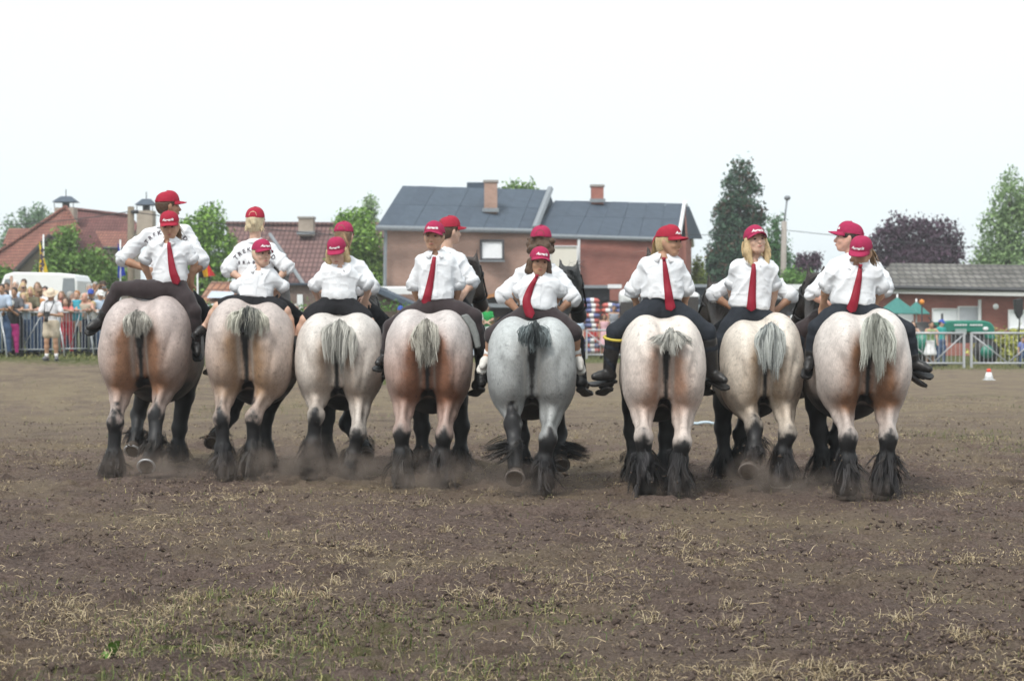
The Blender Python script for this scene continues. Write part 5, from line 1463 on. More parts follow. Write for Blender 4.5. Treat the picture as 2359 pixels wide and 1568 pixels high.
def tie(root, J, pts, Y, T):
    """A necktie hanging over the shirt front; pts are (photo x, photo y)."""
    P3 = [P(px, py, Y) for px, py in pts]
    q = []
    for i in range(len(P3) - 1):
        for t in np.linspace(0, 1, 5, endpoint=False): q.append(lerp(P3[i], P3[i + 1], t))
    q.append(P3[-1]); q = np.array(q)
    for _ in range(2): q[1:-1] = (q[:-2] + 2 * q[1:-1] + q[2:]) / 4
    n = len(q); rows = []; last = None
    for i, c in enumerate(q):
        t = i / (n - 1); d = norm(q[min(i + 1, n - 1)] - q[max(i - 1, 0)])
        w = lerp(.013, .045, min(1, t * 1.12) ** .8)
        if t > .93: w *= max(.06, (1 - t) / .07)
        sd = norm(np.cross(d, T.f)); row = []
        for s in (-1, 0, 1):
            p = c + sd * s * w
            hit, _ = cast(J.shirt_bv, p + T.f * .5, -T.f, .75)
            y = (hit @ T.f) if hit is not None else None
            row.append((p, y))
        ys = [r[1] for r in row if r[1] is not None]
        yv = max(ys) if ys else (last if last is not None else c @ T.f)
        if last is not None: yv = max(yv, last - .012) if t < .9 else last
        last = yv
        rows.append([p + T.f * (yv + .010 + (.004 if s == 1 else 0) - p @ T.f) for s, (p, _) in enumerate(row)])
    V = [p for r in rows for p in r]; m_ = len(V)
    V2 = [p - T.f * .006 for p in V]
    F = [(i * 3 + k, i * 3 + k + 1, i * 3 + k + 4, i * 3 + k + 3) for i in range(n - 1) for k in (0, 1)]
    Fb = [tuple(m_ + j for j in f[::-1]) for f in F]
    side = [(i * 3, i * 3 + 3, m_ + i * 3 + 3, m_ + i * 3) for i in range(n - 1)] + [(i * 3 + 5, i * 3 + 2, m_ + i * 3 + 2, m_ + i * 3 + 5) for i in range(n - 1)]
    to = obj('tie', V + V2, F + Fb + side, M_TIE, root, True)
    k = q[0]; hit, _ = cast(J.shirt_bv, k + T.f * .5, -T.f, .8)
    kc = np.array(rows[0][1]) + T.f * .004
    MB().tube([kc + T.u * .018, kc - T.u * .002, kc - T.u * .016], [.019, .017, .010], 8).build('tie_knot', M_TIE, to, True)

def back_text(root, J, T, lines):
    """Printing on the back of a shirt: words on an arc, projected on the cloth."""
    for word, size, rad, zc, step in lines:
        n = len(word)
        for i, ch in enumerate(word):
            a = (i - (n - 1) / 2) * step
            tv, tf = text_mesh(ch, size, 0, .0012)
            W = []
            for v in tv:
                if rad: x = math.sin(a) * (rad + v[1]) + v[0] * math.cos(a); z = zc - rad + math.cos(a) * (rad + v[1]) - v[0] * math.sin(a)
                else: x = a + v[0]; z = zc + v[1]
                o_ = T.c - T.f * .6 + T.r * x + T.u * z
                hit, _ = cast(J.shirt_bv, o_, T.f, 1.2)
                W.append((hit if hit is not None else o_ + T.f * .45) - T.f * .004)
            obj('print_letter', W, tf, M_INK, root, False)

# ------------------------------------------------------------------ the sixteen riders
def rider(hi, label, face, head, sh, el, pel, yo, kn=None, an=None, o=None, tiep=None, wr=None, lean=0.0, toes=None, txt=None, kd=None):
    h = HORSES[hi]; D = h['D']; Yp = D + yo; o = dict(o or {})
    J = Body(); J.face = A(0, face, 0)
    J.pel = P(pel[0], pel[1], Yp)
    J.sha = P(sh[0] + 12, sh[1] + 13, Yp + lean); J.shb = P(sh[2] - 12, sh[3] + 13, Yp + lean)
    bk = -face * .07
    J.ela = P(el[0], el[1], Yp + lean + bk); J.elb = P(el[2], el[3], Yp + lean + bk)
    mid = (J.sha + J.shb) / 2
    J.neck = mid + A(0, 0, .082)
    hc = P(head[0], head[1], Yp + lean + face * .02)
    J.H = head_frame(hc, face, head[2], head[3], head[4] if len(head) > 4 else 0)
    if wr is None:
        J.wra = J.pel + A(-.07, -face * .20, .20); J.wrb = J.pel + A(.07, -face * .20, .17)
    else: J.wra = P(wr[0], wr[1], Yp + bk * 2); J.wrb = P(wr[2], wr[3], Yp + bk * 2)
    ox = HROOT[hi][0].location[0]
    J.legs = []
    for s in (-1, 1):
        hip = J.pel + A(s * .085, face * .03, -.02)
        if kn is not None:
            q = 0 if s < 0 else 2
            k_ = P(kn[q], kn[q + 1], Yp + face * .22 if kd is None else Yp + kd); a_ = P(an[q], an[q + 1], Yp + face * .16 if kd is None else Yp + kd + .08)
        else:
            wd = h['w'] / 2
            k_ = A(ox + s * (wd + .04), Yp + .26, J.pel[2] - .30); a_ = A(ox + s * (wd + .09), Yp + .12, J.pel[2] - .70)
        if toes is not None: td = A(*toes[0 if s < 0 else 1])
        else: td = A(s * .35, face * .9, -.25)
        J.legs.append((hip, k_, a_, a_ + norm(td) * .15))
    base = A(J.pel[0], J.pel[1], J.pel[2] - .12)
    root = empty('person', base, label, 'person', 'riders in white shirts and red caps')
    o.setdefault('hand_dir', None); o['capped'] = True; o['cuffband'] = True; o['hs'] = o.get('hs', 1.0) * 1.15
    T = build_person(root, J, o, seed=hi * 2 + (1 if face > 0 else 0))
    capm = o.get('capm', M_CAP)
    cap_mesh(root, J.H, o.get('hs', 1.0), capm, o.get('captext', 'Augeria'), face > 0, hair_mat(o.get('hairc', 'brown')))
    if tiep: tie(root, J, tiep, Yp + lean - .05, T)
    if txt: back_text(root, J, T, txt)
    return root, J, T

BR = dict(legwear='trousers', legmat=M_BREECH, feet='boot', skin='tan')
TXT = [('TREKPAARD', .062, .24, .175, .205), ('BRABANT', .044, 0, .045, .052)]
TXT1 = [('TREKPAARD', .062, .26, .245, .20), ('BRABANT', .044, 0, .125, .052)]
F_, R_ = 1, -1
# horse 1
rider(0, 'broad man in red cap facing right, back printed, behind the dark-haired girl', F_, (388, 474, 62, 0, 0), (325, 530, 441, 520), (279, 598, 466, 606), (395, 668), 1.02,
      o=dict(hair='short', hairc='brown', skin='brown', scale=1.12, hs=1.05, captext='', legmat=M_BLACKC, chest=.175, loose=.024), txt=TXT1, wr=(345, 622, 440, 634))
rider(0, 'girl with dark ponytail, red tie and brown breeches straddling the leftmost horse backwards', R_, (391, 519, 4, 16, 4), (338, 561, 438, 559), (330, 604, 448, 604), (393, 662), .58,
      kn=(272, 664, 447, 716), an=(232, 738, 451, 792), kd=-.10, toes=((-.62, -.6, -.45), (.25, -.75, -.6)), o=dict(BR, hair='pony', hairc='lightbrown', flip=-1, sleeve=.62, loose=.026, capm=M_CAP, scale=.96),
      tiep=[(391, 553), (396, 590), (402, 625), (413, 656)], wr=(346, 648, 440, 650))
# horse 2
rider(1, 'blonde woman with hair in a bun seen from behind, printed white shirt', F_, (588, 510, 4, 0, 0), (541, 563, 637, 563), (525, 622, 662, 618), (590, 680), 1.02,
      o=dict(hair='bun', hairc='lightblonde', captext='', loose=.032, scale=1.02, legmat=M_BLACKC), txt=TXT, wr=(560, 645, 640, 642))
rider(1, 'fair-haired boy in white polo and black shorts, no tie, looking sideways', R_, (603, 584, 34, 2, 0), (559, 629, 636, 627), (543, 662, 652, 660), (588, 692), .58,
      kn=(503, 707, 657, 716), an=(472, 752, 677, 772), kd=-.08, toes=((-.45, -.75, -.45), (.2, -.7, -.7)), o=dict(legwear='shorts', legmat=M_BLACKC, skin='fair', hair='short', hairc='lightblonde', sleeve=.85, scale=.86, hs=.96, feet='shoe', capm=M_CAP2, loose=.03, collar=True),
      wr=(560, 668, 640, 668))
# horse 3
rider(2, 'woman with light brown ponytail and back of red cap, third horse', F_, (792, 543, 10, 4, 0), (742, 610, 842, 606), (726, 660, 858, 662), (797, 690), 1.02,
      o=dict(hair='pony', hairc='lightbrown', captext='', flip=1, loose=.03, capm=M_CAP2, legmat=M_BLACKC), wr=(760, 680, 845, 682))
rider(2, 'girl in crimson cap looking down, white polo and black shorts', R_, (776, 578, -6, 26, 4), (745, 621, 824, 623), (722, 660, 848, 656), (779, 698), .58,
      kn=(703, 736, 850, 742), an=(680, 792, 876, 800), kd=-.08, o=dict(legwear='shorts', legmat=M_BLACKC, skin='fair', hair='bob', hairc='blonde', sleeve=.8, scale=.90, hs=.97, feet='shoe', capm=M_CAP2, loose=.034, sock=True, sockmat=M_SNEAK),
      wr=(734, 690, 842, 688))
# horse 4
rider(3, 'young man in bright red cap turned right, behind the girl with long straight tie', F_, (1036, 532, 55, 0, 0), (978, 588, 1074, 588), (960, 650, 1088, 652), (1030, 690), 1.02,
      o=dict(hair='short', hairc='brown', captext='', loose=.03, legmat=M_BLACKC), wr=(985, 672, 1070, 674))
rider(3, 'girl with tied-back hair, long straight red tie, fourth horse', R_, (1000, 545, -12, 0, -2), (962, 591, 1044, 590), (953, 658, 1056, 656), (1005, 702), .58,
      kn=(900, 752, 1092, 728), an=(886, 826, 1108, 822), kd=-.08, o=dict(BR, hair='short', hairc='lightbrown', sleeve=.9, scale=.96, skin='tan', capm=M_CAP2, loose=.03), tiep=[(1002, 584), (996, 630), (986, 680), (980, 703)], wr=(966, 700, 1048, 700))
# horse 5
rider(4, 'curly brown-haired rider in crimson cap seen from behind, wide rolled sleeves', F_, (1246, 556, 6, 2, 0), (1190, 622, 1294, 622), (1160, 682, 1318, 688), (1240, 712), 1.02,
      o=dict(hair='curly', hairc='brown', captext='', capm=M_CAP2, skin='brown', scale=1.08, hs=1.02, loose=.03, legmat=M_BLACKC), wr=(1195, 718, 1290, 714))
rider(4, 'smiling child with curved tie and brown cropped trousers on the blue-grey horse', R_, (1242, 603, 10, 4, -6), (1202, 643, 1284, 643), (1188, 676, 1296, 674), (1238, 718), .58,
      kn=(1137, 772, 1319, 766), an=(1122, 820, 1330, 818), kd=-.06, toes=((-.3, -.7, -.6), (.15, -.6, -.8)), o=dict(legwear='shorts', short_len=1.0, legmat=M_BREECH, skin='tan', hair='bob', hairc='brown', smile=True, sleeve=.6, scale=.88, hs=.94, feet='shoe', footmat=M_SNEAK, solemat=M_SNEAK, sock=True, capm=M_CAP2, loose=.03),
      tiep=[(1236, 637), (1222, 662), (1210, 695), (1224, 733)], wr=(1200, 696, 1280, 694))
# horse 6
rider(5, 'rider hidden behind the girl in jeans, black boots hanging by the cream horse', F_, (1525, 572, 0, 4, 0), (1482, 618, 1566, 618), (1470, 668, 1578, 668), (1523, 708), 1.02,
      o=dict(hair='short', hairc='brown', captext='', legmat=M_BLACKC, feet='tall', hs=.95), wr=(1500, 690, 1550, 690))
r6 = rider(5, 'girl with blonde ponytail looking over her shoulder, dark jeans and yellow knee band', R_, (1541, 556, 58, 4, 0), (1480, 600, 1573, 600), (1456, 668, 1580, 668), (1523, 706), .58,
      kn=(1416, 762, 1630, 764), an=(1402, 862, 1642, 862), kd=-.06, toes=((-.85, -.45, -.12), (.55, -.7, -.3)), o=dict(legwear='trousers', legmat=M_JEANS, feet='tall', skin='tan', hair='pony', hairc='blonde', flip=-1, sleeve=.92, scale=1.0, loose=.03, capm=M_CAP, waist=.24, hem=.16),
      tiep=[(1527, 598), (1532, 640), (1538, 690), (1543, 716)], wr=(1466, 700, 1576, 702))
# horse 7
rider(6, 'rider almost hidden behind the blonde girl, only wide white sleeves showing', F_, (1738, 580, 0, 6, 0), (1684, 624, 1778, 624), (1642, 680, 1822, 684), (1732, 722), 1.02,
      o=dict(hair='short', hairc='blonde', captext='', skin='brown', loose=.032, legmat=M_BLACKC, hs=.92), wr=(1690, 712, 1790, 712))
rider(6, 'girl with long loose blonde hair and straight red tie, chin raised', R_, (1739, 556, 12, -12, 4), (1686, 607, 1786, 609), (1684, 666, 1783, 668), (1724, 722), .58,
      kn=(1660, 784, 1838, 780), an=(1644, 850, 1856, 850), kd=-.06, o=dict(BR, legmat=M_JEANS, hair='long', hairc='blonde', sleeve=.62, scale=.98, loose=.034, capm=M_CAP2, skin='fair', smile=True), tiep=[(1733, 601), (1731, 640), (1727, 690), (1726, 717)], wr=(1692, 708, 1776, 712))
# horse 8
rider(7, 'man in profile with crimson cap peak pointing left, rightmost horse', F_, (1954, 548, -78, -6, 0), (1905, 606, 2030, 606), (1872, 678, 2038, 668), (1962, 706), 1.02,
      o=dict(hair='short', hairc='dark', capm=M_CAP2, skin='pink', scale=1.08, hs=1.02, loose=.03, legmat=M_BREECH), wr=(1905, 700, 2010, 700), kn=(1846, 760, 2088, 780), an=(1858, 850, 2104, 850), kd=.15, toes=((-.3, .8, -.3), (.75, .5, -.45)))
rider(7, 'girl with brown ponytail leaning over and looking down, long wide red tie', R_, (1982, 580, -30, 26, -8), (1904, 617, 2030, 622), (1902, 664, 2030, 668), (1962, 712), .58,
      kn=(1880, 754, 2088, 760), an=(1866, 826, 2104, 836), kd=-.04, toes=((-.3, -.75, -.55), (.8, -.5, -.35)), o=dict(BR, legmat=M_JEANS, hair='pony', hairc='lightbrown', flip=-1, sleeve=.62, scale=1.0, capm=M_CAP2, loose=.034), tiep=[(1977, 614), (1972, 645), (1962, 690), (1953, 720)], wr=(1897, 694, 2014, 702))

kn_, an_k = r6[1].legs[0][1], r6[1].legs[0][2]; c_ = lerp(kn_, an_k, .17); ax_ = norm(an_k - kn_); u_ = norm(np.cross(ax_, A(0, 1, 0))); w_ = np.cross(ax_, u_)
MB().tube([c_ + (u_ * math.cos(a) + w_ * math.sin(a)) * .088 for a in np.linspace(0, 2 * math.pi, 17)], .014, 6, False).build('knee_band', M_YEL, r6[0], True)
D4 = HORSES[3]['D']; q4 = [(1060, 727), (1076, 722), (1094, 744), (1103, 772), (1107, 800), (1095, 804), (1088, 776), (1078, 752)]
pad = empty('saddle_pad', P(1085, 760, D4 + .42), 'grey felt saddle pad hanging over the flank of the fourth horse', 'saddle pad')
po = MB().prism([P(a, b, D4 + .36) for a, b in q4], (0, .34, 0)).build('felt', mat('grey_felt', (.20, .21, .205), .9, .15, 12), pad); po.modifiers.new('soft edges', 'BEVEL').width = .012
# ------------------------------------------------------------------ poles, wires, flags
M_POLE = mat('weathered_pole', (.20, .165, .125), .9, .2, 6, bump=.3)
q = P(300, 0, 58); root = empty('utility_pole', (q[0], 58, .3), 'weathered wooden utility pole behind the first rider', 'pole')
MB().tube([(q[0], 58, .3), (q[0], 58, P(0, 476, 58)[2])], [.13, .11], 10).build('shaft', M_POLE, root, True)
MB().tube([P(302, 487, 57.9), P(316, 490, 57.9)], .05, 6).build('bracket', M_DKFRAME, root)
for px in (309, 315): MB().ball(P(px, 488, 57.9), .07, 8, 6).build('insulator', M_DKFRAME, root, True)
q = P(1802, 0, 84); root = empty('street_lamp', (q[0], 84, 0), 'slender concrete lamp post with round lamp head, right of the conifers', 'street lamp')
MB().tube([(q[0], 84, 0), tuple(P(1806, 510, 84))], [.17, .13], 10).build('post', mat('concrete_post', (.33, .30, .27), .9, .15, 5), root, True)
MB().tube([tuple(P(1806, 512, 84)), tuple(P(1812, 462, 84))], .045, 8).build('arm', M_ZINC, root, True)
MB().ball(P(1813, 456, 84), (.16, .22, .13), 10, 7).build('lamp_head', M_ZINC, root, True)
def wire(label, pts):
    pp = [P(*p) for p in pts]; out = []
    for i in range(len(pp) - 1):
        for t in np.linspace(0, 1, 9)[:-1]: out.append(lerp(pp[i], pp[i + 1], t) - A(0, 0, .12 * math.sin(math.pi * t)))
    out.append(pp[-1]); o = MB().tube(out, .016, 5).build('overhead_wire', M_DKFRAME, None, True); tag(o, label, 'wire')
wire('thin overhead wire running across the left house to the utility pole', [(-60, 520, 66), (302, 487, 57.9)])
wire('thin overhead wire from the utility pole to the brick house', [(302, 488, 57.9), (886, 548, 71.6)])
wire('thin overhead wire from the lamp post to the brick house', [(1575, 540, 77.2), (1806, 530, 84)])
wire('thin overhead wire from the lamp post off the right edge', [(1806, 530, 84), (2420, 580, 92)])
def flag(label, px, top, bot, Y, cols, fx0, fx1, ft, fb, marks=None):
    q = P(px, bot, Y); root = empty('flagpole', (q[0], Y, float(ground_h(np.array([q[0]]), np.array([Y]))[0])), label, 'flag')
    MB().tube([(q[0], Y, float(root.location[2])), tuple(P(px, top, Y))], [.035, .025], 8).build('pole', M_WPAINT, root, True)
    n = len(cols)
    for k, (cn, c) in enumerate(cols):
        V = []; nu, nv = 6, 12
        for i in range(nu + 1):
            u = (k + i / nu) / n
            for j in range(nv + 1):
                v = j / nv; fold = math.sin(u * 11 + v * 3) * (.10 + .06 * v)
                p = P(lerp(fx0, fx1, u * (.55 + .45 * v)), lerp(ft + (fb - ft) * .25 * u, fb - (fb - ft) * .1 * u, v), Y); V.append(p + A(0, fold, 0))
        F = [(i * (nv + 1) + j, i * (nv + 1) + j + 1, (i + 1) * (nv + 1) + j + 1, (i + 1) * (nv + 1) + j) for i in range(nu) for j in range(nv)]
        fo = obj('flag_cloth', V, F, mat('flag_' + cn, c, .8, .08), root, True)
    if marks:
        for (mx, my, rx, rz) in marks:
            c = P(mx, my, Y - .22); poly = [c + A(math.cos(a) * rx * (1 + .5 * math.sin(a * 3 + mx)), 0, math.sin(a) * rz * (1 + .4 * math.cos(a * 4))) for a in np.linspace(0, 2 * math.pi, 14, endpoint=False)]
            MB().prism(poly, (0, .01, 0)).build('lion_mark', M_INK, root)
flag('yellow flag with black figures hanging on a pole behind the van', 100, 540, 680, 57, [('yellow', (.72, .50, .03))], 90, 108, 556, 636, [(97, 575, .06, .10), (96, 592, .07, .09), (98, 607, .07, .11), (95, 620, .06, .07)])
flag('blue flag hanging beside the first rider', 277, 552, 690, 56, [('blue', (.02, .05, .42))], 271, 287, 560, 642)
flag('tricolour black, yellow and red flag behind the first rider', 455, 578, 690, 54, [('black', (.02, .02, .02)), ('yellow2', (.80, .55, .05)), ('red', (.62, .03, .03))], 456, 494, 588, 640)

# ------------------------------------------------------------------ van
M_VAN = mat('van_white', (.80, .80, .80), .3, .03, 2, spec=.5)
q = P(80, 0, 56); root = empty('parked_van', (q[0], 56, .55), 'white van with open tailgate parked behind the crowd', 'van')
zb = lambda py: P(0, py, 56)[2]; xb = lambda px: P(px, 0, 56)[0]
prof = [(-130, 745), (-130, 690), (-95, 670), (-40, 660), (15, 658), (24, 634), (45, 628), (150, 630), (183, 634), (190, 648), (190, 745)]
bd = MB().prism([A(xb(a), 55.2, zb(b)) for a, b in prof], (0, 1.9, 0)).build('body', M_VAN, root)
mod = bd.modifiers.new('soft edges', 'BEVEL'); mod.width = .06; mod.segments = 3
MB().prism([A(xb(a), 55.19, zb(b)) for a, b in ((158, 642), (184, 642), (186, 690), (154, 690))], (0, .03, 0)).build('rear_window', mat('van_glass', (.22, .24, .26), .15, .15, 1), root)
MB().prism([A(xb(a), 55.19, zb(b)) for a, b in ((26, 645), (42, 643), (42, 668), (22, 668))], (0, .03, 0)).build('side_window', MATS['van_glass'], root)
for px in (-80, 160):
    w = MB().tube([(xb(px), 55.15, .95), (xb(px), 55.40, .95)], .33, 16).build('wheel', M_BOOT, root, True)
    MB().tube([(xb(px), 55.13, .95), (xb(px), 55.2, .95)], .18, 12).build('rim', M_ZINC, w, True)
t2 = empty('parked_van', (P(200, 0, 59)[0], 59, .55), 'pale rounded tent-like van roof beyond the open tailgate', 'van')
S = SDF(.06); c = P(196, 690, 60); S.ell(c, A(.55, 1.0, .62), .05); V, F = S.mesh(); obj('body', V, F, M_VAN, t2, True)

# ------------------------------------------------------------------ barriers
M_GALV = mat('galvanised_steel', (.42, .44, .46), .4, .12, 6, metal=.35, spec=.5)
M_GATE = mat('pale_grey_gate', (.44, .45, .47), .45, .1, 6, metal=.2, spec=.5)
def barrier(label, pa, pb, z0a, z0b, h=1.08, bars=16, group='crowd barriers along the arena', braces=True):
    a, b = A(*pa), A(*pb); root = empty('crowd_barrier', (a[0], a[1], z0a), label, 'barrier', group)
    ux = norm(b - a); L = np.linalg.norm((b - a)[:2]); W = lambda t, z: lerp(a, b, t) * A(1, 1, 0) + A(0, 0, lerp(z0a, z0b, t) + z)
    pts = [W(0, .12), W(0, h - .14), W(.03, h - .04), W(.09, h), W(.91, h), W(.97, h - .04), W(1, h - .14), W(1, .12)]
    MB().tube(pts, .021, 8).build('frame', M_GALV, root, True)
    MB().tube([W(0, .16), W(1, .16)], .017, 6).build('lower_rail', M_GALV, root, True)
    bme = None
    for i in range(1, bars):
        t = i / bars; p = W(t, 0) - A(*root.location)
        if bme is None:
            bme = raw_mesh('bar', *(lambda m_: (m_.v, m_.f))(MB().tube([(0, 0, .16), (0, 0, h)], .0085, 5))); bme.materials.append(M_GALV)
        o = bpy.data.objects.new('bar', bme); COL.objects.link(o); o.parent = root; o.location = tuple(p)
    MB().tube([W(.97, h - .10), W(1.0, .5) + A(.10, -.14, 0), W(1.0, 0) + A(.22, -.34, 0)], .019, 6).build('foot', M_GALV, root, True)
    MB().tube([W(.03, h * .55), W(.03, 0) + A(.05, .30, 0)], .019, 6).build('foot', M_GALV, root, True)
    if braces: MB().tube([W(.35, .16), W(.72, h)], .012, 5).build('brace', M_GALV, root, True)
def gh(p): return float(ground_h(np.array([p[0]]), np.array([p[1]]))[0])
ends = [(-130, 4, 40.6), (4, 136, 42.0), (138, 203, 43.0), (205, 330, 43.2), (330, 460, 44.0), (600, 745, 46.0), (745, 905, 46.6)]
blab = ['barrier cut by the left frame edge', 'barrier right behind the photographer', 'narrow barrier section behind the photographer, right side', 'barrier behind the first rider and his horse', 'barrier hidden between the first two horses', 'barrier the shirtless man leans on', 'barrier beside the fair-haired child']
for (a, b, Y), lb in zip(ends, blab):
    pa, pb = P(a, 730, Y), P(b, 730, Y + .25); barrier('galvanised steel crowd ' + lb, pa, pb, gh(pa), gh(pb), bars=max(9, int((b - a) / 8)))
def gate(label, px0, px1, Y, h=1.12, dia=True):
    a, b = P(px0, 730, Y), P(px1, 730, Y - .1); root = empty('gate_panel', (a[0], a[1], 0), label, 'barrier', 'metal gate panels at the far side')
    W = lambda t, z: lerp(a, b, t) * A(1, 1, 0) + A(0, 0, z)
    for t in (0, 1):
        p = W(t, 0); MB().box((p[0] - .035, p[1] - .035, -.05), (p[0] + .035, p[1] + .035, h)).build('post', M_GATE, root)
    for z, r in ((h - .03, .035), (.14, .03)): MB().tube([W(0, z), W(1, z)], r, 8).build('rail', M_GATE, root, True)
    L = np.linalg.norm(b - a); n = int(L / .13); bme = raw_mesh('bar', *(lambda m_: (m_.v, m_.f))(MB().tube([(0, 0, .14), (0, 0, h)], .009, 5))); bme.materials.append(M_GATE)
    for i in range(1, n):
        o = bpy.data.objects.new('bar', bme); COL.objects.link(o); o.parent = root; o.location = tuple(W(i / n, 0) - A(*root.location))
    if dia:
        MB().tube([W(.02, h - .1), W(.5, .18)], .022, 6).build('brace', M_GATE, root, True); MB().tube([W(.98, h - .1), W(.52, .18)], .022, 6).build('brace', M_GATE, root, True)
gate('pale gate panel behind the green-topped woman', 1075, 1215, 66); gate('pale gate panel beside the blue-grey horse', 1216, 1340, 66); gate('pale gate panel left of the cream horse', 1351, 1470, 66); gate('pale gate panel behind the cream horses', 1480, 1640, 64)
gate('pale gate panel behind the last two horses', 1760, 1905, 58); gate('pale gate panel in front of the woman in white skirt', 2076, 2220, 54); gate('pale gate panel at the right frame edge', 2237, 2402, 54)

# ------------------------------------------------------------------ spectators
def C_(k, c): return cloth_mat(k, c)
CL = dict(white=(.72, .72, .72), bluecheck=(.42, .50, .62), grey=(.13, .13, .14), charcoal=(.05, .05, .055), ltblue=(.45, .55, .68), maroon=(.16, .03, .04), orange=(.50, .24, .10), coral=(.60, .20, .18), navy=(.04, .05, .10), turq=(.08, .42, .55), beige=(.48, .42, .34), blue=(.06, .12, .42), pinkfl=(.66, .40, .44), green=(.02, .30, .07), palegreen=(.28, .44, .20), greytank=(.30, .32, .36), brown=(.20, .15, .13), violet=(.18, .22, .50), teal=(.05, .33, .30), khaki=(.52, .45, .35), red=(.45, .03, .05), olive=(.16, .15, .10), magenta=(.45, .04, .20), jeans=(.07, .11, .20), check=(.74, .75, .78))
def stander(label, px, py, Y, top='white', leg='jeans', hair='short', hairc='brown', skin='fair', lean=True, face=0, pitch=8, hat=None, rail=1.08, legwear='trousers', style='shirt', arms=None, sleeve=.6, base=None, hs=.98, group='spectators behind the barriers', vox=.02, rail_y=None, wide=1.0, foot='shoe', footmat=None, sock=False, depth=.105):
    hc = P(px, py, Y); g = gh(hc) if base is None else base
    hgt = max(.75, hc[2] - g + .12); sc = min(1.06, hgt / 1.72); hs = hs * (.80 + .20 * sc)
    J = Body(); J.face = A(math.sin(math.radians(face)) * .6, -1, 0); J.face = norm(J.face); ri = A(-J.face[1], J.face[0], 0) * -1
    J.H = head_frame(hc, -1, face, pitch, random.uniform(-5, 5))
    rr = A(1, 0, 0) * abs(J.face[1]) + A(0, 1, 0) * J.face[0]; rr = norm(rr)
    bk = .20 * sc if lean else .03
    J.neck = hc - A(0, 0, .155 * sc) + A(0, .03, 0); J.pel = A(hc[0], hc[1] + bk, g + .53 * hgt)
    J.sha = J.neck - rr * .165 * sc * wide - A(0, 0, .055 * sc); J.shb = J.neck + rr * .165 * sc * wide - A(0, 0, .055 * sc)
    if arms == 'camera':
        J.ela = J.sha - rr * .08 - A(0, .05, .26); J.elb = J.shb + rr * .08 - A(0, .05, .26); J.wra = J.neck + A(-.09, -.30, -.28); J.wrb = J.neck + A(.10, -.30, -.29)
    elif arms == 'up':
        J.ela = J.sha - rr * .16 + A(0, -.05, .02); J.wra = J.ela + A(.02, -.02, .27); J.elb = J.shb + rr * .12 - A(0, 0, .18); J.wrb = J.elb + A(-.1, -.2, -.1)
    elif arms == 'shoot':
        J.ela = J.sha - rr * .12 + A(0, -.15, -.10); J.elb = J.shb + rr * .12 + A(0, -.15, -.10); J.wra = hc + A(-.10, -.17, -.05); J.wrb = hc + A(.10, -.17, -.05)
    elif arms == 'cross':
        J.ela = J.sha - rr * .05 - A(0, .06, .24 * sc); J.elb = J.shb + rr * .05 - A(0, .06, .24 * sc); J.wra = J.pel + A(.10, -.20, .20 * sc); J.wrb = J.pel + A(-.10, -.20, .22 * sc)
    elif lean:
        rz = g + rail + .05; ry = (Y - .12) if rail_y is None else rail_y
        J.ela = A(J.sha[0] - .05, ry + .06, max(min(rz, J.sha[2] - .08), rz - .2)); J.elb = A(J.shb[0] + .05, ry + .06, J.ela[2]); J.wra = A(hc[0] - .03 - .06, ry - .12, rz); J.wrb = A(hc[0] + .07, ry - .12, rz)
    else:
        J.ela = J.sha - rr * .05 - A(0, 0, .28 * sc); J.elb = J.shb + rr * .05 - A(0, 0, .28 * sc); J.wra = J.ela + A(0, -.06, -.22 * sc); J.wrb = J.elb + A(0, -.06, -.22 * sc)
    J.legs = []
    for s in (-1, 1):
        hip = J.pel + rr * s * .085 * sc - A(0, 0, .03); kn = A(hip[0] + s * .02, hip[1] - .02, g + .28 * hgt); an = A(hip[0] + s * .03, hip[1] + .02, g + .085 * sc)
        J.legs.append((hip, kn, an, an + norm(J.face + rr * s * .25) * .15 * sc - A(0, 0, .02)))
    root = empty('person', (J.pel[0], J.pel[1], g), label, 'person', group)
    sm = C_(top, CL[top]) if top else None
    o = dict(skin=skin, scale=sc, hs=hs, hair=None if hair == 'bald' else hair, hairc=hairc, shirt=sm, top='none' if top is None else ('tank' if style == 'tank' else 'shirt'), sleeve=0 if style == 'tank' else sleeve, cuff=False, collar=False, blouse=False, loose=.016, hem=.02, legwear=legwear, legmat=C_(leg, CL[leg]), feet=foot, footmat=footmat or M_BOOT, sock=sock, chest=.150 * wide, depth=depth, capped=hat is not None, wr=.006, waist=.16, short_len=.62)
    T = build_person(root, J, o, seed=int(px * 7) % 997, vox=vox)
    if hat == 'cap': cap_mesh(root, J.H, hs, mat('hat_' + label[:9], (.72, .72, .70) if 'white' in label or 'beige' in label else ((.05, .10, .40) if 'blue' in label else (.45, .03, .05)), .85), '')
    if hat in ('cowboy', 'brim'):
        m_ = mat('straw_hat', (.62, .52, .40), .8, .1, 20) if hat == 'cowboy' else mat('brown_hat', (.06, .04, .03), .8)
        h_ = MB(); n = 20; rows = [(.175, .148, .052), (.165, .140, .035), (.10, .12, .040), (.092, .112, .045), (.088, .106, .105), (.070, .082, .150), (.03, .05, .135)]
        for (rx, ry, z) in rows:
            for k in range(n):
                a = 2 * math.pi * k / n; curl = .035 * (abs(math.cos(a)) ** 2) if rx > .12 else 0
                h_.v.append(tuple(J.H(rx * hs * 1.05 * math.cos(a), ry * hs * 1.1 * math.sin(a) - .01, z * hs + curl - .01)))
        for j in range(len(rows) - 1):
            for k in range(n): h_.f.append((j * n + k, j * n + (k + 1) % n, (j + 1) * n + (k + 1) % n, (j + 1) * n + k))
        h_.f.append(tuple((len(rows) - 1) * n + k for k in range(n)))
        h_.build('hat', m_, root, True)
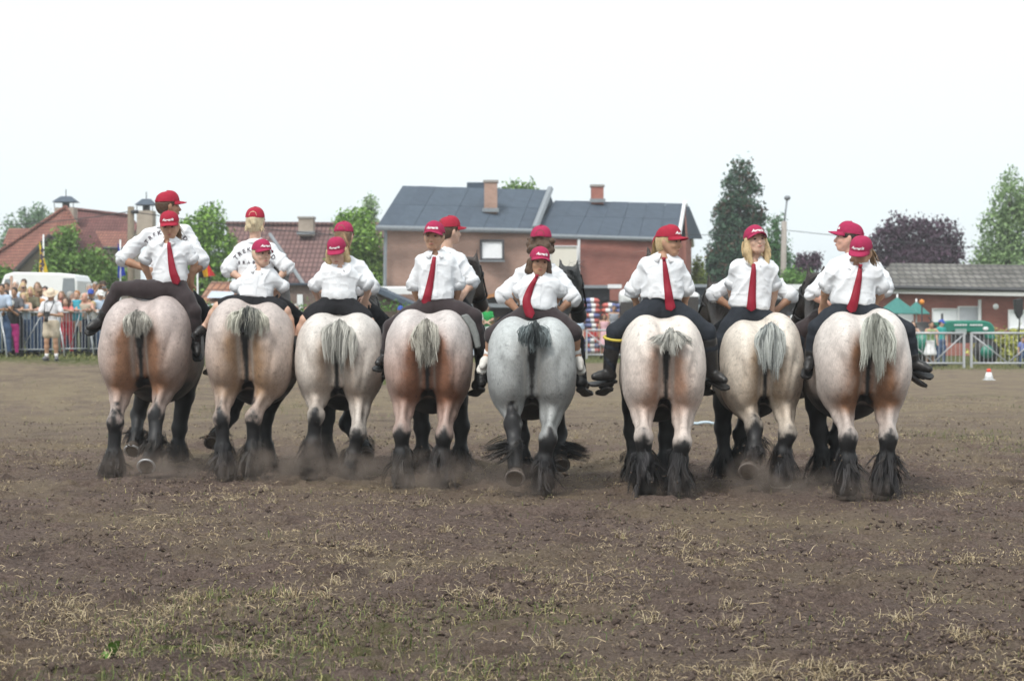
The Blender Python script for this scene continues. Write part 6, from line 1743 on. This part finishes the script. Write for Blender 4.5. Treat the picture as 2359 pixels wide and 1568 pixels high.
    if 'sunglasses' in label:
        e = J.H(0, .100 * hs, .004); MB().tube([e - J.H.r * .06, e - J.H.r * .03 + J.H.f * .008, e + J.H.r * .03 + J.H.f * .008, e + J.H.r * .06], [.008, .018, .018, .008], 6).build('sunglasses', M_BOOT, root, True)
    return root, J, T
Z5 = lambda x, y: (.15 * x, 627 + .15 * y)
crowd = [
 ('man in pale blue checked shirt at the left frame edge', 25, 250, 41.6, dict(top='bluecheck', hairc='dark', skin='tan')),
 ('balding man behind the man in checked shirt', 100, 225, 43.4, dict(top='white', hairc='brown', skin='tan', lean=False)),
 ('dark-haired boy between the checked shirt and the bearded man', 88, 345, 42.6, dict(top='charcoal', hairc='dark', lean=False)),
 ('bearded man with dark hair in grey waistcoat', 220, 300, 42.0, dict(top='grey', hairc='dark', skin='tan', leg='charcoal')),
 ('child in white cap leaning on the barrier', 165, 500, 41.7, dict(top='charcoal', hat='cap', hairc='dark', skin='brown', leg='magenta')),
 ('white-haired person behind the bearded man', 238, 190, 43.9, dict(top='white', hairc='white', lean=False)),
 ('blonde woman wearing sunglasses behind the curly girl', 350, 230, 43.6, dict(top='ltblue', hair='bob', hairc='blonde', lean=False, face=25)),
 ('person in white shirt waving one hand before the van', 365, 165, 46.0, dict(top='white', hairc='brown', arms='up', lean=False)),
 ('curly blonde girl in pale blue sleeveless top', 365, 380, 42.1, dict(top='ltblue', style='tank', hair='curly', hairc='blonde', leg='jeans')),
 ('blond balding man in dark red and olive vest', 468, 290, 42.4, dict(top='olive', hair='bob', hairc='blonde', skin='pink', leg='jeans')),
 ('light brown haired woman before the van door', 575, 215, 45.4, dict(top='white', hair='bob', hairc='lightbrown', lean=False)),
 ('curly-haired woman in orange top', 575, 320, 43.6, dict(top='orange', hair='curly', hairc='lightbrown', lean=False, skin='tan', face=-30)),
 ('dark-haired man half hidden by the cowboy hat', 690, 280, 44.4, dict(top='white', hairc='dark', lean=False, skin='pink')),
 ('brown-haired woman right of the photographer', 945, 355, 43.8, dict(top='coral', hair='bob', hairc='lightbrown', lean=False, skin='pink')),
 ('long-haired girl in coral top leaning on the barrier', 1008, 445, 43.1, dict(top='coral', hair='long', hairc='brown', leg='red')),
 ('grey-haired woman in navy top turned to the toddler', 1082, 360, 43.6, dict(top='navy', hair='bob', hairc='grey', lean=False, face=60, leg='jeans')),
 ('red-haired toddler in turquoise swimsuit held up over the barrier', 1180, 345, 43.3, dict(top='turq', style='tank', hair='short', hairc='red', lean=False, base=1.15, legwear='shorts', leg='turq', hs=1.05)),
 ('bald sunburnt man in beige vest', 1302, 380, 43.3, dict(top='beige', style='tank', hair='bald', skin='pink', wide=1.12, leg='navy')),
 ('person in bright blue cap', 1395, 330, 44.2, dict(top='grey', hat='cap', hairc='dark', lean=False, skin='brown')),
 ('dark-haired boy leaning beside the bald man', 1380, 455, 43.6, dict(top='charcoal', hairc='dark', skin='tan')),
 ('fair-haired child in white shirt draped over the barrier', 1425, 505, 43.4, dict(top='white', hairc='blonde')),
 ('grey-haired man left of the dark-skinned man', 1370, 235, 46.4, dict(top='beige', hairc='grey', lean=False, face=30)),
 ('smiling grey-haired man with dark skin', 1460, 210, 46.2, dict(top='white', hairc='grey', skin='brown', lean=False)),
 ('man in brown brimmed hat raising a small camera', 1580, 215, 45.8, dict(top='white', hat='brim', hairc='dark', lean=False, arms='shoot', skin='tan')),
 ('man in beige flat cap and light blue shirt', 1545, 345, 43.6, dict(top='ltblue', hat='cap', hairc='grey', skin='tan', face=35, pitch=18)),
 ('tanned person half hidden by the first rider boot', 1612, 440, 44.0, dict(top='khaki', hairc='lightbrown', skin='tan')),
 ('dark-haired woman behind the first rider leg', 1680, 330, 44.8, dict(top='coral', hair='bob', hairc='dark', lean=False)),
 ('man in pale shirt behind the first rider boot', 1740, 360, 44.6, dict(top='ltblue', hairc='brown', lean=False)),
 ('small child in magenta skirt behind the leftmost barrier', 280, 745, 42.8, dict(top='brown', legwear='skirt', leg='magenta', hair='bob', hairc='brown', lean=False)),
]
for lb, x, y, Y, kw in crowd:
    px, py = Z5(x, y); stander(lb, px, py, Y, **kw)
# held small camera
hc = P(Z5(1600, 232)[0], Z5(0, 232)[1], 45.55); cr = empty('compact_camera', hc, 'small silver camera held by the man in brown hat', 'camera')
MB().box(hc - A(.05, .02, .03), hc + A(.05, .02, .03)).build('body', M_ZINC, cr); MB().tube([hc - A(0, .02, 0), hc - A(0, .05, 0)], .02, 8).build('lens', M_BOOT, cr, True)
# photographer inside the arena
ph, J, T = stander('photographer in straw cowboy hat, checked shirt and beige shorts holding a camera', 117, 680, 38.0, top='check', leg='khaki', hair='short', hairc='grey', skin='tan', lean=False, pitch=30, hat='cowboy', arms='camera', legwear='shorts', sock=True, footmat=mat('grey_shoe', (.16, .16, .17), .8), vox=.014, group='photographer inside the arena', wide=1.15)

cm = J.neck + A(.01, -.40, -.27); cr = empty('slr_camera', cm, 'black camera with long lens held by the photographer', 'camera')
MB().box(cm - A(.065, .04, .05), cm + A(.065, .04, .05)).build('body', M_BOOT, cr); MB().tube([cm - A(0, .02, .04), cm - A(0, .06, .17)], [.04, .045], 10).build('lens', M_BOOT, cr, True)
MB().tube([cm + A(-.06, .02, .04), J.neck + A(-.10, -.15, -.02), J.neck + A(-.05, .03, .05), J.neck + A(.05, .03, .05), J.neck + A(.10, -.15, -.02), cm + A(.06, .02, .04)], .012, 5).build('strap', M_BOOT, cr, True)
# spectators left of centre, centre and right
others = [
 ('shirtless tanned man with sunglasses leaning on the barrier', 682, 709, 46.4, dict(top=None, hairc='grey', skin='tan', leg='navy', wide=1.15)),
 ('half hidden sunburnt man behind the third horse', 706, 714, 47.4, dict(top=None, hairc='brown', skin='pink', leg='navy')),
 ('fair-haired child in blue and yellow vest by the hedge', 888, 735, 47.0, dict(top='blue', style='tank', hairc='blonde', skin='pink')),
 ('man in dark blue cap by the hedge', 922, 714, 48.6, dict(top='beige', hat='cap', hairc='dark', skin='tan', lean=False)),
 ('man in red cap and white shirt beside the green-topped woman', 1098, 712, 67.2, dict(top='white', hat='cap', skin='tan', lean=False, leg='ltblue', face=-30)),
 ('woman in bright green top and white trousers with folded arms', 1122, 708, 67.4, dict(top='green', hair='bob', hairc='brown', skin='fair', lean=False, leg='white', arms='cross')),
 ('child in pale blue shirt before the stacked bags', 1333, 736, 67.0, dict(top='ltblue', hairc='brown', lean=False, leg='navy', face=40)),
 ('woman in pink and white flowered dress', 1392, 729, 66.8, dict(top='pinkfl', style='tank', hair='bob', hairc='brown', skin='tan', lean=False, leg='pinkfl', legwear='skirt')),
 ('man in grey sleeveless shirt beside the flowered dress', 1414, 710, 67.4, dict(top='greytank', style='tank', hairc='brown', skin='tan', lean=False, leg='navy', wide=1.1)),
 ('brown-haired woman by the cream horse and the horse head', 1628, 738, 62.0, dict(top='white', hair='bob', hairc='brown', skin='tan', lean=False)),
 ('man in white shirt behind the last gap', 1815, 733, 62.0, dict(top='white', hairc='dark', skin='tan', lean=False, wide=1.1)),
 ('woman in pink blouse behind the last gap', 1848, 742, 62.0, dict(top='pinkfl', hair='bob', hairc='dark', skin='tan', lean=False)),
 ('bare-shouldered woman in brown top beside the rightmost horse', 2103, 747, 55.2, dict(top='brown', style='tank', hair='bob', hairc='brown', skin='fair', leg='charcoal')),
 ('woman in pale green top and white skirt leaning on the gate', 2145, 747, 54.9, dict(top='palegreen', style='tank', hair='short', hairc='dark', skin='tan', legwear='skirt', leg='white', lean=True, wide=1.1)),
 ('boy in blue cap and green shirt turned to the tractor', 2168, 744, 55.8, dict(top='teal', hat='cap', hairc='dark', skin='fair', lean=False, face=70, leg='jeans')),
 ('person in violet shirt cut by the right frame edge', 2356, 782, 54.8, dict(top='violet', hairc='brown', skin='tan', lean=False, leg='jeans')),
]
for lb, px, py, Y, kw in others: stander(lb, px, py, Y, **kw)
# ------------------------------------------------------------------ stacked feed bags
def bag_mesh():
    S = SDF(.03); S.ell((0, 0, .09), (.30, .24, .115), .05)
    for sx_ in (-1, 1): S.ell((sx_ * .12, 0, .09), (.20, .22, .105), .05)
    V, F = S.mesh(); return V, F
BV, BF = bag_mesh()
def bag_cols(seed):
    x = BV[:, 0]; C = np.where((np.abs(x) < .07)[:, None], A(.70, .70, .70), np.where((x < 0)[:, None], A(.12, .14, .30), A(.50, .12, .10)))
    return C if seed else np.where((x > .05)[:, None], A(.14, .16, .32), np.where((np.abs(x + .05) < .1)[:, None], A(.72, .72, .70), A(.52, .14, .11)))
bmes = []
for s in (0, 1):
    me = raw_mesh('feed_bag', BV, BF); set_col(me, bag_cols(s)); me.materials.append(mat('printed_bag', rough=.5, var=.12, scale=9, attr=True)); bmes.append(me)
for k, (px, rows) in enumerate(((1348, 9), (1420, 8))):
    c = P(px, 730, 70.5); ro = empty('pallet', (c[0], 70.5, 0), ['wooden pallet under the taller bag stack', 'wooden pallet under the shorter bag stack'][k], 'pallet', 'pallets of bags')
    for i in range(5): MB().box((c[0] - .62, 70.1 + i * .2, .10), (c[0] + .62, 70.22 + i * .2, .13)).build('plank', M_POLE, ro)
    for i in range(3): MB().box((c[0] - .6 + i * .55, 70.1, 0), (c[0] - .5 + i * .55, 71.02, .098)).build('bearer', M_POLE, ro)
    for j in range(int(P(0, 693 + 4 * k, 70.5)[2] / .205)):
        for i in range(2):
            o = bpy.data.objects.new('feed_bag', bmes[(i + j) % 2]); COL.objects.link(o); o.location = (c[0] - .30 + i * .60 + random.uniform(-.03, .03), 70.5 + random.uniform(-.03, .03), .13 + j * .205); o.rotation_euler = (0, random.uniform(-.04, .04), random.choice((0, math.pi)) + random.uniform(-.06, .06))
            nth = ['bottom', 'second', 'third', 'fourth', 'fifth', 'sixth', 'seventh', 'eighth', 'ninth', 'tenth', 'eleventh', 'twelfth', 'thirteenth'][j]
            tag(o, 'printed red, white and blue bag, %s layer up, %s side of the %s stack' % (nth, ['left', 'right'][i], ['taller', 'shorter'][k]), 'bag', 'stacked bags, ' + ['taller', 'shorter'][k] + ' stack')
c = P(1355, 772, 68.4); rt = empty('red_table', (c[0], 68.4, 0), 'long low red table behind the gate', 'table')
MB().box((P(1328, 0, 68.4)[0], 68.1, P(0, 775, 68.4)[2]), (P(1400, 0, 68.4)[0], 68.7, P(0, 764, 68.4)[2])).build('table_top', mat('red_board', (.50, .035, .03), .6, .1), rt)
for px in (1334, 1392): MB().box((P(px, 0, 68.4)[0], 68.2, 0), (P(px + 4, 0, 68.4)[0], 68.6, P(0, 775, 68.4)[2])).build('leg', M_DKFRAME, rt)
# ------------------------------------------------------------------ tractor, parasols, loudspeaker, cone
M_TR = mat('tractor_green', (.010, .17, .115), .4, .08, 3, spec=.5)
Yt = 58.5; X_ = lambda px: P(px, 0, Yt)[0]; Z_ = lambda py: P(0, py, Yt)[2]
tr = empty('tractor', (X_(2215), Yt, 0), 'old green tractor with rounded bonnet behind the gate', 'tractor')
hood = MB().prism([A(X_(a), Yt - .35, Z_(b)) for a, b in ((2160, 778), (2160, 742), (2185, 738), (2262, 738), (2278, 742), (2287, 752), (2289, 782), (2270, 782), (2262, 768), (2190, 764))], (0, .7, 0)).build('bonnet', M_TR, tr)
hood.modifiers.new('soft edges', 'BEVEL').width = .05
tv, tf = text_mesh('LANZ BULLDOG', .16, 0, .002) if False else (None, None)
MB().box((X_(2195), Yt - .2, Z_(790)), (X_(2285), Yt + .2, Z_(768))).build('engine', M_DKFRAME, tr)
MB().box((X_(2196), Yt - .37, Z_(770)), (X_(2222), Yt - .30, Z_(757))).build('side_plate', mat('grey_plate', (.28, .34, .33), .6), tr)
MB().ball((X_(2266), Yt - .36, Z_(757)), (.10, .03, .07), 10, 6).build('badge', M_WPAINT, tr, True)
for i in range(11):
    if i in (5,): continue
    MB().box((X_(2194 + i * 6.0), Yt - .375, Z_(750)), (X_(2198.4 + i * 6.0), Yt - .352, Z_(746.5))).build('name_letter', M_WPAINT, tr)
MB().box((X_(2106), Yt - .55, Z_(752)), (X_(2160), Yt - .25, Z_(742))).build('mudguard', M_TR, tr)
MB().tube([(X_(2172), Yt, Z_(742)), (X_(2172), Yt, Z_(722))], .04, 8).build('exhaust_pipe', M_DKFRAME, tr)
for px, r, w in ((2120, .72, .36), (2262, .42, .22)):
    wh = MB().tube([(X_(px), Yt - .75, r), (X_(px), Yt - .75 + w, r)], r, 20).build('wheel', M_BOOT, tr, True)
    MB().tube([(X_(px), Yt - .78, r), (X_(px), Yt - .7, r)], r * .55, 16).build('rim', M_TR, wh, True)
MB().tube([(X_(2150), Yt, Z_(745)), (X_(2140), Yt - .05, Z_(730))], .02, 6).build('steering_column', M_DKFRAME, tr)
M_PAR = mat('parasol_green', (.05, .19, .17), .8, .1, 4)
def parasol(label, px, top, bot, hw, Y):
    c = P(px, top, Y); zb_ = P(0, bot, Y)[2]; r = hw * Y / FPX; ro = empty('parasol', (c[0], Y, 0), label, 'parasol', 'green parasols')
    MB().tube([(c[0], Y, 0), (c[0], Y, c[2] + .1)], .03, 8).build('pole', M_WPAINT, ro, True)
    for k in range(8):
        a, b = math.pi / 4 * k, math.pi / 4 * (k + 1); V = [c, A(c[0] + math.cos(a) * r, Y + math.sin(a) * r, zb_), A(c[0] + math.cos(b) * r, Y + math.sin(b) * r, zb_)]
        obj('canopy_panel', V + [v - A(0, 0, .03) for v in V], [(0, 1, 2), (5, 4, 3), (1, 4, 5, 2)], M_PAR, ro, False)
parasol('dark green parasol with wide canopy right of the rightmost rider', 2066, 684, 721, 50, 61); parasol('second smaller green parasol half behind the first', 2110, 694, 722, 32, 63.5)
c = P(2123, 697, 60); bl = empty('beacon_post', (c[0], 60, 0), 'post with orange beacon between the parasols', 'beacon')
MB().tube([(c[0], 60, 0), (c[0], 60, c[2])], .025, 6).build('post', M_DKFRAME, bl); MB().ball((c[0], 60, c[2] + .02), (.09, .09, .10), 10, 7).build('lamp', mat('orange_lens', (.7, .25, .03), .3), bl, True)
c = P(2347, 700, 55.5); sp = empty('loudspeaker', (c[0], 55.5, 0), 'black loudspeaker on a thin stand at the right edge', 'loudspeaker')
MB().prism([P(2339, 690, 55.5), P(2356, 687, 55.5), P(2356, 722, 55.5), P(2349, 734, 55.5), P(2341, 720, 55.5)], (0, .3, 0)).build('cabinet', M_BOOT, sp); MB().tube([(c[0], 55.6, 0), tuple(P(2348, 728, 55.6))], .022, 6).build('stand', M_BOOT, sp)
for a in (0, 2.1, 4.2): MB().tube([(c[0], 55.6, .5), (c[0] + .35 * math.cos(a), 55.6 + .35 * math.sin(a), 0)], .014, 5).build('leg', M_BOOT, sp)
Yc = GY(875); c = P(2277, 875, Yc); co = empty('traffic_cone', (c[0], Yc, 0), 'small white cone with red top on the arena floor', 'cone')
s = Yc / FPX
MB().tube([(c[0], Yc, 0), (c[0], Yc, 18 * s)], [11 * s, 6 * s], 14).build('body', M_WPAINT, co, True); MB().tube([(c[0], Yc, 18 * s), (c[0], Yc, 26 * s)], [6 * s, 3.5 * s], 14).build('top', mat('cone_red', (.75, .07, .04), .5), co, True)
MB().box((c[0] - 12 * s, Yc - 12 * s, 0), (c[0] + 12 * s, Yc + 12 * s, 1.2 * s)).build('base', M_WPAINT, co)
# pale hose ring lying on the soil
Yh = GY(978); hp = [P(px, 982 - 10 * math.sin(math.pi * (px - 1590) / 70) , Yh) for px in np.linspace(1590, 1660, 9)]
ho = MB().tube([A(p[0], Yh, max(.02, p[2])) for p in hp], .022, 7).build('plastic_hoop', mat('pale_hose', (.45, .55, .62), .4), None, True); tag(ho, 'pale blue plastic hoop half sunk in the soil between the cream horses', 'hoop')

# ------------------------------------------------------------------ dust kicked up by the hooves
def dust_material(key, dens, col):
    m = bpy.data.materials.new(key); m.use_nodes = True; n, l = m.node_tree.nodes, m.node_tree.links; n.clear()
    o = n.new('ShaderNodeOutputMaterial'); v = n.new('ShaderNodeVolumePrincipled'); v.inputs['Color'].default_value = (*col, 1); v.inputs['Anisotropy'].default_value = .2
    tc = n.new('ShaderNodeTexCoord'); g = n.new('ShaderNodeVectorMath'); g.operation = 'LENGTH'; l.new(tc.outputs['Object'], g.inputs[0])
    mr = n.new('ShaderNodeMapRange'); mr.inputs[1].default_value = .15; mr.inputs[2].default_value = 1.0; mr.inputs[3].default_value = 1; mr.inputs[4].default_value = 0; l.new(g.outputs['Value'], mr.inputs[0])
    geo = n.new('ShaderNodeNewGeometry'); nz = n.new('ShaderNodeTexNoise'); nz.inputs['Scale'].default_value = 5.5; nz.inputs['Detail'].default_value = 6; l.new(geo.outputs['Position'], nz.inputs['Vector'])
    nr = n.new('ShaderNodeMapRange'); nr.inputs[1].default_value = .44; nr.inputs[2].default_value = .64; l.new(nz.outputs['Fac'], nr.inputs[0])
    mu = n.new('ShaderNodeMath'); mu.operation = 'MULTIPLY'; l.new(mr.outputs[0], mu.inputs[0]); l.new(nr.outputs[0], mu.inputs[1])
    m2 = n.new('ShaderNodeMath'); m2.operation = 'MULTIPLY'; l.new(mu.outputs[0], m2.inputs[0]); m2.inputs[1].default_value = dens; l.new(m2.outputs[0], v.inputs['Density']); l.new(v.outputs[0], o.inputs['Volume'])
    return m
sph = MB().ball((0, 0, 0), 1.0, 16, 10)
for k, (px, py, D, rx, rz, dens) in enumerate([(345, 1080, 16.3, .75, .28, 2.2), (440, 1085, 16.4, .55, .22, 1.5), (620, 1080, 16.3, .70, .26, 2.4), (700, 1070, 16.2, .65, .36, 3.2), (790, 1095, 16.1, .55, .24, 2.4), (860, 1085, 16.0, .45, .26, 2.0), (990, 1100, 15.4, .60, .30, 2.8), (1075, 1085, 15.6, .5, .24, 1.8), (1190, 1110, 15.0, .42, .24, 2.6), (1310, 1095, 15.2, .45, .18, 1.2), (1570, 1120, 14.8, .4, .16, 1.0), (1735, 1100, 15.0, .30, .30, 4.0), (1820, 1105, 15.0, .45, .18, 1.8), (1925, 1110, 14.7, .55, .22, 2.0), (115, 1130, 15.4, .45, .16, .7)]):
    c = P(px, py, D); rz *= .85; me = raw_mesh('dust', sph.v, sph.f); me.materials.append(dust_material('dust_volume', dens * .75, (.62, .50, .42)))
    o = bpy.data.objects.new('dust', me); COL.objects.link(o); o.location = (c[0], D, max(.10, rz * .7)); o.scale = (rx, .55, rz); tag(o, 'brown dust cloud kicked up around the hooves', None, None, 'stuff')

# ------------------------------------------------------------------ thin summer haze
hz = bpy.data.materials.new('summer_haze'); hz.use_nodes = True; n, l = hz.node_tree.nodes, hz.node_tree.links; n.clear()
o_ = n.new('ShaderNodeOutputMaterial'); v = n.new('ShaderNodeVolumePrincipled'); v.inputs['Color'].default_value = (.93, .97, 1, 1); v.inputs['Density'].default_value = .0008; l.new(v.outputs[0], o_.inputs['Volume'])
hb = MB().box((-950, -45, -1.5), (950, 1550, 16)).build('haze', hz, None); tag(hb, 'thin pale haze over the field and houses', None, None, 'stuff')

rng = np.random.default_rng(91); pts = []
for h in HORSES:
    for (a, b, c, lift) in h['legs']:
        for i in range(10):
            p = P(c[0] + rng.normal(0, 22), c[1] - abs(rng.normal(0, 26)), h['D'] + rng.normal(-.1, .25)); pts.append((p[0], p[1], max(.02, p[2])))
pts = np.array(pts); N = len(pts); r = rng.gamma(1.6, .0045, N).clip(.003, .022)
V = base6[None] * r[:, None, None] * rng.uniform(.5, 1.4, (N, 6, 1)) + rng.normal(0, .25, (N, 6, 3)) * r[:, None, None] + pts[:, None, :]
o = obj('flying_soil', V.reshape(-1, 3), (tri[None] + (np.arange(N) * 6)[:, None, None]).reshape(-1, 3), MATS['clod'], None, False, np.repeat(lerp(A(.04, .03, .024), A(.10, .075, .058), rng.random((N, 1))), 6, 0)); tag(o, 'crumbs of soil thrown up around the hooves', None, None, 'stuff')
